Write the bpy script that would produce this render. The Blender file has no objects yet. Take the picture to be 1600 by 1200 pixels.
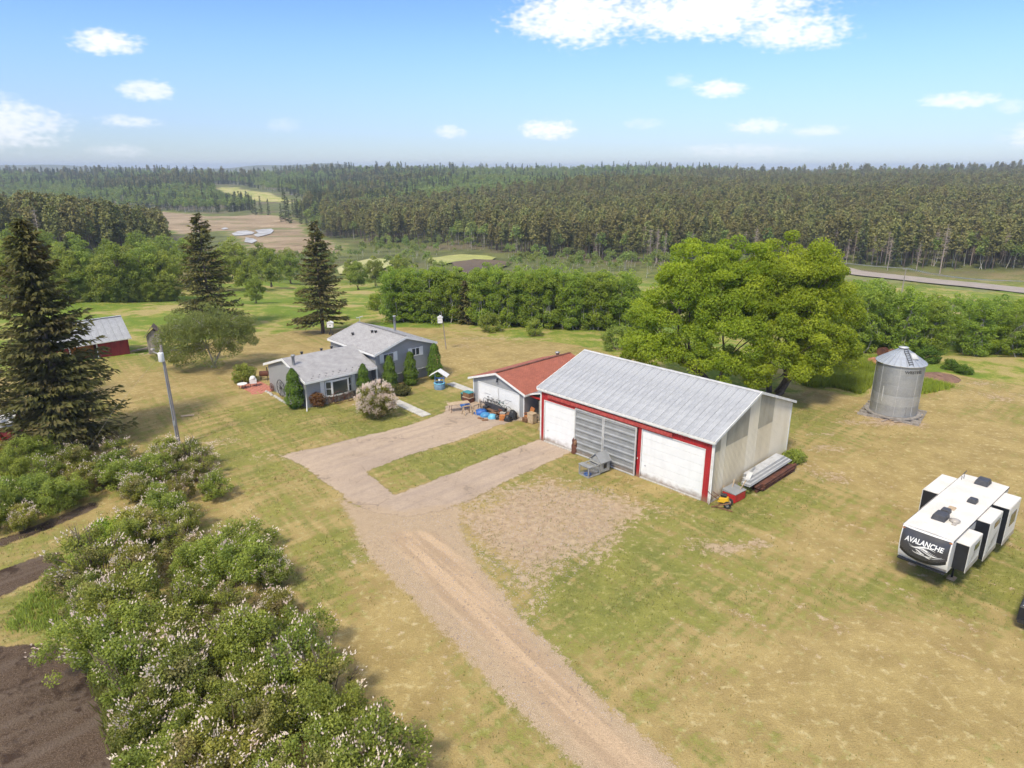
import bpy, bmesh, math, random
import numpy as np
from mathutils import Vector, Matrix

S = bpy.context.scene
COL = S.collection
PI = math.pi
R = math.radians
rnd = random.Random(7)

# ------------------------------------------------------------------ camera
CAM_H, FPX = 22.0, 1066.0
PITCH = math.atan(337 / FPX)
cd = bpy.data.cameras.new('camera'); cam = bpy.data.objects.new('camera', cd); COL.objects.link(cam)
cam.location = (0, 0, CAM_H); cam.rotation_euler = (PI / 2 - PITCH, 0, 0)
cd.lens = 36 * FPX / 1600; cd.sensor_width = 36; cd.clip_start = .5; cd.clip_end = 20000
S.camera = cam
S.render.resolution_x, S.render.resolution_y = 1024, 768

# ------------------------------------------------------------------ sky, clouds, sun
SUN_EL, SUN_AZ = 52.0, 211.0          # azimuth clockwise from +Y (the view direction)
w = bpy.data.worlds.new('World'); S.world = w; w.use_nodes = True
S.view_settings.view_transform = 'Standard'; S.view_settings.look = 'None'
S.view_settings.gamma = 1; S.view_settings.use_curve_mapping = False
S.view_settings.exposure = 0.57
SUN_STRENGTH, SKY_STRENGTH = 2.75, 0.15
HAZE = .00019


class NB:
    """small node-tree builder"""
    def __init__(s, nt):
        s.nt = nt
    def set(s, sock, v):
        if isinstance(v, bpy.types.NodeSocket): s.nt.links.new(v, sock)
        elif isinstance(v, (tuple, list)) and len(v) == 3 and sock.type == 'RGBA': sock.default_value = (*v, 1)
        else: sock.default_value = v
    def n(s, t, ins=None, **props):
        nd = s.nt.nodes.new('ShaderNode' + t)
        for k, v in props.items(): setattr(nd, k, v)
        for k, v in (ins or {}).items(): s.set(nd.inputs[k], v)
        return nd
    def m(s, op, a, b=0.0, c=0.0, clamp=False):
        nd = s.n('Math', {0: a, 1: b, 2: c}, operation=op); nd.use_clamp = clamp
        return nd.outputs[0]
    def mix(s, f, a, b, blend='MIX'):
        nd = s.nt.nodes.new('ShaderNodeMix'); nd.data_type = 'RGBA'; nd.blend_type = blend
        s.set(nd.inputs[0], f); s.set(nd.inputs[6], a); s.set(nd.inputs[7], b)
        return nd.outputs[2]
    def ramp(s, x, a, b, lo=0.0, hi=1.0, smooth=True):
        nd = s.n('MapRange', {0: x, 1: a, 2: b, 3: lo, 4: hi})
        nd.clamp = True
        if smooth: nd.interpolation_type = 'SMOOTHSTEP'
        return nd.outputs[0]
    def noise(s, scale, vec=None, detail=3, rough=.55, dist=0.0):
        ins = {'Scale': scale, 'Detail': detail, 'Roughness': rough, 'Distortion': dist}
        if vec is not None: ins['Vector'] = vec
        return s.n('TexNoise', ins).outputs['Fac']
    def mapping(s, vec, scale=(1, 1, 1), rot=(0, 0, 0), loc=(0, 0, 0)):
        return s.n('Mapping', {'Vector': vec, 'Scale': scale, 'Rotation': rot, 'Location': loc}).outputs[0]
    def streak(s, vec, deg, along, across, detail=1):
        r = s.mapping(vec, (1, 1, 1), (0, 0, R(-deg)))
        return s.noise(1.0, s.mapping(r, (along, across, 1)), detail, .6)
    def mul(s, col, v):
        return s.n('HueSaturation', {'Color': col, 'Value': v}).outputs[0]


def build_world():
    nt = w.node_tree; b = NB(nt); nt.nodes.clear()
    out = nt.nodes.new('ShaderNodeOutputWorld'); bg = nt.nodes.new('ShaderNodeBackground')
    bg.inputs['Strength'].default_value = SKY_STRENGTH
    nt.links.new(bg.outputs[0], out.inputs[0])
    sky = nt.nodes.new('ShaderNodeTexSky'); sky.sky_type = 'NISHITA'; sky.sun_disc = False
    sky.sun_elevation = R(SUN_EL); sky.sun_rotation = R(SUN_AZ)
    sky.altitude = 700; sky.air_density = .9; sky.dust_density = .25; sky.ozone_density = 2.2
    d = b.n('TexCoord').outputs['Generated']
    sp = b.n('SeparateXYZ', {0: d}).outputs
    el = b.m('MULTIPLY', b.m('ARCSINE', sp[2]), 57.2958)
    az = b.m('MULTIPLY', b.m('ARCTAN2', sp[0], sp[1]), 57.2958)
    # clear northern blue: more saturated away from the horizon, pale near it
    deep = b.n('HueSaturation', {'Hue': .503, 'Saturation': 1.22, 'Value': 1.0, 'Color': sky.outputs[0]}).outputs[0]
    col = b.mix(b.ramp(el, 0.5, 10), b.mix(1.0, b.n('HueSaturation', {'Saturation': 1.0, 'Value': .50, 'Color': sky.outputs[0]}).outputs[0], (.88, .95, 1.16), 'MULTIPLY'), b.mix(1.0, deep, (.92, .86, 1.0), 'MULTIPLY'))
    col = b.mix(b.ramp(el, 14, 50), col, b.n('HueSaturation', {'Saturation': .35, 'Color': col}).outputs[0])
    comb = b.n('CombineXYZ', {0: az, 1: b.m('MULTIPLY', el, 2.0), 2: 0.0}).outputs[0]
    n1 = b.noise(.55, comb, 5, .62); n2 = b.noise(.16, comb, 1, .55); n4 = b.noise(1.5, comb, 1, .6)
    edge = b.m('ADD', b.m('MULTIPLY', b.m('SUBTRACT', n1, .5), 2.6), b.m('ADD', b.m('MULTIPLY', b.m('SUBTRACT', n2, .5), 1.6), b.m('MULTIPLY', b.m('SUBTRACT', n4, .5), 1.9)))
    # fair-weather cumulus: (azimuth, elevation, half width, half height, density)
    cl = [(5.6, 10.7, 5.6, 1.9, 1.5), (13.5, 10.9, 9.0, 1.9, 1.6), (20.5, 9.3, 3.6, 1.3, 1.5), (2.9, 10.4, 3.0, 1.3, 1.4),
          (-28.2, 8.0, 2.1, .75, 1.4), (-26.4, 5.2, 1.7, .65, 1.1), (-27.7, 3.1, 2.0, .42, .9), (-28.6, 1.2, 2.0, .45, .6),
          (-36, 2.6, 5.0, 1.5, 1.1), (-36.6, 4.4, 2.4, .5, .7), (-4.9, 2.7, 1.2, .55, .95), (2.8, 2.9, 2.2, .75, 1.5),
          (15.4, 5.6, 1.9, .65, 1.3), (12.8, 6.2, 1.1, .5, .6), (18.8, 3.0, 2.2, .55, 1.0), (22.8, 2.6, 2.0, .4, .8),
          (18, 1.3, 5.0, .5, .6), (31.5, 4.3, 2.3, .5, 1.1), (36.5, 4.9, 1.5, .4, .6), (36.3, 2.0, 2.4, .9, .9),
          (10.2, 3.3, 1.5, .4, .5), (34.2, 3.8, .9, .5, .6), (-17.5, 3.1, 1.2, .5, .35)]
    tot = None
    for a0, e0, wa, wh, dens in cl:
        q = b.n('VectorMath', {0: comb, 1: (a0, 2 * e0, 0)}, operation='SUBTRACT').outputs[0]
        q = b.n('VectorMath', {0: q, 1: (1 / wa, .5 / wh, 0)}, operation='MULTIPLY').outputs[0]
        r2 = b.n('VectorMath', {0: q, 1: q}, operation='DOT_PRODUCT').outputs['Value']
        v = b.ramp(b.m('ADD', r2, edge), 1.55, -.25, 0, dens * .66)
        tot = v if tot is None else b.m('MAXIMUM', tot, v)
    tot = b.m('MULTIPLY', tot, b.ramp(b.m('ADD', n1, b.m('MULTIPLY', tot, .25)), .34, .62, .25, 1.0))
    # small clouds go on all round; unseen cover overhead thickened to whiten ambient light
    n3 = b.noise(2.6, b.mapping(d, (1, 1, 2.2)), 3, .6)
    gen = b.m('MULTIPLY', b.ramp(n3, .47, .62), b.ramp(el, 13, 22))
    gen2 = b.m('MULTIPLY', b.m('MULTIPLY', b.ramp(b.noise(7, b.mapping(d, (1, 1, 4)), 2, .6), .58, .7), .7),
               b.m('MULTIPLY', b.ramp(b.m('ABSOLUTE', az), 42, 50), b.ramp(el, .5, 4)))
    tot = b.m('MINIMUM', b.m('MAXIMUM', b.m('MAXIMUM', tot, gen), gen2), 1.0)
    white = b.mix(n1, (4.4, 4.5, 4.9), (6.2, 6.1, 6.0))
    col = b.mix(tot, col, white)
    nt.links.new(col, bg.inputs['Color'])


build_world()
sd = bpy.data.lights.new('sun', 'SUN'); sun = bpy.data.objects.new('sun', sd); COL.objects.link(sun)
sd.energy = SUN_STRENGTH; sd.angle = R(10); sd.color = (1, .91, .73)
_a, _e = R(SUN_AZ), R(SUN_EL)
_sv = Vector((math.sin(_a) * math.cos(_e), math.cos(_a) * math.cos(_e), math.sin(_e)))
sun.rotation_euler = _sv.to_track_quat('Z', 'Y').to_euler()
S.render.engine = 'CYCLES'
S.cycles.max_bounces = 5; S.cycles.diffuse_bounces = 2; S.cycles.glossy_bounces = 2; S.cycles.transmission_bounces = 3; S.cycles.volume_bounces = 0
S.cycles.use_adaptive_sampling = True; S.cycles.adaptive_threshold = .03; S.cycles.caustics_reflective = False; S.cycles.caustics_refractive = False
S.cycles.use_denoising = True; S.render.use_persistent_data = False
w.cycles.sampling_method = 'MANUAL'; w.cycles.sample_map_resolution = 256

# ------------------------------------------------------------------ terrain height
_YS = np.arange(-200, 9001, 10.0)
def _prof(pts, k=5):
    p = np.interp(_YS, [a for a, _ in pts], [c for _, c in pts])
    q = np.pad(p, k, 'edge'); return np.convolve(q, np.ones(2 * k + 1) / (2 * k + 1), 'valid')
_COLS = [(-1.4, [(0, 0), (95, 0), (150, -2), (260, -4), (400, -8), (600, -14), (900, -8), (1300, 1), (1700, 2), (2600, -2), (4200, 40), (5200, 34), (9000, 20)]),
         (-.68, [(0, 0), (100, 0), (150, -2.5), (230, -5), (320, -5), (400, -11), (480, -20), (640, -20), (800, -14), (1150, -3), (1500, 1), (2500, -8), (4200, 38), (5200, 30), (9000, 18)]),
         (-.42, [(0, 0), (100, 0), (150, -4), (250, -13), (350, -19), (650, -20), (850, -12), (1200, -4), (1600, 1), (2500, -8), (4200, 14), (5200, 14), (9000, 14)]),
         (-.28, [(0, 0), (100, 0), (150, -5), (250, -14), (350, -18), (560, -18), (800, -10), (1200, 0), (1700, 4), (2500, -4), (4200, 48), (5200, 38), (9000, 30)]),
         (-.05, [(0, 0), (108, 0), (150, -4.5), (250, -13), (330, -15), (450, -13), (650, -8), (900, -3), (1300, 4), (1800, 5), (2500, 0), (9000, 5)]),
         (.22, [(0, 0), (98, 0), (135, -4), (225, -13), (300, -14), (400, -11), (600, -7), (900, 0), (1300, 7), (1800, 5), (2500, 0), (9000, 5)]),
         (.40, [(0, 0), (90, 0), (120, -3), (190, -12.5), (270, -13.5), (400, -11), (600, -7), (900, -3), (1300, 0), (1800, 0), (2500, 0), (9000, 5)]),
         (.95, [(0, 0), (80, 0), (110, -3), (165, -12.5), (240, -13), (400, -9), (600, -4), (850, 3), (1200, 9), (1800, 8), (2500, 0), (9000, 5)])]
_CS = np.array([c[0] for c in _COLS]); _CP = np.array([_prof(c[1]) for c in _COLS])
_CP[:, _YS < 85] *= 0
def terr(x, y):
    x = np.asarray(x, float); y = np.asarray(y, float)
    s = np.clip(x / np.maximum(y, 30), -1.39, .94)
    fi = np.interp(s, _CS, np.arange(len(_CS))); i0 = np.minimum(fi.astype(int), len(_CS) - 2); f = fi - i0
    f = f * f * (3 - 2 * f)
    yy = np.clip((y + 200) / 10, 0, len(_YS) - 2); j = yy.astype(int); g = yy - j
    a = _CP[i0, j] * (1 - g) + _CP[i0, j + 1] * g; b = _CP[i0 + 1, j] * (1 - g) + _CP[i0 + 1, j + 1] * g
    h = a * (1 - f) + b * f
    far = np.clip((y - 100) / 60, 0, 1)
    h = h + far * (.5 * np.sin(x * .051 + 1) * np.sin(y * .043 + x * .011) + .25 * np.sin(x * .13 + y * .09))
    vf = np.clip((y - 1300) / 600, 0, 1)
    h = h + vf * (5.0 * np.sin(x * .0042 + 2) + 4.0 * np.sin(x * .011 + y * .003)) + np.clip((y - 350) / 200, 0, 1) * (2.2 * np.sin(x * .016 + y * .009) + 1.8 * np.sin(y * .021 - x * .007))
    nearu = .035 * np.sin(x * .7 + y * .31) * np.sin(y * .53 - x * .2) + .05 * np.sin(x * .17 + 1) * np.sin(y * .21)
    return h + nearu * np.clip((y - 10) / 10, 0, 1)
_sp, _cp = math.sin(PITCH), math.cos(PITCH)
def ray(px, py):
    u = (px - 800) / FPX; v = (py - 600) / FPX
    return np.array([u, _cp - v * _sp, -v * _cp - _sp])
def G(px, py, z=0.0):
    """surveyed plan position (x, y) of a point of the photograph at height z"""
    d = ray(px, py); t = (z - CAM_H) / d[2]
    return (d[0] * t, d[1] * t)
def GT(px, py, dz=0.0):
    """the same on the terrain"""
    d = ray(px, py); t = np.concatenate([np.arange(15, 400, .25), np.arange(400, 6000, 2.0)])
    x = d[0] * t; y = d[1] * t; z = CAM_H + d[2] * t
    below = z < terr(x, y) + dz
    i = int(np.argmax(below)) if below.any() else len(t) - 1
    return (float(x[i]), float(y[i]))
def proj(x, y, z):
    dep = y * _cp - (z - CAM_H) * _sp; up = y * _sp + (z - CAM_H) * _cp
    dep = np.maximum(dep, 1e-3)
    return 800 + FPX * x / dep, 600 - FPX * up / dep
def inpoly(x, y, poly):
    x = np.asarray(x); y = np.asarray(y); c = np.zeros(x.shape, bool); n = len(poly)
    for i in range(n):
        x1, y1 = poly[i]; x2, y2 = poly[(i + 1) % n]
        if y1 == y2: continue
        c ^= ((y1 > y) != (y2 > y)) & (x < (x2 - x1) * (y - y1) / (y2 - y1) + x1)
    return c
def sdf(x, y, poly):
    d = np.full(x.shape, 1e9); n = len(poly)
    for i in range(n):
        ax, ay = poly[i]; bx, by = poly[(i + 1) % n]; ex, ey = bx - ax, by - ay
        t = np.clip(((x - ax) * ex + (y - ay) * ey) / (ex * ex + ey * ey + 1e-12), 0, 1)
        d = np.minimum(d, np.hypot(x - ax - t * ex, y - ay - t * ey))
    return np.where(inpoly(x, y, poly), d, -d)
_rs = np.random.RandomState(3); _NG = _rs.rand(256, 256)
def vnoise(x, y, sc):
    x = np.asarray(x) / sc; y = np.asarray(y) / sc
    xi = np.floor(x).astype(int); yi = np.floor(y).astype(int); fx = x - xi; fy = y - yi
    fx = fx * fx * (3 - 2 * fx); fy = fy * fy * (3 - 2 * fy)
    g = lambda a, b: _NG[a & 255, b & 255]
    return (g(xi, yi) * (1 - fx) + g(xi + 1, yi) * fx) * (1 - fy) + (g(xi, yi + 1) * (1 - fx) + g(xi + 1, yi + 1) * fx) * fy

# ------------------------------------------------------------------ object helpers
def tag(o, label=None, cat=None, group=None, kind=None):
    if label: o['label'] = label
    if cat: o['category'] = cat
    if group: o['group'] = group
    if kind: o['kind'] = kind
    return o
def thing(name, label, cat, loc=(0, 0, 0), rotz=0.0, group=None):
    o = bpy.data.objects.new(name, None); COL.objects.link(o)
    o.location = loc; o.rotation_euler = (0, 0, rotz); o.empty_display_size = .3
    return tag(o, label, cat, group)
def copy_tree(o, parent=None):
    c = o.copy(); COL.objects.link(c); c.parent = parent
    for ch in o.children: copy_tree(ch, c)
    return c
class MB:
    """collects shapes, links them as ONE mesh object"""
    def __init__(s): s.v = []; s.f = []; s.mi = []; s.sm = []
    def add(s, vs, fs, m=0, smooth=False):
        k = len(s.v); s.v += [tuple(p) for p in vs]
        s.f += [[i + k for i in f] for f in fs]; s.mi += [m] * len(fs); s.sm += [smooth] * len(fs)
        return s
    def box(s, x0, x1, y0, y1, z0, z1, m=0):
        return s.add([(x0, y0, z0), (x1, y0, z0), (x1, y1, z0), (x0, y1, z0), (x0, y0, z1), (x1, y0, z1), (x1, y1, z1), (x0, y1, z1)],
                     [(0, 3, 2, 1), (4, 5, 6, 7), (0, 1, 5, 4), (1, 2, 6, 5), (2, 3, 7, 6), (3, 0, 4, 7)], m)
    def hexa(s, p, m=0):
        return s.add(p, [(0, 3, 2, 1), (4, 5, 6, 7), (0, 1, 5, 4), (1, 2, 6, 5), (2, 3, 7, 6), (3, 0, 4, 7)], m)
    def prism(s, poly, off, m=0):
        """closed prism: polygon (3-D points) swept by off"""
        n = len(poly); a = [Vector(p) for p in poly]; o = Vector(off)
        return s.add(a + [p + o for p in a], [list(range(n))[::-1], [n + i for i in range(n)]] +
                     [(i, (i + 1) % n, n + (i + 1) % n, n + i) for i in range(n)], m)
    def bar(s, p, q, w=.05, t=None, m=0, up=(0, 0, 1)):
        t = t or w; p = Vector(p); q = Vector(q); d = (q - p).normalized(); u = Vector(up)
        if abs(d.dot(u)) > .98: u = Vector((1, 0, 0))
        a = d.cross(u).normalized() * w / 2; b = a.cross(d).normalized() * t / 2
        return s.hexa([p - a - b, p + a - b, p + a + b, p - a + b, q - a - b, q + a - b, q + a + b, q - a + b], m)
    def tube(s, pts, rs, n=8, m=0, caps=True, smooth=True):
        pts = [Vector(p) for p in pts]; rs = rs if isinstance(rs, (list, tuple)) else [rs] * len(pts)
        k = len(pts); vs = []; ref = Vector((0, 0, 1))
        for i, p in enumerate(pts):
            d = (pts[min(i + 1, k - 1)] - pts[max(i - 1, 0)]).normalized()
            r0 = ref if abs(d.dot(ref)) < .95 else Vector((1, 0, 0))
            a = d.cross(r0).normalized(); b = a.cross(d).normalized()
            for j in range(n):
                t = 2 * PI * j / n; vs.append(p + (a * math.cos(t) + b * math.sin(t)) * rs[i])
        fs = [(i * n + j, i * n + (j + 1) % n, (i + 1) * n + (j + 1) % n, (i + 1) * n + j) for i in range(k - 1) for j in range(n)]
        s.add(vs, fs, m, smooth)
        if caps:
            s.add(vs[:n], [list(range(n))], m); s.add(vs[-n:], [list(range(n))[::-1]], m)
        return s
    def lathe(s, prof, n=24, c=(0, 0, 0), m=0, smooth=True):
        vs = []
        for r, z in prof:
            for j in range(n):
                t = 2 * PI * j / n; vs.append((c[0] + r * math.cos(t), c[1] + r * math.sin(t), c[2] + z))
        fs = [(i * n + j, i * n + (j + 1) % n, (i + 1) * n + (j + 1) % n, (i + 1) * n + j) for i in range(len(prof) - 1) for j in range(n)]
        return s.add(vs, fs, m, smooth)
    def ring(s, c, r, t, ax=(0, 1, 0), n=20, m=0, k=5):
        a = Vector(ax).normalized(); u = a.orthogonal().normalized(); v = a.cross(u); c = Vector(c)
        vs = []
        for i in range(n):
            th = 2 * PI * i / n; rad = u * math.cos(th) + v * math.sin(th)
            for j in range(k):
                ph = 2 * PI * j / k; vs.append(c + rad * (r + t * math.cos(ph)) + a * t * math.sin(ph))
        fs = [(i * k + j, i * k + (j + 1) % k, ((i + 1) % n) * k + (j + 1) % k, ((i + 1) % n) * k + j) for i in range(n) for j in range(k)]
        return s.add(vs, fs, m, True)
    def build(s, name, mats, parent=None, loc=None, rotz=None, bevel=0):
        me = bpy.data.meshes.new(name); me.from_pydata([tuple(p) for p in s.v], [], s.f)
        for mm in (mats if isinstance(mats, (list, tuple)) else [mats]): me.materials.append(mm)
        me.polygons.foreach_set('material_index', s.mi); me.polygons.foreach_set('use_smooth', s.sm)
        me.update()
        bm = bmesh.new(); bm.from_mesh(me)
        if bevel:
            bmesh.ops.remove_doubles(bm, verts=bm.verts, dist=1e-5)
            bmesh.ops.bevel(bm, geom=bm.edges[:], offset=bevel, segments=1, affect='EDGES')
        bmesh.ops.recalc_face_normals(bm, faces=bm.faces); bm.to_mesh(me); bm.free()
        o = bpy.data.objects.new(name, me); COL.objects.link(o); o.parent = parent
        if loc is not None: o.location = loc
        if rotz is not None: o.rotation_euler = (0, 0, rotz)
        return o
def mesh_np(name, v, f, mats, parent=None, tone=None, mi=None, smooth=False):
    """v (n,3) f (m,4) or (m,3) arrays"""
    me = bpy.data.meshes.new(name); n = len(v); m, k = f.shape
    me.vertices.add(n); me.vertices.foreach_set('co', np.ascontiguousarray(v, np.float32).ravel())
    me.loops.add(m * k); me.loops.foreach_set('vertex_index', np.ascontiguousarray(f, np.int32).ravel())
    me.polygons.add(m); me.polygons.foreach_set('loop_start', np.arange(0, m * k, k, dtype=np.int32))
    me.polygons.foreach_set('loop_total', np.full(m, k, np.int32))
    for mm in (mats if isinstance(mats, (list, tuple)) else [mats]): me.materials.append(mm)
    if mi is not None: me.polygons.foreach_set('material_index', mi.astype(np.int32))
    me.polygons.foreach_set('use_smooth', np.full(m, smooth))
    if tone is not None:
        a = me.attributes.new('tone', 'FLOAT', 'FACE'); a.data.foreach_set('value', tone.astype(np.float32))
    me.update(calc_edges=True)
    o = bpy.data.objects.new(name, me); COL.objects.link(o); o.parent = parent
    return o

# ------------------------------------------------------------------ materials
def newmat(name):
    m = bpy.data.materials.new(name); m.use_nodes = True; nt = m.node_tree
    return m, NB(nt), nt.nodes['Principled BSDF']
def pm(name, c1, c2=None, scale=3.0, rough=.7, bump=0.0, metal=0.0, stretch=(1, 1, 1), fine=0.0, spec=None, detail=4, lo=.35, hi=.65, coat=0.0, bscale=None, dirt=0.0):
    """weathered surface: two tones mixed by noise, fine value grain, bump"""
    m, b, p = newmat(name); c2 = c2 or tuple(x * .8 for x in c1)
    co = b.mapping(b.n('TexCoord').outputs['Object'], stretch)
    n = b.noise(scale, co, detail); col = b.mix(b.ramp(n, lo, hi), c1, c2)
    if fine:
        n2 = b.noise(scale * 9, co, 2, .7); col = b.mul(col, b.ramp(n2, .25, .75, 1 - fine, 1 + fine, False))
    if dirt:   # mud splashed up the foot of the wall and rain streaks below the eave
        oc = b.n('TexCoord').outputs['Object']; z = b.n('SeparateXYZ', {0: oc}).outputs[2]
        ns = b.noise(2.2, oc, 3); st = b.noise(1.0, b.mapping(oc, (5, 5, .25)), 2)
        f = b.m('MULTIPLY', b.ramp(b.m('ADD', z, b.m('MULTIPLY', ns, -.9)), .15, -.45), dirt)
        col = b.mix(f, col, (.24, .17, .12)); col = b.mix(b.m('MULTIPLY', b.ramp(st, .56, .74), dirt * .08), col, (.30, .25, .21))
    b.set(p.inputs['Base Color'], col)
    b.set(p.inputs['Roughness'], b.ramp(n, .2, .8, rough * .85, min(1, rough * 1.15), False)); b.set(p.inputs['Metallic'], metal)
    if spec is not None: b.set(p.inputs['Specular IOR Level'], spec)
    if coat: b.set(p.inputs['Coat Weight'], coat)
    if bump:
        nb = b.noise(bscale or scale * 4, co, 4)
        bn = b.n('Bump', {'Strength': bump, 'Distance': .02, 'Height': nb}); b.set(p.inputs['Normal'], bn.outputs[0])
    return m
def leafmat(name, c1, c2, c3=None, trans=.35, rough=.55, hue=.02, val=.2):
    m, b, p = newmat(name); nt = m.node_tree
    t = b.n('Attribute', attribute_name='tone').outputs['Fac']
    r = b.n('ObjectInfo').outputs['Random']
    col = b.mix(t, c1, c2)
    if c3: col = b.mix(b.ramp(b.noise(.55, b.n('TexCoord').outputs['Object'], 2), .45, .7), col, c3)
    h = b.m('ADD', .5 - hue, b.m('MULTIPLY', r, 2 * hue)); v = b.m('ADD', 1 - val, b.m('MULTIPLY', b.m('FRACT', b.m('MULTIPLY', r, 7.31)), 2 * val))
    col = b.n('HueSaturation', {'Hue': h, 'Value': v, 'Color': col}).outputs[0]
    b.set(p.inputs['Base Color'], col); b.set(p.inputs['Roughness'], rough); b.set(p.inputs['Specular IOR Level'], .25)
    tr = b.n('BsdfTranslucent', {'Color': b.n('HueSaturation', {'Hue': .49, 'Value': 1.25, 'Color': col}).outputs[0]})
    ms = b.n('MixShader', {0: trans, 1: p.outputs[0], 2: tr.outputs[0]})
    nt.links.new(ms.outputs[0], nt.nodes['Material Output'].inputs[0])
    return m
M = {}
M['white'] = pm('white_paint', (.80, .80, .79), (.74, .74, .73), 2, .5, .05)
M['white_door'] = pm('white_door_paint', (.82, .83, .84), (.78, .79, .80), 1.2, .45, .03, dirt=.8)
M['white_trim'] = pm('white_trim', (.78, .78, .76), (.66, .65, .62), 3, .55, .1, fine=.06, dirt=.8)
M['red_metal'] = pm('red_metal', (.42, .022, .028), (.34, .018, .024), 1.5, .45, .05, fine=.08, stretch=(1, 1, .3), dirt=.8)
M['red_faded'] = pm('faded_red_metal', (.50, .10, .085), (.36, .045, .045), 5, .55, .1, fine=.12)
M['grey_metal'] = pm('galvanised_sheet', (.36, .37, .38), (.29, .30, .31), 1.3, .5, .04, metal=.25, fine=.06, dirt=.8)
M['roof_metal'] = pm('galvanised_roof', (.44, .45, .47), (.355, .365, .39), .9, .55, .05, metal=.15, fine=.14, stretch=(1, .35, 1))
M['galv_trim'] = pm('galvanised_trim', (.62, .62, .62), (.5, .5, .5), 2, .5, .05, metal=.2)
M['beige_metal'] = pm('beige_wall_sheet', (.66, .585, .44), (.585, .515, .385), 1.1, .6, .05, fine=.03, stretch=(1, 1, .3), dirt=.7)
M['beige_metal2'] = pm('pale_wall_sheet', (.72, .66, .54), (.65, .59, .46), 1.1, .6, .05, fine=.03, stretch=(1, 1, .3), dirt=.7)
M['skylight'] = pm('aged_translucent_sheet', (.37, .345, .28), (.31, .29, .235), 1.4, .45, .05, fine=.08, stretch=(1, 1, .25))
M['siding'] = None
M['grey_trim'] = pm('grey_wood_trim', (.36, .36, .35), (.30, .30, .29), 3, .7, .1, fine=.1)
M['wood_grey'] = pm('weathered_wood', (.33, .30, .27), (.22, .20, .18), 4, .85, .3, fine=.2, stretch=(1, 1, .2))
M['wood_brown'] = pm('brown_wood', (.28, .15, .08), (.18, .09, .045), 4, .8, .2, fine=.2)
M['wood_tan'] = pm('pale_plank', (.52, .40, .27), (.42, .31, .2), 4, .8, .2, fine=.15)
M['rust'] = pm('rusty_brown', (.16, .06, .035), (.09, .035, .025), 2, .85, .3, fine=.2)
M['black'] = pm('black_plastic', (.02, .02, .022), (.03, .03, .032), 4, .45, .05)
M['dark'] = pm('dark_grey', (.06, .06, .065), (.045, .045, .05), 4, .5, .05)
M['rubber'] = pm('rubber', (.025, .025, .025), (.035, .035, .033), 8, .85, .1)
M['glass'] = pm('window_glass', (.035, .045, .05), (.05, .06, .06), .8, .08, 0, spec=.8)
M['concrete'] = pm('concrete', (.55, .53, .49), (.46, .44, .40), 2, .85, .2, fine=.1)
M['brick'] = pm('patio_brick', (.50, .20, .14), (.40, .15, .11), 2, .85, .2, fine=.15)
M['stone'] = pm('stone_veneer', (.34, .30, .25), (.18, .15, .13), 3.2, .85, .4, fine=.2, lo=.45, hi=.55)
M['blue'] = pm('blue_plastic', (.03, .13, .42), (.025, .10, .34), 3, .5, .15, fine=.1)
M['lightblue'] = pm('pale_blue_tarp', (.18, .50, .68), (.12, .40, .60), 3, .5, .3, fine=.1)
M['wellblue'] = pm('blue_grey_stone', (.20, .32, .46), (.13, .22, .34), 6, .8, .3, fine=.2)
M['yellow'] = pm('yellow_paint', (.70, .42, .02), (.6, .35, .02), 3, .5, .1)
M['redpaint'] = pm('red_paint', (.55, .03, .03), (.42, .025, .025), 3, .5, .1, fine=.1)
M['orange'] = pm('orange_wood', (.50, .19, .05), (.36, .13, .04), 3, .7, .2, fine=.15)
M['steel'] = pm('steel_tube', (.42, .42, .43), (.34, .34, .35), 3, .35, 0, metal=.6)
M['teal'] = pm('teal_plastic', (.05, .27, .28), (.04, .22, .24), 3, .5, .1)
M['cam_white'] = pm('gelcoat_white', (.74, .73, .71), (.69, .68, .66), 1.2, .35, .02)
M['cam_grey'] = pm('camper_grey_beige', (.42, .38, .34), (.37, .34, .30), 1.2, .4, .02)
M['cam_black'] = pm('camper_black_side', (.012, .014, .02), (.018, .02, .027), 1.2, .4, .02)
M['cam_panel'] = pm('camper_front_graphite', (.055, .055, .062), (.035, .035, .04), .7, .3, .02)
M['roof_white'] = pm('white_roof_membrane', (.76, .73, .69), (.66, .63, .58), .9, .7, .05, fine=.05)
M['bark'] = pm('bark', (.17, .13, .10), (.10, .075, .06), 5, .9, .4, fine=.25, stretch=(1, 1, .3))
M['bark_pale'] = pm('pale_bark', (.50, .48, .42), (.30, .28, .24), 5, .85, .3, fine=.2, stretch=(1, 1, .4))
M['bark_pine'] = pm('pine_bark', (.16, .12, .10), (.11, .085, .07), 5, .9, .3)
M['deadwood'] = pm('dead_wood', (.42, .35, .30), (.30, .24, .21), 5, .9, .3, fine=.15)
M['pole'] = pm('pole_wood', (.34, .30, .27), (.25, .22, .20), 4, .85, .2, fine=.15, stretch=(1, 1, .15))
def siding_mat():
    m, b, p = newmat('grey_lap_siding'); c = b.n('TexCoord').outputs['Object']; z = b.n('SeparateXYZ', {0: c}).outputs[2]
    f = b.m('FRACT', b.m('DIVIDE', z, .16))
    n = b.noise(1.5, c); col = b.mix(n, (.31, .32, .335), (.37, .38, .395)); col = b.mul(col, b.ramp(f, .0, .12, .72, 1.0))
    b.set(p.inputs['Base Color'], col); b.set(p.inputs['Roughness'], .6)
    bn = b.n('Bump', {'Strength': .8, 'Distance': .02, 'Height': f}); b.set(p.inputs['Normal'], bn.outputs[0]); return m
M['siding'] = siding_mat()
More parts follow.
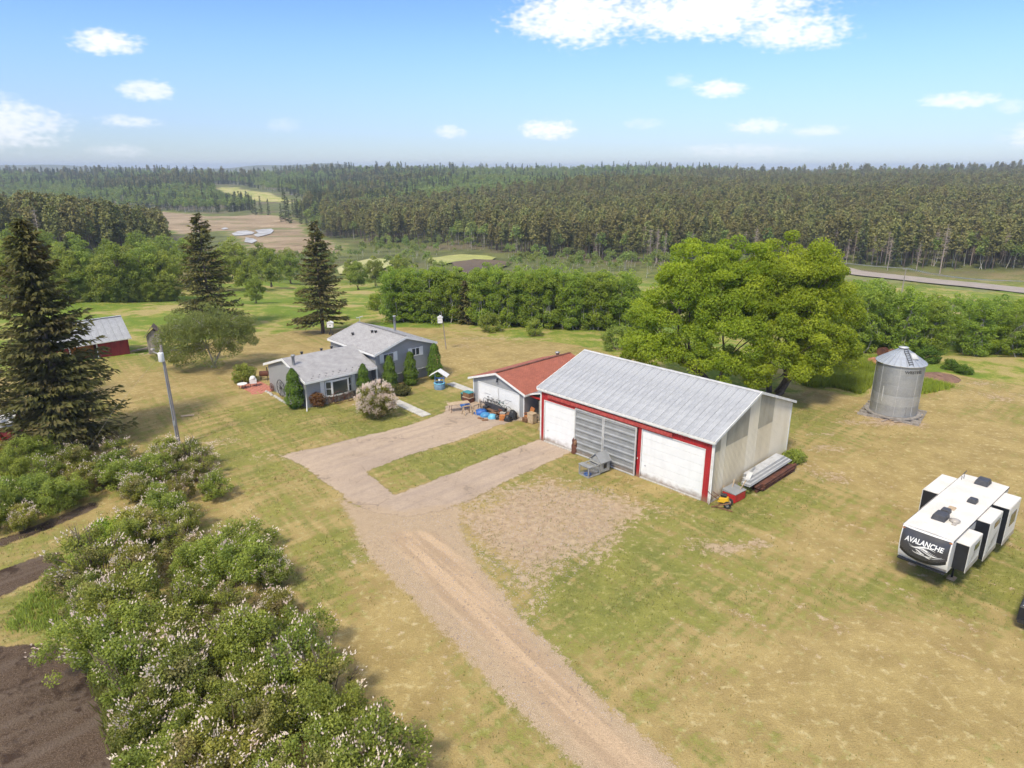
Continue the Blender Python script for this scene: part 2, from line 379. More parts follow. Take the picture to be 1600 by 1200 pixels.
def shingle_mat(name, c1, c2, c3, axis_scale=(1, 1, 1)):
    m, b, p = newmat(name); c = b.n('UVMap').outputs[0]
    br = b.n('TexBrick', {'Vector': c, 'Scale': 1.0, 'Color1': c1, 'Color2': c2, 'Mortar': c3, 'Mortar Size': .012, 'Brick Width': .33, 'Row Height': .15})
    n = b.noise(1.2, c, 4); n2 = b.noise(30, c, 2)
    col = b.mul(br.outputs['Color'], b.ramp(n, .3, .7, .88, 1.1, False)); col = b.mul(col, b.ramp(n2, .3, .7, .85, 1.15, False))
    b.set(p.inputs['Base Color'], col); b.set(p.inputs['Roughness'], .85)
    bn = b.n('Bump', {'Strength': .6, 'Distance': .015, 'Height': br.outputs['Fac']}); bn.invert = True
    b.set(p.inputs['Normal'], bn.outputs[0]); return m
M['shingle'] = shingle_mat('grey_shingle', (.43, .42, .425), (.36, .35, .355), (.20, .195, .20))
M['shingle_red'] = shingle_mat('red_shingle', (.42, .135, .085), (.355, .11, .07), (.20, .06, .045))
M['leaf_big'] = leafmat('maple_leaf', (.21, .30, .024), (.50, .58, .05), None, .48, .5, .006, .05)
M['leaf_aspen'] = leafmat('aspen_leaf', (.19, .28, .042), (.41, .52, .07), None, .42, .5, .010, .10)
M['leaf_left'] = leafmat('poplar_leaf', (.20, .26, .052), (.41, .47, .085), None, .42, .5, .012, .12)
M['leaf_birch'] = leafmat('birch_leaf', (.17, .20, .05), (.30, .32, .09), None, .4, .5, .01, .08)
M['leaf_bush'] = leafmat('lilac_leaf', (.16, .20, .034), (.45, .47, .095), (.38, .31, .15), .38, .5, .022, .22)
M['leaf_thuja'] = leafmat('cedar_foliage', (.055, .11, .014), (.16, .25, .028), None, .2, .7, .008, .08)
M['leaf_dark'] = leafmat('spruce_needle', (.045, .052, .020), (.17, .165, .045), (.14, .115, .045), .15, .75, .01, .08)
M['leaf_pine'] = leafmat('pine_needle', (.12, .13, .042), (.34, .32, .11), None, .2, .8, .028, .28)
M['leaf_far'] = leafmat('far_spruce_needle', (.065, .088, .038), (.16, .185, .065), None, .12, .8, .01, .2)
M['leaf_mix'] = leafmat('far_aspen_leaf', (.18, .24, .06), (.34, .41, .11), None, .3, .7, .02, .2)
M['leaf_redbrown'] = leafmat('reddish_leaf', (.16, .08, .035), (.26, .16, .05), None, .3)
M['blossom'] = pm('white_blossom', (.80, .70, .56), (.66, .50, .44), 1.2, .85)
M['blossom_pink'] = pm('pink_blossom', (.66, .50, .42), (.66, .58, .48), 2, .8)
M['blue_mid'] = pm('mid_blue_tarp', (.06, .26, .50), (.05, .2, .42), 3, .5, .3)
M['mound'] = pm('reddish_earth', (.26, .15, .10), (.18, .10, .07), 2, .95, .4, fine=.2)
M['gravelstone'] = pm('pebble', (.50, .42, .36), (.30, .24, .20), .8, .9, 0)
M['twig'] = pm('dry_twig', (.26, .19, .15), (.18, .13, .10), 4, .9, .2)
M['tallgrass'] = leafmat('tall_grass', (.20, .27, .03), (.38, .42, .05), None, .35, .6, .01, .05)
M['tuft'] = leafmat('grass_tuft', (.15, .165, .045), (.36, .32, .12), None, .3, .7, .01, .05)
# ------------------------------------------------------------------ the ground, surveyed outlines
def GP(pts): return [G(*p) for p in pts]
def TP(pts): return [GT(*p) for p in pts]
ASPH = GP([(440, 712), (500, 700), (560, 684), (612, 672), (640, 664), (692, 646), (697, 634), (738, 626), (800, 640), (850, 650), (860, 690), (899, 703), (870, 716), (820, 738), (770, 762), (730, 783), (690, 797), (640, 806), (590, 800), (545, 782), (515, 757), (480, 733)])
ISLE = GP([(570, 737), (583, 733), (620, 718), (700, 693), (760, 672), (806, 656), (838, 655), (848, 684), (800, 702), (720, 735), (660, 757), (615, 774)])
GRAV = GP([(520, 770), (560, 840), (600, 890), (640, 930), (740, 1030), (850, 1134), (1000, 1280), (1150, 1280), (985, 1134), (905, 1060), (840, 985), (790, 925), (750, 880), (725, 830), (720, 790), (640, 800), (560, 790)])
GRAV_CORE = GP([(600, 830), (700, 950), (820, 1060), (900, 1150), (1050, 1280), (1100, 1280), (940, 1120), (830, 1000), (740, 890), (680, 830)])
BARE = GP([(660, 800), (740, 768), (850, 736), (930, 752), (1010, 775), (1050, 800), (1000, 825), (965, 860), (930, 885), (870, 915), (850, 965), (840, 1000), (780, 940), (720, 860)])
SOIL = GP([(-120, 1030), (-40, 1012), (20, 1006), (90, 1006), (128, 1022), (152, 1055), (172, 1110), (185, 1180), (200, 1260), (-200, 1280)])
SOIL2 = GP([(-80, 925), (0, 892), (60, 868), (96, 862), (92, 886), (50, 910), (0, 935), (-80, 960)])
SOIL3 = GP([(-60, 865), (20, 835), (90, 805), (150, 780), (165, 790), (100, 818), (20, 850), (-60, 885)])
MOWN = GP([(-500, 700), (-100, 625), (0, 590), (60, 577), (130, 567), (232, 551), (300, 535), (372, 515), (420, 514), (468, 503), (520, 498), (600, 497), (660, 500), (720, 510), (785, 522), (850, 524), (905, 530), (950, 545), (1010, 580), (1150, 610), (1230, 622), (1262, 606), (1300, 612), (1345, 622), (1372, 600), (1440, 600), (1468, 578), (1530, 592), (1600, 602), (1800, 640), (2600, 800), (2600, 1400), (-900, 1400)])
MARSH = TP([(160, 337), (200, 329), (260, 331), (330, 338), (400, 335), (445, 338), (470, 346), (478, 366), (540, 385), (530, 397), (470, 396), (400, 392), (385, 385), (372, 372), (355, 361), (280, 366), (230, 352), (180, 347)])
PONDS = [TP(q) for q in ([(362, 366), (372, 362), (386, 361), (398, 364), (394, 367), (380, 369), (366, 369)], [(398, 361), (412, 359), (424, 358), (428, 361), (424, 366), (414, 369), (402, 371), (396, 368), (404, 365)], [(384, 372), (396, 374), (402, 377), (394, 381), (382, 379)], [(345, 358), (352, 356), (358, 358), (350, 360)])]
FIELD = TP([(670, 405), (700, 401), (720, 399), (760, 401), (775, 404), (768, 408), (740, 407), (706, 412), (690, 416), (668, 410)])
DARKF = TP([(706, 412), (740, 407), (768, 408), (800, 412), (770, 426), (740, 432), (712, 424)])
FIELD2 = TP([(527, 421), (545, 412), (580, 405), (610, 407), (612, 416), (590, 425), (560, 430), (530, 430)])
CLEAR = TP([(340, 293), (352, 291), (372, 295), (405, 300), (432, 308), (470, 318), (440, 317), (400, 313), (372, 309), (350, 300)])
CLEARKEEP = TP([(336, 290), (352, 288), (405, 298), (480, 318), (470, 334), (430, 330), (380, 322), (345, 312)])
TANR = TP([(655, 431), (750, 416), (790, 413), (850, 430), (850, 440), (700, 440)])
# green (+) and dry (-) parts of the mown grass: (px, py, radius x m, radius y m, amount)
PATCH = [(700, 715, 7, 4, .55), (500, 655, 7, 3, .4), (600, 668, 5, 1.5, .7), (660, 620, 3.5, 3, .45), (700, 640, 3, 3, .35), (430, 820, 2.0, 8, .55), (500, 900, 2, 6, .35),
         (370, 715, 3, 2, .4), (1000, 905, 5, 5, .65), (900, 950, 3, 5, .4), (1130, 800, 6, 3, .55), (1060, 870, 3, 2, .3), (1040, 752, 2, .8, .3),
         (1530, 880, 4, 4, .8), (1440, 930, 5, 2, .35), (1250, 770, 5, 3, .3), (1260, 650, 6, 5, .4), (1370, 690, 6, 4, .1), (1200, 960, 6, 3, .2), (1120, 1050, 4, 4, .15),
         (220, 560, 8, 3, .35), (300, 690, 4, 5, .15), (420, 640, 3, 3, .35), (860, 640, 2, 6, .3), (400, 760, 2, 5, .25), (150, 850, 6, 2, .5), (740, 590, 3, 2, .4), (800, 560, 6, 1.5, .3),
         (120, 960, 4, 2, .9), (60, 940, 3, 1.5, .5), (470, 600, 6, 3, -.05), (560, 640, 5, 1.2, .4),
         (450, 540, 14, 5, -.45), (620, 505, 22, 4, -.45), (800, 545, 14, 6, -.4), (700, 560, 12, 7, -.45), (350, 590, 10, 4, -.25), (520, 700, 3, 2, -.2),
         (400, 880, 2.0, 9, -.5), (340, 790, 3, 4, -.5), (620, 1040, 3, 8, -.4), (1400, 760, 8, 5, -.45), (1500, 680, 12, 8, -.35), (1250, 1050, 8, 4, -.35), (1450, 1040, 8, 5, -.3),
         (1150, 700, 4, 4, -.2), (1350, 620, 9, 3, -.45), (1560, 620, 9, 3, -.3), (1330, 850, 5, 3, -.4), (1100, 900, 3, 3, -.1), (260, 620, 6, 4, -.1), (170, 610, 5, 3, -.2)]
SAND = [(1020, 800, 4, 2.0, .5), (1000, 850, 3, 2, .35), (900, 790, 6, 4, .6), (830, 960, 3, 4, .4), (1130, 855, 3.0, 1.2, .8), (1190, 850, 1.6, 1.0, .7), (1290, 700, 3, 1.5, .6), (1280, 680, 3, 1.2, .5), (1340, 660, 3.5, 1.2, .6), (1560, 620, 8, 3, .5), (1520, 600, 5, 2, .5), (1290, 740, 4, 3, .5),
        (340, 690, 3.0, 1.8, .55), (430, 715, 3, 1.4, .5), (290, 705, 2, 1, .4), (560, 870, 1.5, 3, .5), (620, 960, 1.2, 4, .45), (700, 1040, 1.2, 5, .4), (780, 520, 14, 2.0, .55), (720, 535, 6, 2.2, .45), (1395, 655, 3.6, 3.0, .95),
        (470, 690, 2, .8, .35), (870, 850, 5, 4, .35), (430, 625, 3.2, 3.0, .3), (1500, 770, 4, 2, .3), (260, 560, 3, 1, .4), (215, 552, 4, 1.2, .7), (980, 760, 3, 2, .3), (960, 590, 5, 3, .4), (1345, 850, 3, 2, .2), (705, 628, 1.6, .8, .5)]


def lines(lo, hi, a, b, step, gr):
    mid = list(np.arange(a, b + 1e-6, step)); up = []; v = mid[-1]; s_ = step
    while v < hi: s_ *= gr; v += s_; up.append(v)
    dn = []; v = mid[0]; s_ = step
    while v > lo: s_ *= gr; v -= s_; dn.append(v)
    return np.array(dn[::-1] + mid + up)


def build_ground():
    xs = lines(-7000, 7000, -62, 66, .45, 1.04); ys = lines(-120, 8500, 17, 108, .45, 1.033)
    X, Y = np.meshgrid(xs, ys); nx, ny = len(xs), len(ys)
    x = X.ravel(); y = Y.ravel(); z = terr(x, y)
    near = (x > -130) & (x < 150) & (y < 200)
    def SD(poly, msk=near, lim=8):
        o = np.full(x.shape, -lim, float); o[msk] = np.clip(sdf(x[msk], y[msk], poly), -lim, lim); return o
    far = (y > 100) & (y < 1800) & (np.abs(x) < 1500)
    asph = np.minimum(SD(ASPH), -SD(ISLE)); grav = SD(GRAV); core = SD(GRAV_CORE); bare = SD(BARE)
    soil = np.maximum(SD(SOIL), np.maximum(SD(SOIL2) * .8, SD(SOIL3) * .8 - .1)); mown = SD(MOWN, y < 260, 12)
    marsh = SD(MARSH, far, 60)
    green = .43 + .0 * x
    for px, py, rx, ry, am in PATCH:
        cx, cy = G(px, py); green += am * np.exp(-(((x - cx) / rx) ** 2 + ((y - cy) / ry) ** 2))
    sand = np.zeros_like(x)
    for px, py, rx, ry, am in SAND:
        cx, cy = G(px, py); sand = np.maximum(sand, am * np.exp(-(((x - cx) / rx) ** 2 + ((y - cy) / ry) ** 2) * 1.2))
    wob = (vnoise(x, y, 5) - .5) * 3
    meadow = np.clip(.5 - (mown + wob * .35) / 1.6, 0, 1)
    bsand = np.clip(.5 + (bare + wob) / 5.0, 0, 1); sand = np.maximum(sand, .85 * bsand)
    gr = np.clip(.5 + (grav + wob * .25) / 1.3, 0, 1)
    tracky = np.clip(.5 + (core + wob * .2) / 1.6, 0, 1)
    forest = np.clip((y - 190) / 60, 0, 1)
    forest *= np.clip(.5 - marsh / 12, 0, 1)
    clear = np.clip(.5 + sdf(x, y, CLEAR) / 20, 0, 1)
    # rut tracks and tyre arcs in the right-hand lawn
    cxx, cyy = -6.0, 12.0; rr = np.hypot(x - cxx, y - cyy)
    arc = (np.abs(((rr + 1.2 * (vnoise(x, y, 9) - .5)) % 2.7) - 1.35) < .32) & (x > 8) & (y < 45)
    green = green - .34 * arc * (.4 + .6 * vnoise(x, y, 3))
    sand = np.maximum(sand, .40 * arc * np.clip((y - 20) / 6, 0, 1))
    # the soil at the foot of the lawn is a touch sunk, the drive sits proud
    z = z + .03 * np.clip(asph, 0, .4) / .4 - .08 * np.clip(soil, 0, .6) / .6 + .10 * meadow * (vnoise(x, y, 1.3) - .3) * (y < 130)
    hum = np.clip((y - 100) / 20, 0, 1) * np.clip((260 - y) / 60, 0, 1)
    z = z + hum * ((vnoise(x, y, 17) - .5) * 1.4 + (vnoise(x, y, 6) - .5) * .5)
    z = z + soil.clip(0, 1) * (vnoise(x, y, .6) - .5) * .10
    # cells -> objects
    idx = np.arange(nx * ny).reshape(ny, nx)
    f = np.stack([idx[:-1, :-1], idx[:-1, 1:], idx[1:, 1:], idx[1:, :-1]], -1).reshape(-1, 4)
    def fm(a): return a[f].mean(1)
    ca, cg, cs, cm, cma = fm(asph), fm(grav), fm(soil), fm(meadow), fm(marsh); cy = y[f].mean(1)
    cls = np.zeros(len(f), int)
    cls[cm > .5] = 1; cls[cy > 190] = 2; cls[cma > 0] = 3; cls[cs > 0] = 4; cls[cg > 0] = 5; cls[ca > 0] = 6
    m = ground_mat()
    names = ['lawn', 'meadow', 'valley_ground', 'marsh', 'garden_soil', 'gravel_track', 'asphalt_driveway']
    labs = ['mown lawn with green and straw coloured patches around the buildings', 'bright green rough meadow beyond the mown lawn', 'forest floor and slopes of the valley out to the horizon',
            'pinkish beige reed marsh on the valley floor', 'dark ploughed garden soil at the lower left', 'sandy gravel track running to the driveway', 'pale worn driveway looping to the garage and the shed']
    A = np.stack([np.clip(green, 0, 1), sand, gr, meadow], -1)
    B = np.stack([np.clip(asph / 4 + .5, 0, 1), np.clip(soil / 4 + .5, 0, 1), forest, tracky], -1)
    C = np.stack([np.clip(marsh / 40 + .5, 0, 1), clear, np.zeros_like(x), np.ones_like(x)], -1)
    V = np.stack([x, y, z], -1)
    for k, nm in enumerate(names):
        ff = f[cls == k]
        if not len(ff): continue
        u, inv = np.unique(ff, return_inverse=True)
        o = mesh_np(nm, V[u], inv.reshape(-1, 4), m, smooth=True)
        for an, arr in (('mA', A), ('mB', B), ('mC', C)):
            at = o.data.attributes.new(an, 'FLOAT_COLOR', 'POINT'); at.data.foreach_set('color', np.ascontiguousarray(arr[u], np.float32).ravel())
        tag(o, labs[k], None, None, 'structure')


def ground_mat():
    m, b, p = newmat('ground_cover')
    pos = b.n('NewGeometry').outputs['Position']
    pos2 = b.mapping(pos, (1, 1, 0))
    def at(n):
        a = b.n('Attribute', attribute_name=n); s_ = b.n('SeparateColor', {0: a.outputs['Color']}).outputs
        return s_[0], s_[1], s_[2], a.outputs['Alpha']
    green, sand, grav, meadow = at('mA'); asph, soil, forest, core = at('mB'); marsh, clear, _, _ = at('mC')
    dist = b.n('CameraData').outputs  # unused outputs kept out of shading
    n_l = b.noise(.07, pos2, 2); n_m = b.noise(.42, pos2, 3, .6); n_s = b.noise(2.3, pos2, 2, .65); n_f = b.noise(11, pos2, 1, .7); n_ff = b.noise(34, pos2, 0, .7)
    mow = b.streak(pos2, 44, .13, 1.5)
    mow2 = b.streak(pos2, -53, .12, 1.7)
    def c0(v, k): return b.m('MULTIPLY', b.m('SUBTRACT', v, .5), k)
    def addl(*a):
        t = a[0]
        for q in a[1:]: t = b.m('ADD', t, q)
        return t
    g = addl(green, c0(n_l, 1.0), c0(n_m, 1.1), c0(n_s, 1.25), c0(n_f, .9), c0(mow, 1.2), c0(mow2, 1.1))
    patchy = b.ramp(b.noise(1.1, pos2, 2), .60, .74)
    gf = b.ramp(g, .22, .88)
    dry = b.mix(b.ramp(n_m, .35, .65), (.415, .315, .132), (.33, .245, .10)); dry = b.mix(b.ramp(n_s, .52, .8), dry, (.52, .43, .23))
    grn = b.mix(b.ramp(n_m, .3, .7), (.17, .185, .045), (.265, .258, .065)); grn = b.mix(b.ramp(n_s, .5, .8), grn, (.35, .32, .12))
    lawn = b.mix(gf, dry, grn)
    # meadow
    md = b.mix(b.ramp(addl(n_m, c0(n_l, 1.2), c0(n_s, .4)), .35, .68), (.16, .23, .032), (.32, .31, .075))
    md = b.mix(b.m('MULTIPLY', b.ramp(addl(n_l, c0(n_m, .7)), .52, .66), .8), md, (.42, .33, .15))
    col = b.mix(b.ramp(addl(meadow, c0(n_s, .5)), .3, .7), lawn, md)
    # bare pinkish sand showing through
    sf = b.ramp(addl(sand, c0(n_m, .9), c0(n_s, 1.3), c0(n_f, 1.0)), .50, .66)
    sc = b.mix(b.ramp(n_s, .3, .7), (.42, .30, .215), (.50, .375, .26)); sc = b.mix(b.ramp(n_f, .56, .75), sc, (.27, .19, .14))
    col = b.mix(b.m('MULTIPLY', sf, .85), col, sc)
    # gravel
    gc = b.mix(b.ramp(n_f, .35, .65), (.47, .355, .23), (.38, .28, .185)); gc = b.mix(b.ramp(n_ff, .6, .75), gc, (.58, .48, .37))
    gcore = b.mix(b.ramp(addl(mow2, c0(n_s, .5)), .38, .62), (.54, .395, .26), (.42, .305, .20))
    gc = b.mix(b.ramp(addl(core, c0(n_m, .5), c0(n_s, .3), c0(n_f, .25)), .25, .75), gc, gcore)
    gfac = b.ramp(addl(grav, c0(n_s, 1.0), c0(n_f, .8), c0(n_m, .5)), .34, .6)
    col = b.mix(gfac, col, gc)
    # asphalt
    ac = b.mix(b.ramp(n_m, .3, .7), (.44, .345, .262), (.38, .295, .225)); ac = b.mix(b.ramp(n_l, .3, .7), ac, (.50, .39, .29))
    ac = b.mix(b.ramp(mow, .40, .66, 0, .45), ac, (.33, .26, .215)); near_grav = b.ramp(addl(grav, c0(n_m, 1.2), c0(n_s, .4)), .02, .5); ac = b.mix(b.m('MULTIPLY', near_grav, .75), ac, gc); ac = b.mix(b.ramp(n_ff, .55, .8), ac, (.25, .20, .175))
    crk = b.n('TexVoronoi', {'Vector': b.mapping(b.mix(.12, pos2, b.n('TexNoise', {'Vector': pos2, 'Scale': 1.2}).outputs['Color']), (.28, .28, .28)), 'Scale': 1.0}, feature='DISTANCE_TO_EDGE').outputs[0]
    ac = b.mix(b.m('MULTIPLY', b.ramp(crk, .008, .002), b.ramp(n_m, .50, .62, 0, .6)), ac, (.20, .155, .13))
    ac = b.mix(b.m('MULTIPLY', b.ramp(addl(n_m, c0(n_s, .8)), .64, .74), .55), ac, (.19, .155, .135))
    afac = b.ramp(addl(asph, c0(n_m, .22), c0(n_s, .16), c0(n_f, .05)), .492, .512)
    edge = b.m('MULTIPLY', b.ramp(b.m('ABSOLUTE', b.m('SUBTRACT', addl(asph, c0(n_m, .22), c0(n_s, .16)), .49)), .035, .0), .35)
    col = b.mix(edge, col, (.20, .15, .11)); col = b.mix(afac, col, ac)
    # soil
    so = b.mix(b.ramp(n_f, .3, .7), (.085, .056, .038), (.12, .085, .06)); so = b.mix(b.ramp(n_ff, .68, .8), so, (.26, .20, .15))
    so = b.mix(b.ramp(mow, .42, .66), so, (.135, .10, .075)); so = b.mix(b.ramp(addl(n_m, c0(n_s, .8)), .5, .7), so, (.055, .036, .026))
    col = b.mix(b.ramp(addl(soil, c0(n_s, .12), c0(n_m, .1)), .485, .53), col, so)
    # valley
    ff = b.mix(b.ramp(n_l, .35, .65), (.10, .115, .04), (.16, .175, .06)); ff = b.mix(b.ramp(b.noise(.02, pos2, 3), .5, .65), ff, (.16, .135, .08))
    col = b.mix(forest, col, ff)
    mn = b.noise(1, b.mapping(pos2, (.014, .05, 1)), 4, .7)
    mc = b.mix(b.ramp(mn, .35, .65), (.37, .285, .19), (.27, .20, .125)); mc = b.mix(b.ramp(mn, .54, .64), mc, (.19, .20, .08)); mc = b.mix(b.ramp(b.noise(1, b.mapping(pos2, (.03, .09, 1), (0, 0, 0), (7, 3, 0)), 3, .7), .55, .68), mc, (.20, .14, .09)); mc = b.mix(b.ramp(b.noise(.06, pos2, 3), .58, .7), mc, (.47, .35, .24))
    col = b.mix(b.ramp(addl(marsh, c0(n_l, .5), c0(mn, .3)), .44, .58), col, mc)
    col = b.mix(b.ramp(clear, .3, .6), col, b.mix(b.ramp(n_l, .4, .6), (.30, .33, .07), (.46, .40, .18)))
    # far hills: forest colour
    col = b.mul(col, addl(1.0, c0(n_f, .55), c0(n_ff, .7), c0(n_s, .3)))
    b.set(p.inputs['Base Color'], col); b.set(p.inputs['Roughness'], .95); b.set(p.inputs['Specular IOR Level'], .15)
    rough = b.m('MULTIPLY', b.m('SUBTRACT', 1.0, b.m('MULTIPLY', afac, .8)), 1.0)
    hgt = addl(b.m('MULTIPLY', n_f, .6), b.m('MULTIPLY', n_ff, .4), b.m('MULTIPLY', n_s, .8))
    bn = b.n('Bump', {'Strength': b.m('MULTIPLY', rough, .75), 'Distance': .09, 'Height': hgt}); b.set(p.inputs['Normal'], bn.outputs[0])
    for nd in [q for q in m.node_tree.nodes if q.bl_idname == 'ShaderNodeCameraData']: m.node_tree.nodes.remove(nd)
    return m


def drape(name, poly, mat, dz, label, step=None, kind='structure'):
    """a sheet following the terrain"""
    P = np.array(poly); lo = P.min(0); hi = P.max(0); st = step or max((hi - lo).max() / 40, .5)
    bm = bmesh.new(); vs = [bm.verts.new((a, c, 0)) for a, c in poly]; bm.faces.new(vs)
    for ax in (0, 1):
        for v in np.arange(lo[ax] + st, hi[ax], st):
            no = (1, 0, 0) if ax == 0 else (0, 1, 0); co = (v, 0, 0) if ax == 0 else (0, v, 0)
            bmesh.ops.bisect_plane(bm, geom=bm.verts[:] + bm.edges[:] + bm.faces[:], plane_co=co, plane_no=no)
    for v in bm.verts: v.co.z = float(terr(v.co.x, v.co.y)) + dz
    bmesh.ops.recalc_face_normals(bm, faces=bm.faces)
    me = bpy.data.meshes.new(name); bm.to_mesh(me); bm.free(); me.materials.append(mat)
    if me.polygons and me.polygons[0].normal.z < 0: me.flip_normals()
    o = bpy.data.objects.new(name, me); COL.objects.link(o); return tag(o, label, None, None, kind)


def ribbon(name, pts, width, mat, dz, label, n=60):
    P = [Vector((a, c)) for a, c in pts]; out = []
    L = [0]
    for a, c in zip(P, P[1:]): L.append(L[-1] + (c - a).length)
    tt = np.linspace(0, L[-1], n); xs = np.interp(tt, L, [p.x for p in P]); ys = np.interp(tt, L, [p.y for p in P])
    k = np.ones(7) / 7; xs = np.convolve(np.pad(xs, 3, 'edge'), k, 'valid'); ys = np.convolve(np.pad(ys, 3, 'edge'), k, 'valid')
    dx = np.gradient(xs); dy = np.gradient(ys); l = np.hypot(dx, dy); nx_, ny_ = -dy / l, dx / l
    rows = []
    for k_ in np.linspace(-.5, .5, 5):
        X = xs + nx_ * width * k_; Y = ys + ny_ * width * k_; rows.append(np.stack([X, Y, terr(xs, ys) + dz - abs(k_) * .3], -1))
    V = np.stack(rows, 1).reshape(-1, 3); f = []
    for i in range(n - 1):
        for j in range(4): f.append((i * 5 + j, (i + 1) * 5 + j, (i + 1) * 5 + j + 1, i * 5 + j + 1))
    o = mesh_np(name, V, np.array(f), mat, smooth=True)
    if o.data.polygons[0].normal.z < 0: o.data.flip_normals()
    return tag(o, label, None, None, 'structure')


build_ground()
M['road'] = pm('highway_asphalt', (.36, .31, .27), (.31, .27, .24), .3, .9, .1, fine=.1)
M['verge'] = pm('verge_grass', (.16, .20, .05), (.24, .22, .09), .05, .95, .1, fine=.25)
M['field'] = pm('yellow_green_field', (.34, .36, .10), (.40, .38, .14), .03, .95, .1, fine=.2)
M['sandfield'] = pm('sandy_field', (.46, .42, .20), (.38, .40, .14), .04, .95, .1, fine=.2)
M['darksoil'] = pm('dark_field', (.10, .07, .045), (.14, .10, .06), .05, .95, .1, fine=.2)
M['water'] = pm('pond_water', (.58, .56, .52), (.34, .32, .29), .15, .45, .0, spec=.5)
ROADPTS = [(1240, 412), (1290, 417), (1330, 428), (1380, 433), (1440, 440), (1500, 446), (1560, 452), (1620, 459), (1700, 470), (1800, 484)]
_rp = [GT(*q) for q in ROADPTS]
ribbon('roadside_verge', _rp, 34, M['verge'], .25, 'mown grass verge along the highway')
ribbon('highway', _rp, 11, M['road'], .75, 'pale grey highway passing in front of the pine forest')
drape('hayfield', FIELD, M['field'], .5, 'round yellow green field beyond the aspen row')
drape('ploughed_field', DARKF, M['darksoil'], .6, 'dark tilled field beside the yellow green field')
drape('sandy_field', FIELD2, M['sandfield'], .5, 'pale yellow field left of the aspen row')
for q, lab in zip(PONDS, ('long shallow pool at the left in the marsh', 'largest pale pool in the marsh', 'small pool nearest the poplars in the marsh', 'tiny pool at the upper left of the marsh pools')): drape('pond', q, M['water'], .4, lab)
# ------------------------------------------------------------------ buildings
def part(mb, name, mat, par, **k): return mb.build(name, mat, par, **k)
def uv_roof(o):
    """shingle courses run along the slope: UV in metres"""
    me = o.data; uv = me.uv_layers.new(name='UVMap')
    for p in me.polygons:
        n = p.normal; e = Vector((0, 0, 1)).cross(n)
        e = e.normalized() if e.length > 1e-4 else Vector((1, 0, 0)); u = n.cross(e)
        for li in p.loop_indices:
            c = me.vertices[me.loops[li].vertex_index].co; uv.data[li].uv = (c.dot(e), c.dot(u))
def sheet(x0, x1, z0, z1, y, rib=.2, h=.025, horiz=False, m=0, t=.01, mb=None, clipf=None):
    """ribbed metal sheet in the XZ plane facing -Y"""
    mb = mb or MB(); v = []; n = max(1, int(round(((z1 - z0) if horiz else (x1 - x0)) / rib)))
    span = (z1 - z0) if horiz else (x1 - x0); st = span / n; prof = []
    for i in range(n):
        prof += [(i * st, 0), (i * st + st * .55, 0), (i * st + st * .68, -h), (i * st + st * .87, -h)]
    prof.append((span, 0))
    vs = []; fs = []
    for a, d in prof:
        if horiz: vs += [(x0, y + d, z0 + a), (x1, y + d, z0 + a)]
        else:
            zt = clipf(x0 + a) if clipf else z1
            vs += [(x0 + a, y + d, z0), (x0 + a, y + d, zt)]
    for i in range(len(prof) - 1): fs.append((2 * i, 2 * i + 1, 2 * i + 3, 2 * i + 2))
    return mb.add(vs, fs, m)


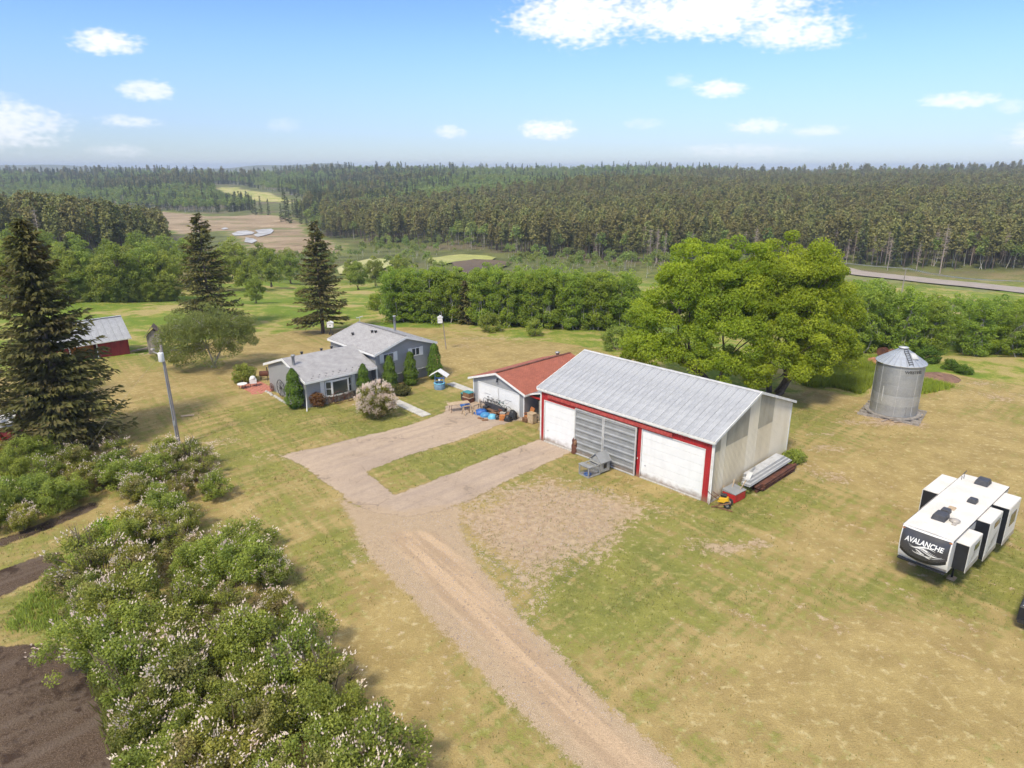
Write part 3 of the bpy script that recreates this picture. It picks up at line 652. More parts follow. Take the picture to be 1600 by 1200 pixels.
def big_shed():
    L, D, E, RG, OV = 16.09, 11.49, 4.62, 6.74, .28
    t = thing('metal_shed', 'long farm shed with grey metal roof, red fascia and white overhead doors', 'shed', (2.41, 53.95, 0), R(-46.15))
    sl = (RG - E) / (D / 2 + OV)
    # shell behind the cladding: sides left open only where doors stand
    b = MB(); b.box(.08, L - .08, D - .12, D - .04, -.3, E, 0); b.box(.04, .12, .1, D - .1, -.3, E, 0)
    b.prism([(.045, .1, E), (.045, D - .1, E), (.045, D / 2, RG - .15)], (.07, 0, 0))
    part(b, 'rear_wall', M['beige_metal'], t)
    part(MB().box(.1, L - .1, .12, D - .12, -.1, .02), 'floor_slab', M['concrete'], t)
    # red front cladding round the openings
    fr = MB()
    sheet(0.08, .42, -.1, 3.66, 0, mb=fr); sheet(.08, 3.86, 3.66, 4.42, 0, mb=fr); sheet(3.86, L - .1, 3.86, 4.42, 0, mb=fr)
    sheet(9.94, 10.26, -.1, 3.86, 0, mb=fr); sheet(15.5, L - .1, -.1, 3.86, 0, mb=fr); sheet(10.26, 15.5, 3.80, 3.86, 0, mb=fr)
    part(fr, 'front_wall', M['red_metal'], t)
    fb = MB(); sheet(.9, 12.9, 3.98, 4.26, -.16, .12, .02, mb=fb); fb.box(.9, 12.9, -.155, -.03, 4.262, 4.28); fb.box(.9, 12.9, -.15, -.02, 3.95, 3.975)
    o = part(fb, 'door_track_cover', M['red_faded'], t); o['label'] = 'faded red track cover with dents'
    # overhead doors, four sections each
    for i, (x0, x1, zt, nsec, lab) in enumerate([(.46, 3.76, 3.62, 6, 'smaller left overhead door'), (10.32, 15.44, 3.80, 6, 'wide right overhead door')]):
        f = MB(); f.box(x0 - .06, x0 - .003, -.03, .12, 0, zt); f.box(x1 + .003, x1 + .06, -.03, .12, 0, zt); f.box(x0 - .06, x1 + .06, -.03, .12, zt + .003, zt + .05)
        fo = part(f, 'door_frame', M['white_trim'], t)
        d = MB().box(x0, x1, .10, .13, .06, zt - .01); do = part(d, 'overhead_door', M['grey_trim'], t); do['label'] = lab
        h = (zt - .06) / nsec
        for k in range(nsec):
            part(MB().box(x0 + .01, x1 - .01, .055, .098, .06 + k * h + .008, .06 + (k + 1) * h - .008), 'panel', M['white_door'], do, bevel=.006)
        part(MB().box(x0, x1, -.05, .14, -.05, .05), 'door_sill', M['concrete'], t)
        part(MB().box(x0 + .3, x0 + .42, .03, .055, 1.0, 1.06), 'door_handle', M['steel'], do)
    # two sliding doors with deep horizontal ribs
    for x0, x1, y in ((3.9, 6.78, -.07), (6.82, 9.9, -.09)):
        d = MB(); sheet(x0 + .09, x1 - .09, .05, 3.78, y, .53, .07, True, mb=d)
        do = part(d, 'sliding_door', M['grey_metal'], t)
        f = MB()
        for a in (x0, x1 - .1): f.box(a, a + .1, y - .09, y + .01, .0, 3.86)
        f.box(x0 + .1, x1 - .1, y - .09, y + .01, 3.78, 3.86); f.box(x0 + .1, x1 - .1, y - .09, y + .01, .0, .08)
        part(f, 'door_frame', M['galv_trim'], do)
    # right gable: wall sheets, the upper ones partly translucent
    W = []; y = 0.1; wd = [.76] * 15
    for i in range(15):
        y0 = .08 + i * .7553; y1 = y0 + .7553
        zt = lambda q: E + min(q + OV, D + OV - q) * sl - .12
        split = None
        if i in (0,): split = 3.72
        if i in (2, 3, 4, 5): split = 3.78
        if i in (8, 9, 10): split = 3.84
        mat = M['beige_metal2'] if i in (6, 7, 1, 12, 11, 13, 14) else M['beige_metal']
        def gs(z0, z1, mt, nm, out=0.0):
            mb = MB(); n = 4; vs = []; fs = []; ya, yb = y0 + .006, y1 - .006
            for k in range(n):
                a = ya + (yb - ya) * k / n; st = (yb - ya) / n
                for q, dd in ((a, 0), (a + st * .6, 0), (a + st * .7, .022), (a + st * .9, .022)):
                    vs += [(L + dd + out, q, z0), (L + dd + out, q, z1 if z1 else zt(q))]
            vs += [(L + out, yb, z0), (L + out, yb, z1 if z1 else zt(yb))]
            for k in range(len(vs) // 2 - 1): fs.append((2 * k, 2 * k + 2, 2 * k + 3, 2 * k + 1))
            mb.add(vs, fs); return part(mb, nm, mt, t)
        if split:
            gs(.1, split, mat, 'wall_panel'); o = gs(split - .02, None, M['skylight'], 'translucent_panel', .014); o['label'] = 'aged translucent wall sheet'
        else: gs(.1, None, mat, 'wall_panel')
    part(MB().box(L - .12, L - .03, .1, D - .1, -.2, 3.6).prism([(L - .12, .1, 3.6), (L - .12, D - .1, 3.6), (L - .12, D - .1, E - .1), (L - .12, D / 2, RG - .3), (L - .12, .1, E - .1)], (.09, 0, 0)), 'gable_backing', M['wood_grey'], t)
    part(MB().box(L - .02, L + .04, .1, D - .1, -.2, .095), 'base_board', M['concrete'], t)
    # roof: ribbed sheets side by side, both slopes
    n = 20; x0 = -.18; x1 = L + .18; wd = (x1 - x0) / n
    first = {}
    for side in (0, 1):
        for i in range(n):
            a = x0 + i * wd; key = side
            if key not in first:
                mb = MB(); pr = []; q = wd / 2
                for k in range(2):
                    pr += [(k * q + .004 * (k == 0), 0), (k * q + q - .085, 0), (k * q + q - .06, .032), (k * q + q - .025, .032)]
                pr.append((wd - .004, 0)); vs = []
                for u, hh in pr:
                    for yy, zz in ((-OV, E), (D / 2, RG)):
                        Y = yy if side == 0 else D - yy
                        vs.append((u, Y, zz + .05 + hh))
                fs = [(2 * k, 2 * k + 2, 2 * k + 3, 2 * k + 1) for k in range(len(pr) - 1)]
                mb.add(vs, fs); o = part(mb, 'roof_panel', M['roof_metal'], t); first[key] = o
            else: o = first[key].copy(); COL.objects.link(o)
            o.location = (a, 0, rnd.uniform(0, .004))
    rb = MB()
    for side in (0, 1):
        f = (lambda q: q) if side == 0 else (lambda q: D - q)
        rb.prism([(-.15, f(-OV + .02), E - .06), (-.15, f(D / 2 - .002), RG - .06), (-.15, f(D / 2 - .002), RG + .03), (-.15, f(-OV + .02), E + .03)], (L + .3, 0, 0))
    part(rb, 'roof_deck', M['wood_grey'], t)
    part(MB().prism([(x0, D / 2 - .2, RG + .02), (x0, D / 2, RG + .1), (x0, D / 2 + .2, RG + .02), (x0, D / 2, RG + .06)], (x1 - x0, 0, 0)), 'ridge_cap', M['galv_trim'], t)
    for xx in (x0 - .06, x1):
        v = MB()
        for side in (0, 1):
            f = (lambda q: q) if side == 0 else (lambda q: D - q)
            v.prism([(xx, f(-OV - .02), E - .10), (xx, f(D / 2 - .002), RG - .10), (xx, f(D / 2 - .002), RG + .11), (xx, f(-OV - .02), E + .10)], (.06, 0, 0))
        part(v, 'rake_trim', M['white_trim'], t)
    part(MB().box(x0, x1, -OV - .045, -OV - .004, E - .12, E + .045), 'fascia', M['white_trim'], t)
    part(MB().box(x0, x1, -OV + .0, 0.02, 4.425, 4.47), 'soffit', M['white_trim'], t)
    for xx in (-.02, L - .11): part(MB().box(xx, xx + .13, -.045, .09, -.1, 4.42), 'corner_trim', M['white_trim'], t)
    part(MB().box(L - .02, L + .05, D - .09, D + .04, -.1, 4.55), 'corner_trim', M['white_trim'], t)
    part(MB().tube([(L + .09, -.2, 4.5), (L + .09, -.08, 4.2), (L + .09, -.08, .1), (L + .12, -.2, .0)], .045, 6), 'downspout', M['white_trim'], t)
    part(MB().box(9.99, 10.05, -.05, -.0, 1.4, 1.5), 'latch', M['white_trim'], t)
    return t


def window(parent, x0, x1, z0, z1, y=0, mull=1, hor=False, shutters=(0, 0), face=-1):
    """window in the XZ plane, facing -Y"""
    f = MB(); w_ = .07
    f.box(x0, x0 + w_, y - .05, y + .02, z0, z1); f.box(x1 - w_, x1, y - .05, y + .02, z0, z1)
    f.box(x0 + w_, x1 - w_, y - .05, y + .02, z0, z0 + w_); f.box(x0 + w_, x1 - w_, y - .05, y + .02, z1 - w_, z1)
    for k in range(mull):
        c = x0 + (x1 - x0) * (k + 1) / (mull + 1); f.box(c - .035, c + .035, y - .045, y + .02, z0 + w_, z1 - w_)
    if hor: c = (z0 + z1) / 2; f.box(x0 + w_, x1 - w_, y - .043, y + .02, c - .03, c + .03)
    fo = f.build('window', M['white'], parent)
    MB().box(x0 + w_, x1 - w_, y - .01, y + .01, z0 + w_, z1 - w_).build('pane', M['glass'], fo)
    for k, s_ in enumerate(shutters):
        if s_:
            a = x0 - s_ - .01 if k == 0 else x1 + .01
            mb = MB(); mb.box(a, a + s_, y - .04, y, z0 - .05, z1 + .05)
            for q in range(int((z1 - z0) / .14)): mb.box(a + .04, a + s_ - .04, y - .052, y - .04, z0 + .04 + q * .14, z0 + .12 + q * .14)
            mb.build('shutter', M['white'], parent)
    return fo


def house():
    t = thing('farmhouse', 'grey split level farmhouse with light shingle roofs and white trimmed windows', 'house', (-19.69, 61.9, 0), R(43))
    W, D, E, RG = 7.65, 8.15, 2.62, 4.06
    def gable(x0, x1, D, e, r, ovy=.5, th=.14, name='roof'):
        mb = MB(); sl = (r - e) / (D / 2 + ovy)
        for s_ in (0, 1):
            f = (lambda q: q) if s_ == 0 else (lambda q: D - q)
            mb.prism([(x0, f(-ovy), e), (x0, f(D / 2), r), (x0, f(D / 2), r + th), (x0, f(-ovy), e + th)], (x1 - x0, 0, 0))
        o = part(mb, name, M['shingle'], t); uv_roof(o); return o
    # low wing walls, front left open for the bay and the recessed door
    wl = MB(); y1 = D
    wl.prism([(0, 0, -.3), (0, y1, -.3), (0, y1, E), (0, y1 / 2, RG - .06), (0, 0, E)], (.15, 0, 0))
    wl.box(.15, 6.35, 0, .15, -.3, E); wl.box(.15, W + 1.2, y1 - .15, y1, -.3, E)
    part(wl, 'wall', M['siding'], t)
    part(MB().box(6.35, 8.6, 1.3, 1.45, -.3, E).box(6.20, 6.35, .15, 1.3, -.3, E), 'porch_wall', M['siding'], t)
    part(MB().box(1.5, 5.2, -.06, -.004, -.2, .66), 'stone_veneer', M['stone'], t)
    part(MB().box(6.3, 8.2, -.35, 1.28, -.25, .14), 'porch_step', M['concrete'], t)
    dr = part(MB().box(6.62, 7.5, 1.22, 1.29, .16, 2.2), 'door', M['white'], t)
    part(MB().box(6.8, 7.32, 1.20, 1.215, 1.1, 2.0), 'pane', M['glass'], dr)
    part(MB().box(7.66, 7.80, -.3, -.16, -.1, E - .1), 'porch_post', M['white'], t)
    r1 = gable(-.25, W + .02, D, E, RG, .5)
    r1['label'] = 'light grey shingle roof of the low wing'
    tr = MB()
    for s_ in (0, 1):
        f = (lambda q: q) if s_ == 0 else (lambda q: D - q)
        tr.prism([(-.30, f(-.52), E - .12), (-.30, f(D / 2 + (.0)), RG - .12), (-.30, f(D / 2), RG + .12), (-.30, f(-.52), E + .12)], (.045, 0, 0))
    part(tr, 'barge_board', M['white'], t)
    part(MB().box(-.28, W, -.56, -.505, E - .1, E + .1), 'gutter', M['white'], t)
    part(MB().box(-.2, W, -.5, 0, E - .06, E - .02), 'soffit', M['white'], t)
    part(MB().tube([(-.05, -.5, E - .05), (-.05, -.12, E - .35), (-.05, -.12, .75), (-.55, -1.0, .05)], .05, 6), 'downspout', M['white'], t)
    # bay window: three frames, the middle one wide, standing a little proud
    bay = part(MB().prism([(2.0, -.002, .66), (2.55, -.42, .66), (4.35, -.42, .66), (4.9, -.002, .66)], (0, 0, .08)), 'bay_window', M['white'], t)
    part(MB().prism([(2.0, -.002, 2.24), (2.55, -.42, 2.24), (4.35, -.42, 2.24), (4.9, -.002, 2.24)], (0, 0, .09)), 'window_head', M['white'], bay)
    def slanted(p, q, mull):
        p = Vector(p); q = Vector(q); d = (q - p); n = Vector((d.y, -d.x, 0)).normalized() * .03; z0, z1 = .742, 2.238
        f = MB()
        def seg(a, c, za, zb): A = p + d * a; C = p + d * c; f.hexa([(A.x - n.x, A.y - n.y, za), (C.x - n.x, C.y - n.y, za), (C.x + n.x, C.y + n.y, za), (A.x + n.x, A.y + n.y, za), (A.x - n.x, A.y - n.y, zb), (C.x - n.x, C.y - n.y, zb), (C.x + n.x, C.y + n.y, zb), (A.x + n.x, A.y + n.y, zb)])
        e_ = .08 / d.length
        seg(0, e_, z0, z1); seg(1 - e_, 1, z0, z1); seg(e_, 1 - e_, z0, z0 + .08); seg(e_, 1 - e_, z1 - .08, z1)
        if mull: seg(e_, 1 - e_, 1.45, 1.51)
        fo = f.build('window_frame', M['white'], bay)
        g = MB(); A = p + d * e_; C = p + d * (1 - e_); n2 = n * .3
        g.hexa([(A.x - n2.x, A.y - n2.y, z0), (C.x - n2.x, C.y - n2.y, z0), (C.x + n2.x, C.y + n2.y, z0), (A.x + n2.x, A.y + n2.y, z0), (A.x - n2.x, A.y - n2.y, z1), (C.x - n2.x, C.y - n2.y, z1), (C.x + n2.x, C.y + n2.y, z1), (A.x + n2.x, A.y + n2.y, z1)])
        g.build('pane', M['glass'], bay)
    slanted((2.03, -.03, 0), (2.55, -.40, 0), True); slanted((2.57, -.40, 0), (4.33, -.40, 0), False); slanted((4.35, -.40, 0), (4.87, -.03, 0), True)
    for a, c in ((2.62, 2.78), (4.0, 4.27)): part(MB().box(a, c, -.36, -.34, .8, 2.2), 'curtain', M['white'], t)
    for a in (1.52, 4.94): part(MB().box(a, a + .42, -.045, -.003, .62, 2.3).box(a + .05, a + .37, -.055, -.045, .7, 1.4).box(a + .05, a + .37, -.055, -.045, 1.5, 2.2), 'shutter', M['white'], t)
    # chimney box at the left gable with round flue
    cb = MB(); cb.box(-.38, -.005, 2.2, 3.0, -.2, 3.55); cb.box(-.42, .75, 2.15, 3.05, 3.55, 3.62); cb.box(-.005, .7, 2.2, 3.0, 3.1, 3.55)
    part(cb, 'chimney_chase', M['siding'], t)
    part(MB().lathe([(.15, 0), (.15, .95), (.2, .96), (.2, 1.12), (.0, 1.16)], 12, (.25, 2.6, 3.62)), 'flue', M['grey_metal'], t)
    # small roof fittings
    for x, y in ((2.0, D / 2 + .25), (4.1, D / 2 + .1), (5.3, D / 2 + .2)):
        zz = RG + .1; part(MB().lathe([(.11, 0), (.11, .22), (.17, .24), (.17, .3), (0, .32)], 10, (x, y, zz - .06)), 'roof_vent', M['black'], t)
    sg = MB(); sl = (RG - E) / (D / 2 + .5)
    for i in range(9):
        for k in (0, 1):
            y = -.5 + .28 + k * .35 + rnd.uniform(-.05, .05); x = .6 + i * .72 + k * .3; z = E + (y + .5) * sl + .14; sg.box(x, x + .09, y, y + .05, z, z + .06)
    part(sg, 'snow_guards', M['dark'], t)['kind'] = 'stuff'
    # upper block, gable end to the front: own frame origin offset
    ox, oy = -14.06 + 19.69, 67.66 - 61.9; a = R(-43); ux, uy = ox * math.cos(a) - oy * math.sin(a), ox * math.sin(a) + oy * math.cos(a)
    W2, D2, E2, R2 = 7.28, 9.3, 3.78, 5.06; c = ux + W2 / 2
    up = MB()
    up.prism([(ux, uy, 1.25), (ux + W2, uy, 1.25), (ux + W2, uy, E2), (c, uy, R2 - .06), (ux, uy, E2)], (0, .15, 0))
    up.prism([(ux, uy + D2 - .2, 1.25), (ux + W2, uy + D2 - .2, 1.25), (ux + W2, uy + D2 - .2, E2), (c, uy + D2 - .2, R2 - .06), (ux, uy + D2 - .2, E2)], (0, .15, 0))
    up.box(ux, ux + .15, uy + .15, uy + D2 - .2, 1.25, E2); up.box(ux + W2 - .15, ux + W2, uy + .15, uy + D2 - .2, 1.25, E2)
    part(up, 'upper_wall', M['siding'], t)
    part(MB().box(ux + .1, ux + W2 - .1, uy + .55, uy + D2 - .4, -.3, 1.25), 'basement_wall', M['siding'], t)
    part(MB().box(ux, ux + W2, uy, uy + D2, 1.17, 1.248), 'floor_edge', M['white_trim'], t)
    mb = MB(); o2 = .32
    for s_ in (0, 1):
        f = (lambda q: ux + q) if s_ == 0 else (lambda q: ux + W2 - q)
        mb.prism([(f(-.35), uy - .42, E2), (f(W2 / 2), uy - .42, R2), (f(W2 / 2), uy - .42, R2 + .14), (f(-.35), uy - .42, E2 + .14)], (0, D2 + .35, 0))
    r2 = part(mb, 'roof', M['shingle'], t); uv_roof(r2); r2['label'] = 'light grey shingle roof of the taller block'
    tr = MB()
    for s_ in (0, 1):
        f = (lambda q: ux + q) if s_ == 0 else (lambda q: ux + W2 - q)
        tr.prism([(f(-.38), uy - .47, E2 - .14), (f(W2 / 2), uy - .47, R2 - .14), (f(W2 / 2), uy - .47, R2 + .12), (f(-.38), uy - .47, E2 + .12)], (0, .045, 0))
    part(tr, 'barge_board', M['white'], t)
    part(MB().box(ux - .42, ux - .36, uy - .4, uy + D2 - .1, E2 - .1, E2 + .1), 'gutter', M['white'], t)
    part(MB().box(ux + W2 + .36, ux + W2 + .42, uy - .4, uy + D2 - .1, E2 - .1, E2 + .1), 'gutter', M['white'], t)
    part(MB().box(c - .12, c + .12, uy - .4, uy + D2 - .1, R2 + .13, R2 + .17), 'ridge_cap', M['shingle'], t)
    window(t, ux + .95, ux + 2.25, 2.75, 3.62, uy, 1, shutters=(.42, .42))
    window(t, ux + 4.5, ux + 5.55, 2.75, 3.62, uy, 1, shutters=(.42, .42))
    window(t, ux + 4.6, ux + 5.3, .35, 1.05, uy + .55, 0, shutters=(0, .35))
    sl2 = (R2 - E2) / (W2 / 2 + .35)
    for x, y in ((1.35, 6.6), (2.6, 4.6), (2.75, 4.1)):
        z = E2 + (x + .35) * sl2 + .12; part(MB().lathe([(.1, 0), (.1, .18), (.17, .2), (.17, .28), (0, .3)], 10, (ux + x, uy + y, z)), 'roof_vent', M['black'], t)
    z = E2 + (W2 - 4.6 + .35) * sl2
    part(MB().lathe([(.13, 0), (.13, 1.55), (.18, 1.56), (.18, 1.68), (0, 1.7)], 12, (ux + 5.3, uy + 4.2, z)), 'flue', M['grey_metal'], t)
    ant = MB(); ant.tube([(c, uy + D2 - .5, R2), (c, uy + D2 - .5, R2 + .75)], .03, 6); ant.bar((c - .4, uy + D2 - .5, R2 + .68), (c + .4, uy + D2 - .5, R2 + .8), .05)
    ant.bar((c - .3, uy + D2 - .75, R2 + .72), (c - .3, uy + D2 - .25, R2 + .72), .03); ant.bar((c + .2, uy + D2 - .7, R2 + .76), (c + .2, uy + D2 - .3, R2 + .76), .03)
    part(ant, 'antenna', M['galv_trim'], t)
    # white electric / patio door on the left rear
    window(t, 1.0, 2.2, 1.1, 2.1, D + .001, 0) if False else None
    return t


def garage():
    W, Ln, E, RG = 7.08, 10.1, 2.36, 3.62
    t = thing('garage', 'grey double garage with red shingle roof and two white doors', 'garage', (-3.8, 64.03, 0), R(-45.9))
    w_ = MB(); w_.prism([(0, 0, 2.2), (W, 0, 2.2), (W, 0, E), (W / 2, 0, RG - .05), (0, 0, E)], (0, .14, 0))
    for a, c in ((0, .74), (3.5, 3.62), (6.42, W)): w_.box(a, c, 0, .14, -.3, 2.2)
    w_.box(0, .14, .14, Ln - .14, -.3, E); w_.box(W - .14, W, .14, Ln - .14, -.3, E); w_.prism([(0, Ln - .14, -.3), (W, Ln - .14, -.3), (W, Ln - .14, E), (W / 2, Ln - .14, RG - .05), (0, Ln - .14, E)], (0, .14, 0))
    part(w_, 'wall', M['siding'], t)
    for x0, x1 in ((.76, 3.48), (3.64, 6.4)):
        do = part(MB().box(x0, x1, .07, .1, 0, 2.18), 'garage_door', M['grey_trim'], t)
        for k in range(4): part(MB().box(x0 + .01, x1 - .01, .03, .068, .01 + k * .545, .01 + k * .545 + .535), 'panel', M['white_door'], do, bevel=.005)
        part(MB().box((x0 + x1) / 2 - .5, (x0 + x1) / 2 + .35, .01, .029, 1.22, 1.25), 'door_bar', M['steel'], do)
        f = MB(); f.box(x0 - .07, x0 - .004, -.03, .03, 0, 2.25); f.box(x1 + .004, x1 + .07, -.03, .03, 0, 2.25); f.box(x0 - .004, x1 + .004, -.03, .03, 2.184, 2.25)
        part(f, 'door_frame', M['white'], t)
    mb = MB()
    for s_ in (0, 1):
        f = (lambda q: q) if s_ == 0 else (lambda q: W - q)
        mb.prism([(f(-.4), -.3, E), (f(W / 2), -.3, RG), (f(W / 2), -.3, RG + .12), (f(-.4), -.3, E + .12)], (0, Ln + .5, 0))
    o = part(mb, 'roof', M['shingle_red'], t); uv_roof(o)
    tr = MB()
    for s_ in (0, 1):
        f = (lambda q: q) if s_ == 0 else (lambda q: W - q)
        tr.prism([(f(-.43), -.35, E - .1), (f(W / 2), -.35, RG - .1), (f(W / 2), -.35, RG + .1), (f(-.43), -.35, E + .1)], (0, .045, 0))
    part(tr, 'barge_board', M['white'], t)
    part(MB().box(W / 2 - .13, W / 2 + .13, -.28, Ln + .2, RG + .1, RG + .15), 'ridge_cap', M['rust'], t)
    part(MB().box(W + .37, W + .43, -.3, Ln, E - .08, E + .1), 'gutter', M['white'], t)
    part(MB().box(-.43, -.37, -.3, Ln, E - .08, E + .1), 'gutter', M['white'], t)
    part(MB().box(W - .1, W + .012, -.03, -.002, 0, E), 'corner_trim', M['white'], t); part(MB().box(-.012, .1, -.03, -.002, 0, E), 'corner_trim', M['white'], t)
    part(MB().lathe([(.16, 0), (.16, .28), (.24, .3), (.24, .4), (0, .45)], 12, (W / 2 - .35, 8.7, RG + .0)), 'roof_vent', M['steel'], t)
    part(MB().box(3.5, 3.62, -.16, -.004, 2.95, 3.12).lathe([(.05, 0), (.1, -.16)], 8, (3.56, -.14, 2.95)), 'yard_light', M['black'], t)
    part(MB().box(3.47, 3.65, -.07, -.004, 2.6, 2.75), 'electric_box', M['galv_trim'], t)
    # link roof and wall between garage and shed
    k = thing('lean_to', 'narrow lean-to with red beam and grey green wall between garage and metal shed', 'lean-to', (-3.8, 64.03, 0), R(-45.9))
    part(MB().box(W + .15, W + 2.9, 1.75, 1.85, -.2, 2.3), 'rear_wall', M['teal'] if False else M['dark'], k)
    mb = MB(); x = W + 1.35
    # wall running along the shed's left side
    mb.box(W + 2.3, W + 2.36, .1, 4.0, -.2, 2.15)
    part(mb, 'side_wall', M['wood_grey'], k)
    n = 8
    for i in range(n): part(MB().box(W + 1.25 + i * .18, W + 1.25 + (i + 1) * .18 - .012, .62, .66, -.05, 2.05), 'wall_board', M['skylight'], k)
    part(MB().box(W + .2, W + 2.45, .5, .6, 2.08, 2.26), 'beam', M['redpaint'], k)
    part(MB().prism([(W + 1.2, .64, 2.28), (W + 2.62, .64, 2.28), (W + 2.62, .64, 2.95)], (0, .05, 0)), 'gable_board', M['galv_trim'], k)
    part(MB().prism([(W + .46, .3, 2.42), (W + 2.66, .3, 3.05), (W + 2.66, .3, 3.12), (W + .46, .3, 2.49)], (0, 7, 0)), 'roof', M['grey_metal'], k)
    part(MB().prism([(W + .46, .22, 2.38), (W + 2.66, .22, 3.01), (W + 2.66, .22, 3.15), (W + .46, .22, 2.5)], (0, .06, 0)), 'fascia', M['white'], k)
    return t


def barn():
    o = G(156, 560); t = thing('red_barn', 'small red barn with silvery metal roof and open bay, left of the birch', 'barn', (*o, 0), R(44.5))
    L, D, E, RG = 3.4, 5.2, 2.0, 4.3
    w_ = MB(); w_.box(0, L, 0, .12, -.3, E); w_.prism([(L - .12, .12, -.3), (L - .12, D, -.3), (L - .12, D, E), (L - .12, D / 2, RG - .1), (L - .12, .12, E)], (.12, 0, 0))
    w_.box(-5.4, L - .12, D - .12, D, -.3, E); w_.prism([(-5.4, .12, -.3), (-5.4, D - .12, -.3), (-5.4, D - .12, E), (-5.4, D / 2, RG - .1), (-5.4, .12, E)], (.12, 0, 0))
    part(w_, 'wall', M['redpaint_dull'], t)
    part(MB().box(-3.0, -.2, 1.0, 1.1, -.2, 1.9), 'bay_back', M['orange'], t)
    part(MB().box(-5.3, -3.05, .0, .1, -.3, E), 'side_door', M['redpaint_dull'], t)
    for x in (-.14, -3.0): part(MB().box(x, x + .12, -.06, .06, -.1, 2.0), 'post', M['white'], t)
    n = 12; x0 = -5.8; x1 = L + .35; wd = (x1 - x0) / n
    for s_ in (0, 1):
        f = (lambda q: q) if s_ == 0 else (lambda q: D - q)
        base = None
        for i in range(n):
            if base is None:
                mb = MB(); mb.prism([(.006, f(-.35), E - .05), (.006, f(D / 2), RG), (.006, f(D / 2), RG + .03), (.006, f(-.35), E - .02)], (wd - .012, 0, 0))
                mb.prism([(wd - .05, f(-.35), E - .02), (wd - .05, f(D / 2), RG + .03), (wd - .05, f(D / 2), RG + .06), (wd - .05, f(-.35), E + .01)], (.04, 0, 0))
                base = part(mb, 'roof_panel', M['roof_metal'], t); p_ = base
            else: p_ = base.copy(); COL.objects.link(p_)
            p_.location = (x0 + i * wd, 0, 0)
    part(MB().box(x0, x1, D / 2 - .14, D / 2 + .14, RG + .05, RG + .09), 'ridge_cap', M['galv_trim'], t)
    part(MB().box(x0, x1, -.39, -.355, E - .12, E + .01), 'fascia', M['white_trim'], t)
    return t


def left_shed():
    o = G(15, 702); t = thing('red_hut', 'red painted hut with pale roof at the left edge behind the big spruce', 'shed', (o[0] + .6, o[1], 0), R(20))
    part(MB().box(-3, 0, 0, 2.6, -.2, 2.1).prism([(-3, 0, 2.1), (-3, 2.6, 2.1), (-3, 1.3, 2.9)], (3, 0, 0)), 'wall', M['redpaint_dull'], t)
    for s_ in (0, 1):
        f = (lambda q: q) if s_ == 0 else (lambda q: 2.6 - q)
        part(MB().prism([(-3.2, f(-.25), 2.02), (-3.2, f(1.3), 2.98), (-3.2, f(1.3), 3.06), (-3.2, f(-.25), 2.1)], (3.4, 0, 0)), 'roof', M['galv_trim'], t)
    part(MB().box(-1.8, -.9, -.05, -.003, 0, 1.8), 'door', M['redpaint'], t)


def outhouse():
    o = G(245, 549); t = thing('privy', 'weathered narrow wooden outbuilding with mossy brown roof behind the leaning pole', 'outbuilding', (*o, 0), R(20))
    for i in range(6):
        part(MB().box(-.8 + i * .267, -.8 + (i + 1) * .267 - .015, -.75, -.71, -.1, 2.2), 'board', M['wood_grey'], t)
    part(MB().box(-.8, .8, -.70, .7, -.1, 2.2).prism([(-.8, -.7, 2.2), (.8, -.7, 2.2), (0, -.7, 2.9)], (0, 1.4, 0)), 'wall', M['wood_grey'], t)
    for s_ in (-1, 1):
        part(MB().prism([(s_ * 1.05, -1.0, 2.0), (0, -1.0, 3.35), (0, -1.0, 3.45), (s_ * 1.05, -1.0, 2.1)], (0, 2.0, 0)), 'roof', M['roof_moss'], t)


M['redpaint_dull'] = pm('dull_barn_red', (.30, .035, .04), (.22, .03, .035), 2.5, .75, .15, fine=.12, stretch=(1, 1, .3))
M['roof_moss'] = pm('mossy_shakes', (.20, .13, .11), (.13, .10, .075), 5, .9, .4, fine=.25)
big_shed(); house(); garage(); barn(); left_shed(); outhouse()


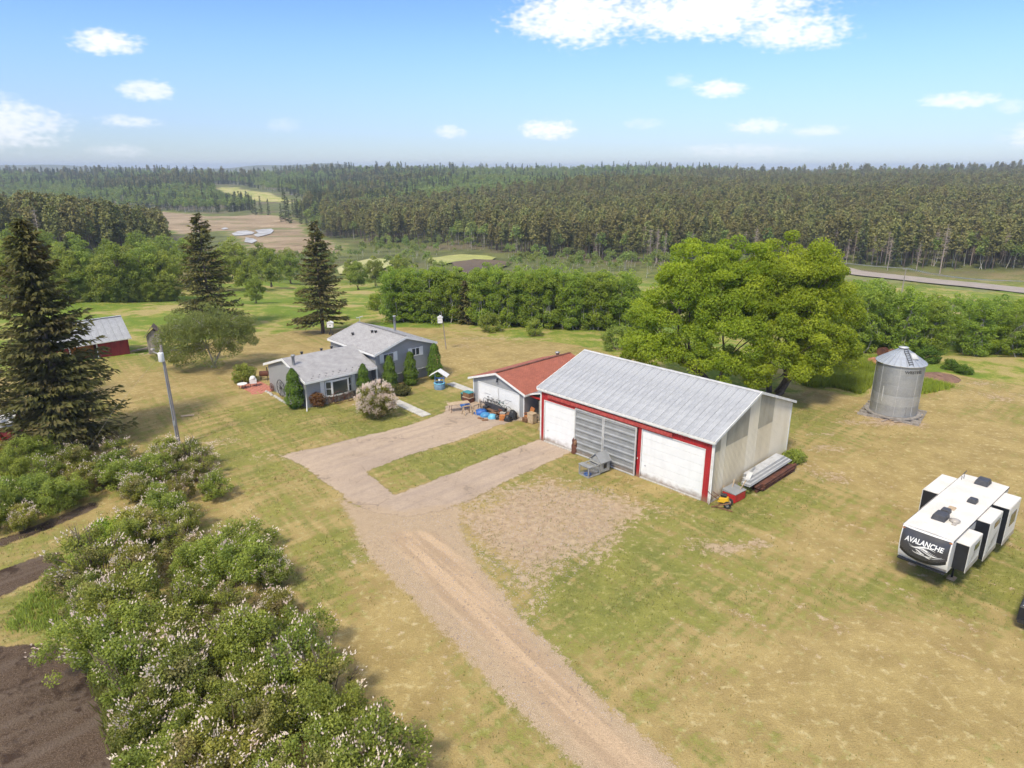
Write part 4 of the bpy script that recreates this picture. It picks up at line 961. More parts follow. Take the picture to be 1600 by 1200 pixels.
def grain_bin():
    cx, cy = 35.75, 60.35; t = thing('grain_bin', 'round galvanised steel grain bin with conical roof on the right lawn', 'grain bin', (cx, cy, 0))
    r, h = 1.97, 5.15; n = 72
    prof = []; z = .32
    # walls in five corrugated rings
    for k in range(5):
        mb = MB(); pr = []; z0 = .32 + k * (h - .32) / 5; z1 = z0 + (h - .32) / 5 - .012; q = 18
        for i in range(q * 2 + 1): pr.append((r + (.012 if i % 2 else -.004), z0 + (z1 - z0) * i / (q * 2)))
        mb.lathe(pr, n); o = part(mb, 'wall_ring', M['bin_light'] if k == 1 else M['bin'], t)
    for k in range(8):
        mb = MB(); mb.tube([((r + .015) * math.cos(k * PI / 4 + .3), (r + .015) * math.sin(k * PI / 4 + .3), .35), ((r + .015) * math.cos(k * PI / 4 + .3), (r + .015) * math.sin(k * PI / 4 + .3), h)], .018, 4, smooth=False); part(mb, 'seam_strip', M['galv_trim'], t)
    nr = 24; apex = 6.3
    seg = MB(); a = 2 * PI / nr; e = .012
    seg.add([((r + .14) * math.cos(e), (r + .14) * math.sin(e), h - .04), ((r + .14) * math.cos(a - e), (r + .14) * math.sin(a - e), h - .04), (.3 * math.cos(a - e), .3 * math.sin(a - e), apex), (.3 * math.cos(e), .3 * math.sin(e), apex)], [(0, 1, 2, 3)])
    seg.bar(((r + .14) * math.cos(a), (r + .14) * math.sin(a), h - .01), (.3 * math.cos(a), .3 * math.sin(a), apex + .03), .035, .06)
    first = part(seg, 'roof_panel', M['bin_roof'], t)
    for k in range(1, nr):
        o = first.copy(); COL.objects.link(o); o.rotation_euler = (0, 0, k * a)
    part(MB().lathe([(r + .0, h - .1), (r + .17, h - .07), (r + .15, h - .02)], n), 'eave_ring', M['galv_trim'], t)
    part(MB().lathe([(.33, apex - .05), (.33, apex + .1), (.42, apex + .11), (.42, apex + .16), (.0, apex + .2)], 20), 'cap', M['galv_trim'], t)
    # ladder up the roof and lid
    ang = math.atan2(-cy, -cx) + .45; c_, s_ = math.cos(ang), math.sin(ang); px, py = -s_, c_
    L_ = MB(); P = lambda q, off, dz: (c_ * q + px * off, s_ * q + py * off, h + (apex - h) * (r - q) / (r - .3) + dz)
    for off in (-.17, .17): L_.bar(P(r, off, .1), P(.45, off, .1), .04)
    for k in range(8): q = r - .1 - k * .21; L_.bar(P(q, -.17, .11), P(q, .17, .11), .035)
    part(L_, 'roof_ladder', M['dark'], t)
    lid = MB(); lid.hexa([P(1.3, .3, .03), P(1.3, .85, .03), P(.75, .7, .03), P(.75, .3, .03), P(1.3, .3, .1), P(1.3, .85, .1), P(.75, .7, .1), P(.75, .3, .1)]); part(lid, 'roof_lid', M['galv_trim'], t)
    # lettering bent round the top ring
    base_ang = math.atan2(-cy, -cx)
    tx = text_mesh('WESTEEL', .40, bold=.012)
    if tx:
        v, f = tx; a0 = base_ang + .22
        vv = [((r + .03) * math.cos(a0 + x / r), (r + .03) * math.sin(a0 + x / r), 4.48 + y * .85) for x, y in v]
        mb = MB(); mb.add(vv, f); part(mb, 'lettering', M['dark'], t)
    part(MB().box(-.03, .03, 0, .05, .45, 1.35), 'door_seam', M['dark'], t).location = (r * math.cos(base_ang + .55), r * math.sin(base_ang + .55), 0)
    part(MB().box(-.035, .035, -.03, .03, 1.6, 3.0), 'sight_strip', M['galv_trim'], t).location = ((r + .01) * math.cos(base_ang - .55), (r + .01) * math.sin(base_ang - .55), 0)
    # timber skids under the bin
    for k in range(6):
        y = -2.1 + k * .84; part(MB().box(-2.55, 2.55, y - .11, y + .11, .0, .2), 'skid', M['wood_grey'], t).rotation_euler = (0, 0, R(-38))
    part(MB().lathe([(0, .2), (2.35, .2), (2.35, .31), (0, .31)], 40, smooth=False), 'floor', M['wood_grey'], t)


def text_mesh(txt, size, bold=0.0, shear=0.0):
    cu = bpy.data.curves.new('lettering', 'FONT'); cu.body = txt; cu.size = size; cu.offset = bold; cu.shear = shear; cu.resolution_u = 3
    o = bpy.data.objects.new('lettering_source', cu); COL.objects.link(o)
    bpy.context.view_layer.update(); dg = bpy.context.evaluated_depsgraph_get(); me = bpy.data.meshes.new_from_object(o.evaluated_get(dg))
    bm = bmesh.new(); bm.from_mesh(me); bmesh.ops.remove_doubles(bm, verts=bm.verts, dist=1e-4)
    bmesh.ops.triangulate(bm, faces=bm.faces)
    v = [(q.co.x, q.co.y) for q in bm.verts]; bm.verts.index_update(); f = [[x.index for x in q.verts] for q in bm.faces]; bm.free()
    bpy.data.objects.remove(o); bpy.data.curves.remove(cu); bpy.data.meshes.remove(me)
    return v, f


M['bin'] = pm('grain_bin_steel', (.43, .44, .45), (.35, .36, .375), .8, .45, .04, metal=.5, fine=.08)
M['bin_light'] = pm('grain_bin_newer_ring', (.52, .53, .54), (.44, .45, .46), .8, .42, .04, metal=.5, fine=.08)
M['bin_roof'] = pm('grain_bin_roof', (.46, .50, .56), (.40, .43, .49), 1.5, .45, .04, metal=.35, fine=.06)
grain_bin()
# ------------------------------------------------------------------ vegetation builders
def unit(v): return v / np.maximum(np.linalg.norm(v, axis=1, keepdims=True), 1e-6)
def leaves(pos, out, size, rs, asp=.55, up=.3, rand=.9, droop=0.0, fold=.25):
    """folded leaf quads at pos, roughly facing 'out'"""
    n = len(pos); nrm = unit(out + rs.normal(size=(n, 3)) * rand + np.array([0, 0, up]))
    t = unit(np.cross(nrm, rs.normal(size=(n, 3)))); t[:, 2] -= droop; t = unit(t); s_ = unit(np.cross(nrm, t))
    sz = (size * rs.uniform(.65, 1.3, n))[:, None]
    a = pos - t * sz * .5; c = pos + t * sz * .5
    b = pos + s_ * sz * asp * .5 + nrm * sz * fold * .4; d = pos - s_ * sz * asp * .5 + nrm * sz * fold * .4
    return np.stack([a, b, c, d], 1).reshape(-1, 3)
def leaf_obj(name, chunks, tones, mat, parent=None):
    v = np.concatenate(chunks); n = len(v) // 4; f = np.arange(n * 4).reshape(n, 4)
    return mesh_np(name, v, f, mat, parent, np.concatenate(tones))
def blob_pts(rs, n, c, r, shell=.45):
    d = unit(rs.normal(size=(n, 3))); q = (rs.uniform(shell, 1, n) ** .6)[:, None]
    return c + d * q * r, d
def curve_limb(p, q, rs, sag=.15, n=5):
    p = Vector(p); q = Vector(q); L = (q - p).length; out = []
    off = Vector(rs.normal(size=3)) * L * .06
    for i in range(n):
        t = i / (n - 1); s_ = math.sin(t * PI); out.append(p.lerp(q, t) + off * s_ + Vector((0, 0, L * sag * s_)))
    return out
def broadleaf(name, seed, h, lobes, nclump, per, rc, leaf, mat, bark, parent=None, trunk_r=.25, stems=1, asp=.6, tone_lo=0, rc_flat=.7, fork=.3, spread=0.0, outw=1.0):
    """trunk(s), limbs to every third clump, leaf clumps on the shell of the lobes. lobes: (cx,cy,cz,rx,ry,rz)"""
    rs = np.random.RandomState(seed); tr = MB(); chunks = []; tones = []; lobes = [np.array(l, float) for l in lobes]
    vol = np.array([l[3] * l[4] * l[5] for l in lobes]) ** .67; vol /= vol.sum()
    cl = []
    for l, w_ in zip(lobes, vol):
        k = max(3, int(nclump * w_)); d = unit(rs.normal(size=(k, 3))); d[:, 2] = np.where(d[:, 2] < -.35, -d[:, 2] * .5, d[:, 2])
        q = rs.uniform(.5, .96, k) ** .5
        cl.append(l[:3] + d * q[:, None] * l[3:])
    cl = np.concatenate(cl)
    base = [np.array([spread * math.cos(i * 2.4), spread * math.sin(i * 2.4), -.15]) for i in range(stems)]
    tops = []
    for i, b0 in enumerate(base):
        tgt = lobes[i % len(lobes)][:3] * np.array([1, 1, .0]) * (.6 if stems > 1 or len(lobes) > 1 else .1); top = np.array([tgt[0], tgt[1], h * (fork + .2 * (stems == 1))]) + rs.normal(size=3) * .1
        pts = curve_limb(b0, top, rs, .03, 5); tr.tube(pts, [trunk_r * (1 - .13 * j) * (1.25 if j == 0 else 1) for j in range(5)], 7); tops.append(top)
        tip = np.array([tgt[0] * 1.1, tgt[1] * 1.1, h * .88]); tr.tube(curve_limb(top, tip, rs, .02), [trunk_r * .5, trunk_r * .4, trunk_r * .3, trunk_r * .2, trunk_r * .08], 5); tops.append(top * .5 + tip * .5)
    for i, c in enumerate(cl):
        if i % 3 == 0:
            o = min(tops, key=lambda q: np.linalg.norm(q - c) + (2 if q[2] > c[2] else 0)); tr.tube(curve_limb(o, c, rs, .08, 4), [trunk_r * .32, trunk_r * .22, trunk_r * .13, .02], 4, caps=False)
        rr = rc * rs.uniform(.65, 1.25); p, d = blob_pts(rs, int(per * rs.uniform(.7, 1.3)), c, rr * np.array([1, 1, rc_flat]))
        chunks.append(leaves(p, d * outw, leaf, rs, asp)); base_t = rs.uniform(0, .55)
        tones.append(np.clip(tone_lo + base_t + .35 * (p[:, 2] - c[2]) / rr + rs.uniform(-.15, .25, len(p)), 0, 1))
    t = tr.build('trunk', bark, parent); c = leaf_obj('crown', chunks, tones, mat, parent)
    return t, c
def conifer(seed, h, r, mat, bark, parent=None, whorl=.38, per=7, tuft=12, size=.34, base=.06, power=.85, droop=.35, twin=False, ragged=.25, trunk_r=.22, asp=.35, up_tip=.1, fan=.16):
    rs = np.random.RandomState(seed); tr = MB(); tr.tube([(0, 0, -.2), (0, 0, h * .5), (.05, 0, h * .97)], [trunk_r * 1.15, trunk_r * .62, .02], 7)
    P = []; D = []; T = []; z = h * base
    tops = [(0, 0, h)] + ([(h * .035, h * .01, h * .985)] if twin else [])
    if twin: tr.tube([(0, 0, h * .72), (h * .035, h * .01, h * .96)], [.08, .02], 5)
    while z < h * .985:
        f = 1 - z / h; R_ = r * (f ** power) * (1 if f < .93 else .75) + .12
        k = max(3, int(per * (.55 + .45 * f)))
        for j in range(k):
            a = rs.uniform(0, 2 * PI); L = R_ * rs.uniform(1 - ragged, 1 + ragged * .6); zz = z + rs.uniform(-.5, .5) * whorl
            dr = droop * rs.uniform(.6, 1.3) * (f * .9 + .15); n = max(3, int(tuft * L / r) + 2)
            t = (np.arange(n) + rs.uniform(0, 1, n)) / n; t = .12 + .88 * t
            x = np.cos(a) * L * t; y = np.sin(a) * L * t; q = zz - dr * L * t + up_tip * L * t ** 3 * 1.4 + (1 - f) * .3 * L * t
            wd = L * fan * (1 - t * .3); side = rs.uniform(-1, 1, n) * wd
            x = x - np.sin(a) * side; y = y + np.cos(a) * side
            P.append(np.stack([x, y, q], -1)); o = np.stack([np.full(n, np.cos(a)), np.full(n, np.sin(a)), np.full(n, .15)], -1) + np.stack([-np.sin(a) * side, np.cos(a) * side, 0 * side], -1) * .8
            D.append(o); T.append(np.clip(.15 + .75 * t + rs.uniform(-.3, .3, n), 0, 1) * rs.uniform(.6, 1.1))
            if L > .9 and rs.rand() < .5: tr.tube([(0, 0, zz), (math.cos(a) * L * .85, math.sin(a) * L * .85, zz - dr * L * .8)], [.035, .012], 3, caps=False, smooth=False)
        z += whorl * (.55 + .6 * f)
    P = np.concatenate(P); D = np.concatenate(D); T = np.clip(np.concatenate(T), 0, 1); n = len(P)
    # needle sprays: long narrow cards pointing outward and down
    d = unit(D + rs.normal(size=(n, 3)) * .35 + np.array([0, 0, -.45])); s_ = unit(np.cross(d, unit(rs.normal(size=(n, 3)) * .6 + np.array([0, 0, 1]))))
    sz = (size * rs.uniform(.6, 1.35, n))[:, None]; nn = np.cross(s_, d)
    v = np.stack([P - d * sz * .3, P + s_ * sz * asp * .5 + nn * sz * .08, P + d * sz * .7, P - s_ * sz * asp * .5 + nn * sz * .08], 1).reshape(-1, 3)
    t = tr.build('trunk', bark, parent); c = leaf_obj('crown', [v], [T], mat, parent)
    return t, c
def pine(seed, h, r, mat, bark, parent=None, n=420, size=.75, clear=.35, dead=False):
    """open lodgepole / jack pine: bare lower trunk, ragged rounded crown"""
    rs = np.random.RandomState(seed); tr = MB(); tr.tube([(0, 0, -.5), (0, 0, h * .5), (0, 0, h * .97)], [.17, .12, .03], 6)
    z = rs.uniform(clear, 1, n) ** .9; f = (1 - z) / (1 - clear); prof = np.sqrt(np.clip(f, .01, 1)) * (1 - .35 * f); a = rs.uniform(0, 2 * PI, n)
    k = rs.randint(0, 26, n); ka = rs.uniform(0, 2 * PI, 26); kz = rs.uniform(clear, .98, 26)
    use = rs.rand(n) < .72; a = np.where(use, ka[k] + rs.normal(size=n) * .28, a); z = np.where(use, kz[k] + rs.normal(size=n) * .022, z); z = np.clip(z, clear * .9, 1)
    f = (1 - z) / (1 - clear); prof = np.clip(f, .01, 1) ** .36 * (1 - .38 * f)
    q = rs.uniform(.25, 1.05, n) * prof * r
    P = np.stack([np.cos(a) * q, np.sin(a) * q, z * h + q * .12], -1)
    for i in range(14 if not dead else 110):
        zz = rs.uniform(.3, .9) * h; aa = rs.uniform(0, 2 * PI); L = r * rs.uniform(.4, .9) * (1.1 - zz / h * .6); tr.tube([(0, 0, zz), (math.cos(aa) * L, math.sin(aa) * L, zz + (.12 if not dead else -.1) * L)], [.05, .015], 3, caps=False, smooth=False)
    t = tr.build('trunk', bark, parent)
    if dead: return t, None
    D = P * np.array([1, 1, .0]); v = leaves(P, D / max(r, .1) + np.array([0, 0, .5]), size, rs, .6, .3, .7)
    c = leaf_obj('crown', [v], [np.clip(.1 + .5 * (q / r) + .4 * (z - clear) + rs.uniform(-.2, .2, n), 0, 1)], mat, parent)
    return t, c
def lone(name, label, cat, xy, rotz=0, group=None, scale=1, z=None):
    t = thing(name, label, cat, (xy[0], xy[1], float(terr(xy[0], xy[1])) if z is None else z), rotz, group); t.scale = (scale,) * 3; return t
def put(parts, name, label, cat, xy, rotz, scale, group=None, sz=1.0):
    """copy of a plant: the thing and its own copies of trunk and crown"""
    t = lone(name, label, cat, xy, rotz, group, scale); t.scale = (scale, scale, scale * sz)
    for p_ in parts:
        c = p_.copy(); COL.objects.link(c); c.parent = t
    return t
class Protos(list):
    """variants built once; the first placement of each adopts the built parts, later ones copy them"""
    def place(s, i, name, label, cat, xy, rotz, scale, group=None, sz=1.0):
        v = s[i % len(s)]
        if not v[1]:
            t = lone(name, label, cat, xy, rotz, group, scale); t.scale = (scale, scale, scale * sz)
            for p_ in v[0]: p_.parent = t
            v[1] = True; return t
        return put(v[0], name, label, cat, xy, rotz, scale, group, sz)
def protos(lst): return Protos([[list(p for p in q if p is not None), False] for q in lst])

# --- the two broad bright trees behind the shed
c1 = G(1128, 612); c2 = G(1205, 612)
t = lone('maple_tree', 'broad bright green tree right behind the shed roof, left one of the two', 'tree', (20.6, 67.5))
broadleaf('maple', 11, 15, [(-4.0, 1, 6.6, 4.4, 4.6, 5.2), (-2.4, -.5, 11.2, 3.7, 3.8, 4.2), (2.0, .6, 11.3, 3.9, 4.0, 4.2), (-6.3, -1, 4.0, 3.0, 3.2, 3.0), (.6, -2.6, 6.4, 4.2, 3.8, 4.8), (-1, -3.8, 3.6, 4, 2.6, 2.4)], 400, 300, 1.0, .225, M['leaf_big'], M['bark'], t, .24, 4, spread=.5, fork=.2)
t = lone('maple_tree', 'broad bright green tree behind the gable end of the shed, right one of the two', 'tree', (27.0, 66.6))
broadleaf('maple', 12, 16, [(1.0, .5, 11.9, 4.3, 4.2, 4.3), (-2.0, 0, 9.0, 4.0, 4.2, 5.0), (3.6, .5, 8.4, 4.2, 4.3, 5.2), (.4, -2.8, 6.4, 4.4, 4.0, 4.8), (4.0, -1, 4.5, 3.5, 3.6, 3.2), (-.5, -4.4, 3.4, 4.4, 2.6, 2.4)], 420, 300, 1.02, .225, M['leaf_big'], M['bark'], t, .28, 4, spread=.6, fork=.2)
# --- three big spruces and the birch
t = lone('spruce_tree', 'huge dark spruce at the left edge in front of the red buildings', 'spruce', (-37.0, 52.6)); conifer(21, 18.6, 5.0, M['leaf_dark'], M['bark'], t, .36, 13, 66, .55, .04, .80, .26, False, .45, .34, .40, fan=.27)
t = lone('spruce_tree', 'dark spruce cut off by the left picture edge, behind the red hut', 'spruce', G(-48, 664)); conifer(25, 17.5, 5.2, M['leaf_dark'], M['bark'], t, .42, 11, 50, .58, .05, .8, .28, False, .4, .3, .40, fan=.27)
t = lone('spruce_tree', 'tall dark spruce with a forked tip behind the weeping birch', 'spruce', G(330, 500)); conifer(22, 17.0, 4.9, M['leaf_dark'], M['bark'], t, .42, 9, 50, .58, .06, .72, .38, True, .5, .26, .40, fan=.27)
t = lone('spruce_tree', 'tall slender dark spruce beyond the house roof with bare lower trunk', 'spruce', G(504, 507)); conifer(23, 16.3, 4.5, M['leaf_dark'], M['bark'], t, .42, 8, 50, .58, .13, .78, .42, False, .42, .26, .40, fan=.27)
t = lone('birch_tree', 'spreading weeping birch with two pale leaning trunks on the left lawn', 'birch', G(332, 574), .4)
broadleaf('birch', 31, 7.8, [(-.6, 0, 4.9, 4.2, 4.0, 2.7), (2.2, 0, 4.3, 3.2, 3.4, 2.6), (-3.4, -.2, 3.2, 2.3, 2.4, 2.2), (.4, -1.9, 3.2, 3.8, 2.6, 2.1), (3.6, -.3, 2.8, 1.8, 2, 1.8), (-.4, -1.4, 1.9, 4.2, 2.8, 1.5), (-3.8, .3, 1.7, 1.8, 2.2, 1.4)], 220, 170, .85, .19, M['leaf_birch'], M['bark_pale'], t, .15, 2, spread=.25, fork=.3, asp=.4)
# --- clipped cedars along the house
def hw(a_, b_): return (-19.69 + a_ * math.cos(R(43)) - b_ * math.sin(R(43)), 61.9 + a_ * math.sin(R(43)) + b_ * math.cos(R(43)))
CED = [(hw(-.85, .75), 3.9, .95, 'cedar column at the near left corner of the house'), (hw(5.75, -.95), 3.5, .78, 'cedar column between the bay window and the porch'), (hw(9.0, -.7), 3.7, .85, 'cedar column at the inner corner beside the upper left window'),
       (hw(11.6, -.65), 3.6, .85, 'cedar column in the middle of the gable wall'), (hw(14.9, -.5), 3.9, .92, 'cedar column at the right hand corner of the house')]
def cedar(seed, parent, h=3.6, r=.85):
    rs = np.random.RandomState(seed); n = 5200; z = rs.uniform(0, 1, n); prof = r * np.clip(np.minimum(1, (z + .08) * 5), 0, 1) * np.clip(1 - z, 0, 1) ** .42 * (1 + .12 * np.sin(z * 21 + seed))
    a = rs.uniform(0, 2 * PI, n); lump = 1 + .13 * np.sin(a * 5 + z * 9 + seed) + .07 * np.sin(a * 11 - z * 17); q = prof * lump * rs.uniform(.75, 1.02, n)
    P = np.stack([np.cos(a) * q, np.sin(a) * q, z * h + .05], -1); v = leaves(P, np.stack([np.cos(a), np.sin(a), .4 + 0 * a], -1), .17, rs, .5, .5, .45)
    MB().tube([(0, 0, -.1), (0, 0, h * .8)], [.09, .03], 6).build('trunk', M['bark'], parent)
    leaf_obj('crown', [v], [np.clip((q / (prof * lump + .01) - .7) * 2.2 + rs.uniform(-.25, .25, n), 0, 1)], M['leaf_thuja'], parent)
for i, (p_, h_, r_, lab) in enumerate(CED):
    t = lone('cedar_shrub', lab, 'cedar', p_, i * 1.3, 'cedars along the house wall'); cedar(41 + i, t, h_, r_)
# --- round flowering lilac in front of the house
def shrub(seed, parent, lobes, nclump, per, rc, leaf, mat, blossom=None, nb=0, bs=.1, bare=0, stems=9, asp=.62, btop=.2):
    rs = np.random.RandomState(seed); ch = []; tn = []; tr = MB(); cls = []
    lb = [np.array(l, float) for l in lobes]
    for l in lb:
        k = nclump // len(lb); d = unit(rs.normal(size=(k, 3))); d[:, 2] = np.where(d[:, 2] < -.75, -d[:, 2], d[:, 2]); cls.append(l[:3] + d * (rs.uniform(.5, 1, k) ** .5)[:, None] * l[3:])
    cl = np.concatenate(cls); cl[:, 2] = np.maximum(cl[:, 2], rc * .45)
    for c in cl:
        m = int(per * rs.uniform(.6, 1.3)); p, d = blob_pts(rs, m, c, rc * rs.uniform(.7, 1.2) * np.array([1, 1, .8]), .3); p[:, 2] = np.abs(p[:, 2])
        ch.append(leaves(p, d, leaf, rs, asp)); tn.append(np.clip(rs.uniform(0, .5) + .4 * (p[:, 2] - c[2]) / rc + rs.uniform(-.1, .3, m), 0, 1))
    for i in range(stems + bare):
        c = cl[rs.randint(len(cl))]; k = 1.0 if i < stems else 1.22; tr.tube(curve_limb((c[0] * .25, c[1] * .25, -.05), c * k, rs, .1, 4), [.035, .028, .02, .008], 4, caps=False)
        if i >= stems:
            for _ in range(14):
                q = c * rs.uniform(.7, 1.2) + rs.normal(size=3) * .12; tr.tube([c * .8, q + np.array([0, 0, .25])], [.014, .005], 3, caps=False, smooth=False)
    tr.build('stems', M['twig'] if bare else M['bark'], parent); leaf_obj('foliage', ch, tn, mat, parent)
    if blossom and nb:
        hi_ = cl[cl[:, 2] > np.percentile(cl[:, 2], 22)]; hi_ = hi_[rs.permutation(len(hi_))[:max(4, int(len(hi_) * (1.0 if seed == 51 else .55)))]]; sel = hi_[rs.randint(len(hi_), size=nb)]; cen = np.mean([l[:3] for l in lb], 0); d = unit(sel - cen * np.array([1, 1, .4]) + rs.normal(size=(nb, 3)) * .25); d[:, 2] = d[:, 2] * .8 + btop; d = unit(d)
        p = sel + d * rc * rs.uniform(.75, 1.12, nb)[:, None] + rs.normal(size=(nb, 3)) * rc * .25; s_ = unit(np.cross(d, rs.normal(size=(nb, 3)))); u = np.cross(d, s_); z = (bs * rs.uniform(.6, 1.4, nb))[:, None]
        v = []; f = []
        V = np.stack([p + s_ * z * .42, p + u * z * .42, p - s_ * z * .42, p - u * z * .42, p + d * z * 1.3, p - d * z * .3], 1).reshape(-1, 3)
        b0 = (np.arange(nb) * 6)[:, None, None]; fs = np.array([(0, 1, 4), (1, 2, 4), (2, 3, 4), (3, 0, 4), (1, 0, 5), (2, 1, 5), (3, 2, 5), (0, 3, 5)])[None] + b0
        o = mesh_np('blossoms', V, fs.reshape(-1, 3), blossom, parent); o['kind'] = 'stuff'
t = lone('flowering_shrub', 'round shrub covered in pink and cream blossom on the front lawn', 'flowering shrub', G(590, 651))
shrub(51, t, [(0, 0, 1.55, 1.6, 1.6, 1.45), (0, 0, 1.0, 1.45, 1.45, .9)], 170, 70, .42, .12, M['leaf_bush'], M['blossom_pink'], 3800, .085, stems=12)
SMALL = [((766, 519), 3.0, 1.5, 'bright green rounded bush at the far edge of the lawn, left one', M['leaf_left'], 'bush'), ((834, 525), 2.6, 1.0, 'thin bright bush at the far edge of the lawn, right one', M['leaf_left'], 'bush'),
         ((382, 597), 1.9, 1.2, 'compact green bush beside the brick patio', M['leaf_left'], 'bush'), ((497, 636), 1.5, .6, 'thin reddish brown shrub against the house wall', M['leaf_redbrown'] if 'leaf_redbrown' in M else M['leaf_birch'], 'shrub'),
         ((968, 548), 3.3, 2.4, 'wide bright bush at the left foot of the broad trees', M['leaf_left'], 'bush'), ((1000, 560), 2.2, 1.6, 'low bush tucked under the left broad tree', M['leaf_aspen'], 'bush'),
         ((627, 617), .9, .8, 'low dark planter shrub on the lawn near the porch', M['leaf_dark'], 'shrub'), ((1450, 566), 1.8, 1.2, 'young dark conifer bush right of the grain bin', M['leaf_thuja'], 'bush'),
         ((1484, 578), 1.2, .8, 'small spiky green bush behind the dirt mound', M['leaf_thuja'], 'bush'), ((1240, 722), .75, .8, 'fresh green weeds at the rear corner of the shed', M['leaf_left'], 'weeds'),
         ((1505, 584), .9, .7, 'smallest spiky green bush at the dirt mound', M['leaf_thuja'], 'bush'), ((1162, 770), .5, .35, 'dry weeds beside the red box', M['leaf_birch'], 'weeds'), ((178, 845), 1.3, 1.3, 'dark leafy bush at the corner of the garden plot', M['leaf_aspen'], 'bush'),
         ((1222, 735), .35, .4, 'tiny green weeds at the plank heap', M['leaf_left'], 'weeds'), ((480, 470), 3, 2.2, 'hazy green bush in the meadow behind the slender spruce', M['leaf_left'], 'bush'), ((590, 485), 3, 1.8, 'bush at the left end of the aspen row', M['leaf_aspen'], 'bush')]
for i, (p_, h_, r_, lab, mt, cat) in enumerate(SMALL):
    xy = GT(*p_); t = lone('bush' if cat != 'weeds' else 'weeds', lab, cat, xy, i * .7); shrub(60 + i, t, [(0, 0, h_ * .42, r_, r_, h_ * .5)], 34, int(60 + 40 * min(r_, 2)), .22 + .22 * min(r_, 2), .12 + .05 * min(r_, 2), mt, stems=7)
# --- lilac thickets in the foreground
LB = []
LB_SPEC = [(1, 0, M['leaf_bush'], 'blossom', 430), (2, 8, M['leaf_bush'], 'blossom', 170), (3, 20, M['leaf_left'], 'blossom', 110), (4, 30, M['leaf_bush'], 'blossom', 200), (5, 6, M['leaf_left'], 'blossom', 12), (6, 0, M['leaf_left'], 'blossom', 260)]
for sd_, bare, mt, bl, nb in LB_SPEC:
    rs = np.random.RandomState(sd_ + 90); lobes = [(rs.uniform(-1.0, 1.0), rs.uniform(-1.0, 1.0), rs.uniform(.7, 1.7), rs.uniform(.7, 1.35), rs.uniform(.7, 1.35), rs.uniform(.7, 1.3)) for _ in range(5)]
    holder = thing('lilac_bush', 'x', 'bush'); n_ = {3: 80, 4: 50, 2: 95}.get(sd_, 115)
    shrub(sd_ + 100, holder, lobes, n_, 135, .40, .108, mt, M['blossom'], nb, .072, bare, stems=10)
    LB.append([list(holder.children), False]); bpy.data.objects.remove(holder)
LB = Protos(LB)
A_ = [(225, 812), (285, 812)] + [(x, 838) for x in (205, 268, 330, 385)] + [(x, 885) for x in (150, 228, 305, 365, 418)] + [(x, 940) for x in (128, 205, 285, 362, 432)] + [(x, 1003) for x in (165, 245, 330, 405, 462)] + \
     [(x, 1065) for x in (222, 300, 375, 445, 505)] + [(x, 1130) for x in (225, 300, 380, 455, 525)] + [(x, 1205) for x in (250, 335, 420, 500, 565)] + [(x, 1280) for x in (290, 380, 470, 560)]
B_ = [(x, 706) for x in (195, 245, 292)] + [(x, 733) for x in (170, 222, 275, 318)] + [(x, 762) for x in (222, 270, 318)] + [(262, 795)]
C_ = [(x, 712) for x in (-60, 0, 55, 108)] + [(x, 738) for x in (-50, 15, 72, 125, 165)] + [(x, 770) for x in (-80, -10, 40, 92)] + [(x, 800) for x in (-90, -20, 35)]
rs = np.random.RandomState(5)
for (pts, lab, grp, hs, kinds) in ((A_, 'white flowering lilac bush in the large thicket between garden soil and lawn', 'lilac bushes of the large foreground thicket', 1.0, (0, 1, 2, 3, 0, 5, 1, 2, 4, 5, 0)),
                                   (B_, 'lilac bush with grey bare twigs in the clump in front of the utility pole', 'twiggy lilac bushes before the utility pole', .92, (3, 0, 3, 2, 5, 3)),
                                   (C_, 'dense green lilac bush in the hedge at the left edge below the huge spruce', 'dense lilac hedge at the left edge', .95, (4, 1, 4, 0, 1, 4))):
    for i, p_ in enumerate(pts):
        x, y = G(p_[0] + rs.uniform(-8, 8), p_[1] + rs.uniform(-6, 6), 1.1)
        if pts is A_:
            row = [q[0] for q in A_ if q[1] == p_[1]]; e_ = 'left' if p_[0] == min(row) else 'right' if p_[0] == max(row) else 'mid'
            zn = 'far end' if p_[1] < 860 else 'middle' if p_[1] < 1040 else 'near end'
            lab = {'left': 'lilac bush on the garden side of the large thicket, at its ' + zn, 'right': 'lilac bush on the lawn side of the large thicket, at its ' + zn, 'mid': 'white flowering lilac bush inside the large thicket, at its ' + zn}[e_]; grp = 'lilacs of the large thicket, ' + {'left': 'garden side ', 'right': 'lawn side ', 'mid': 'inside '}[e_] + zn
        elif pts is C_:
            fr = p_[1] > 760; lab = 'dense green lilac bush of the left hedge, ' + ('front row facing the garden strip' if fr else 'back row below the huge spruce'); grp = 'left lilac hedge ' + ('front row' if fr else 'back row')
        LB.place(kinds[i % len(kinds)] if rs.rand() < .8 else rs.randint(6), 'lilac_bush', lab, 'bush', (x, y), rs.uniform(0, 6.28), hs * rs.uniform(.72, 1.18), grp, rs.uniform(.75, 1.1))

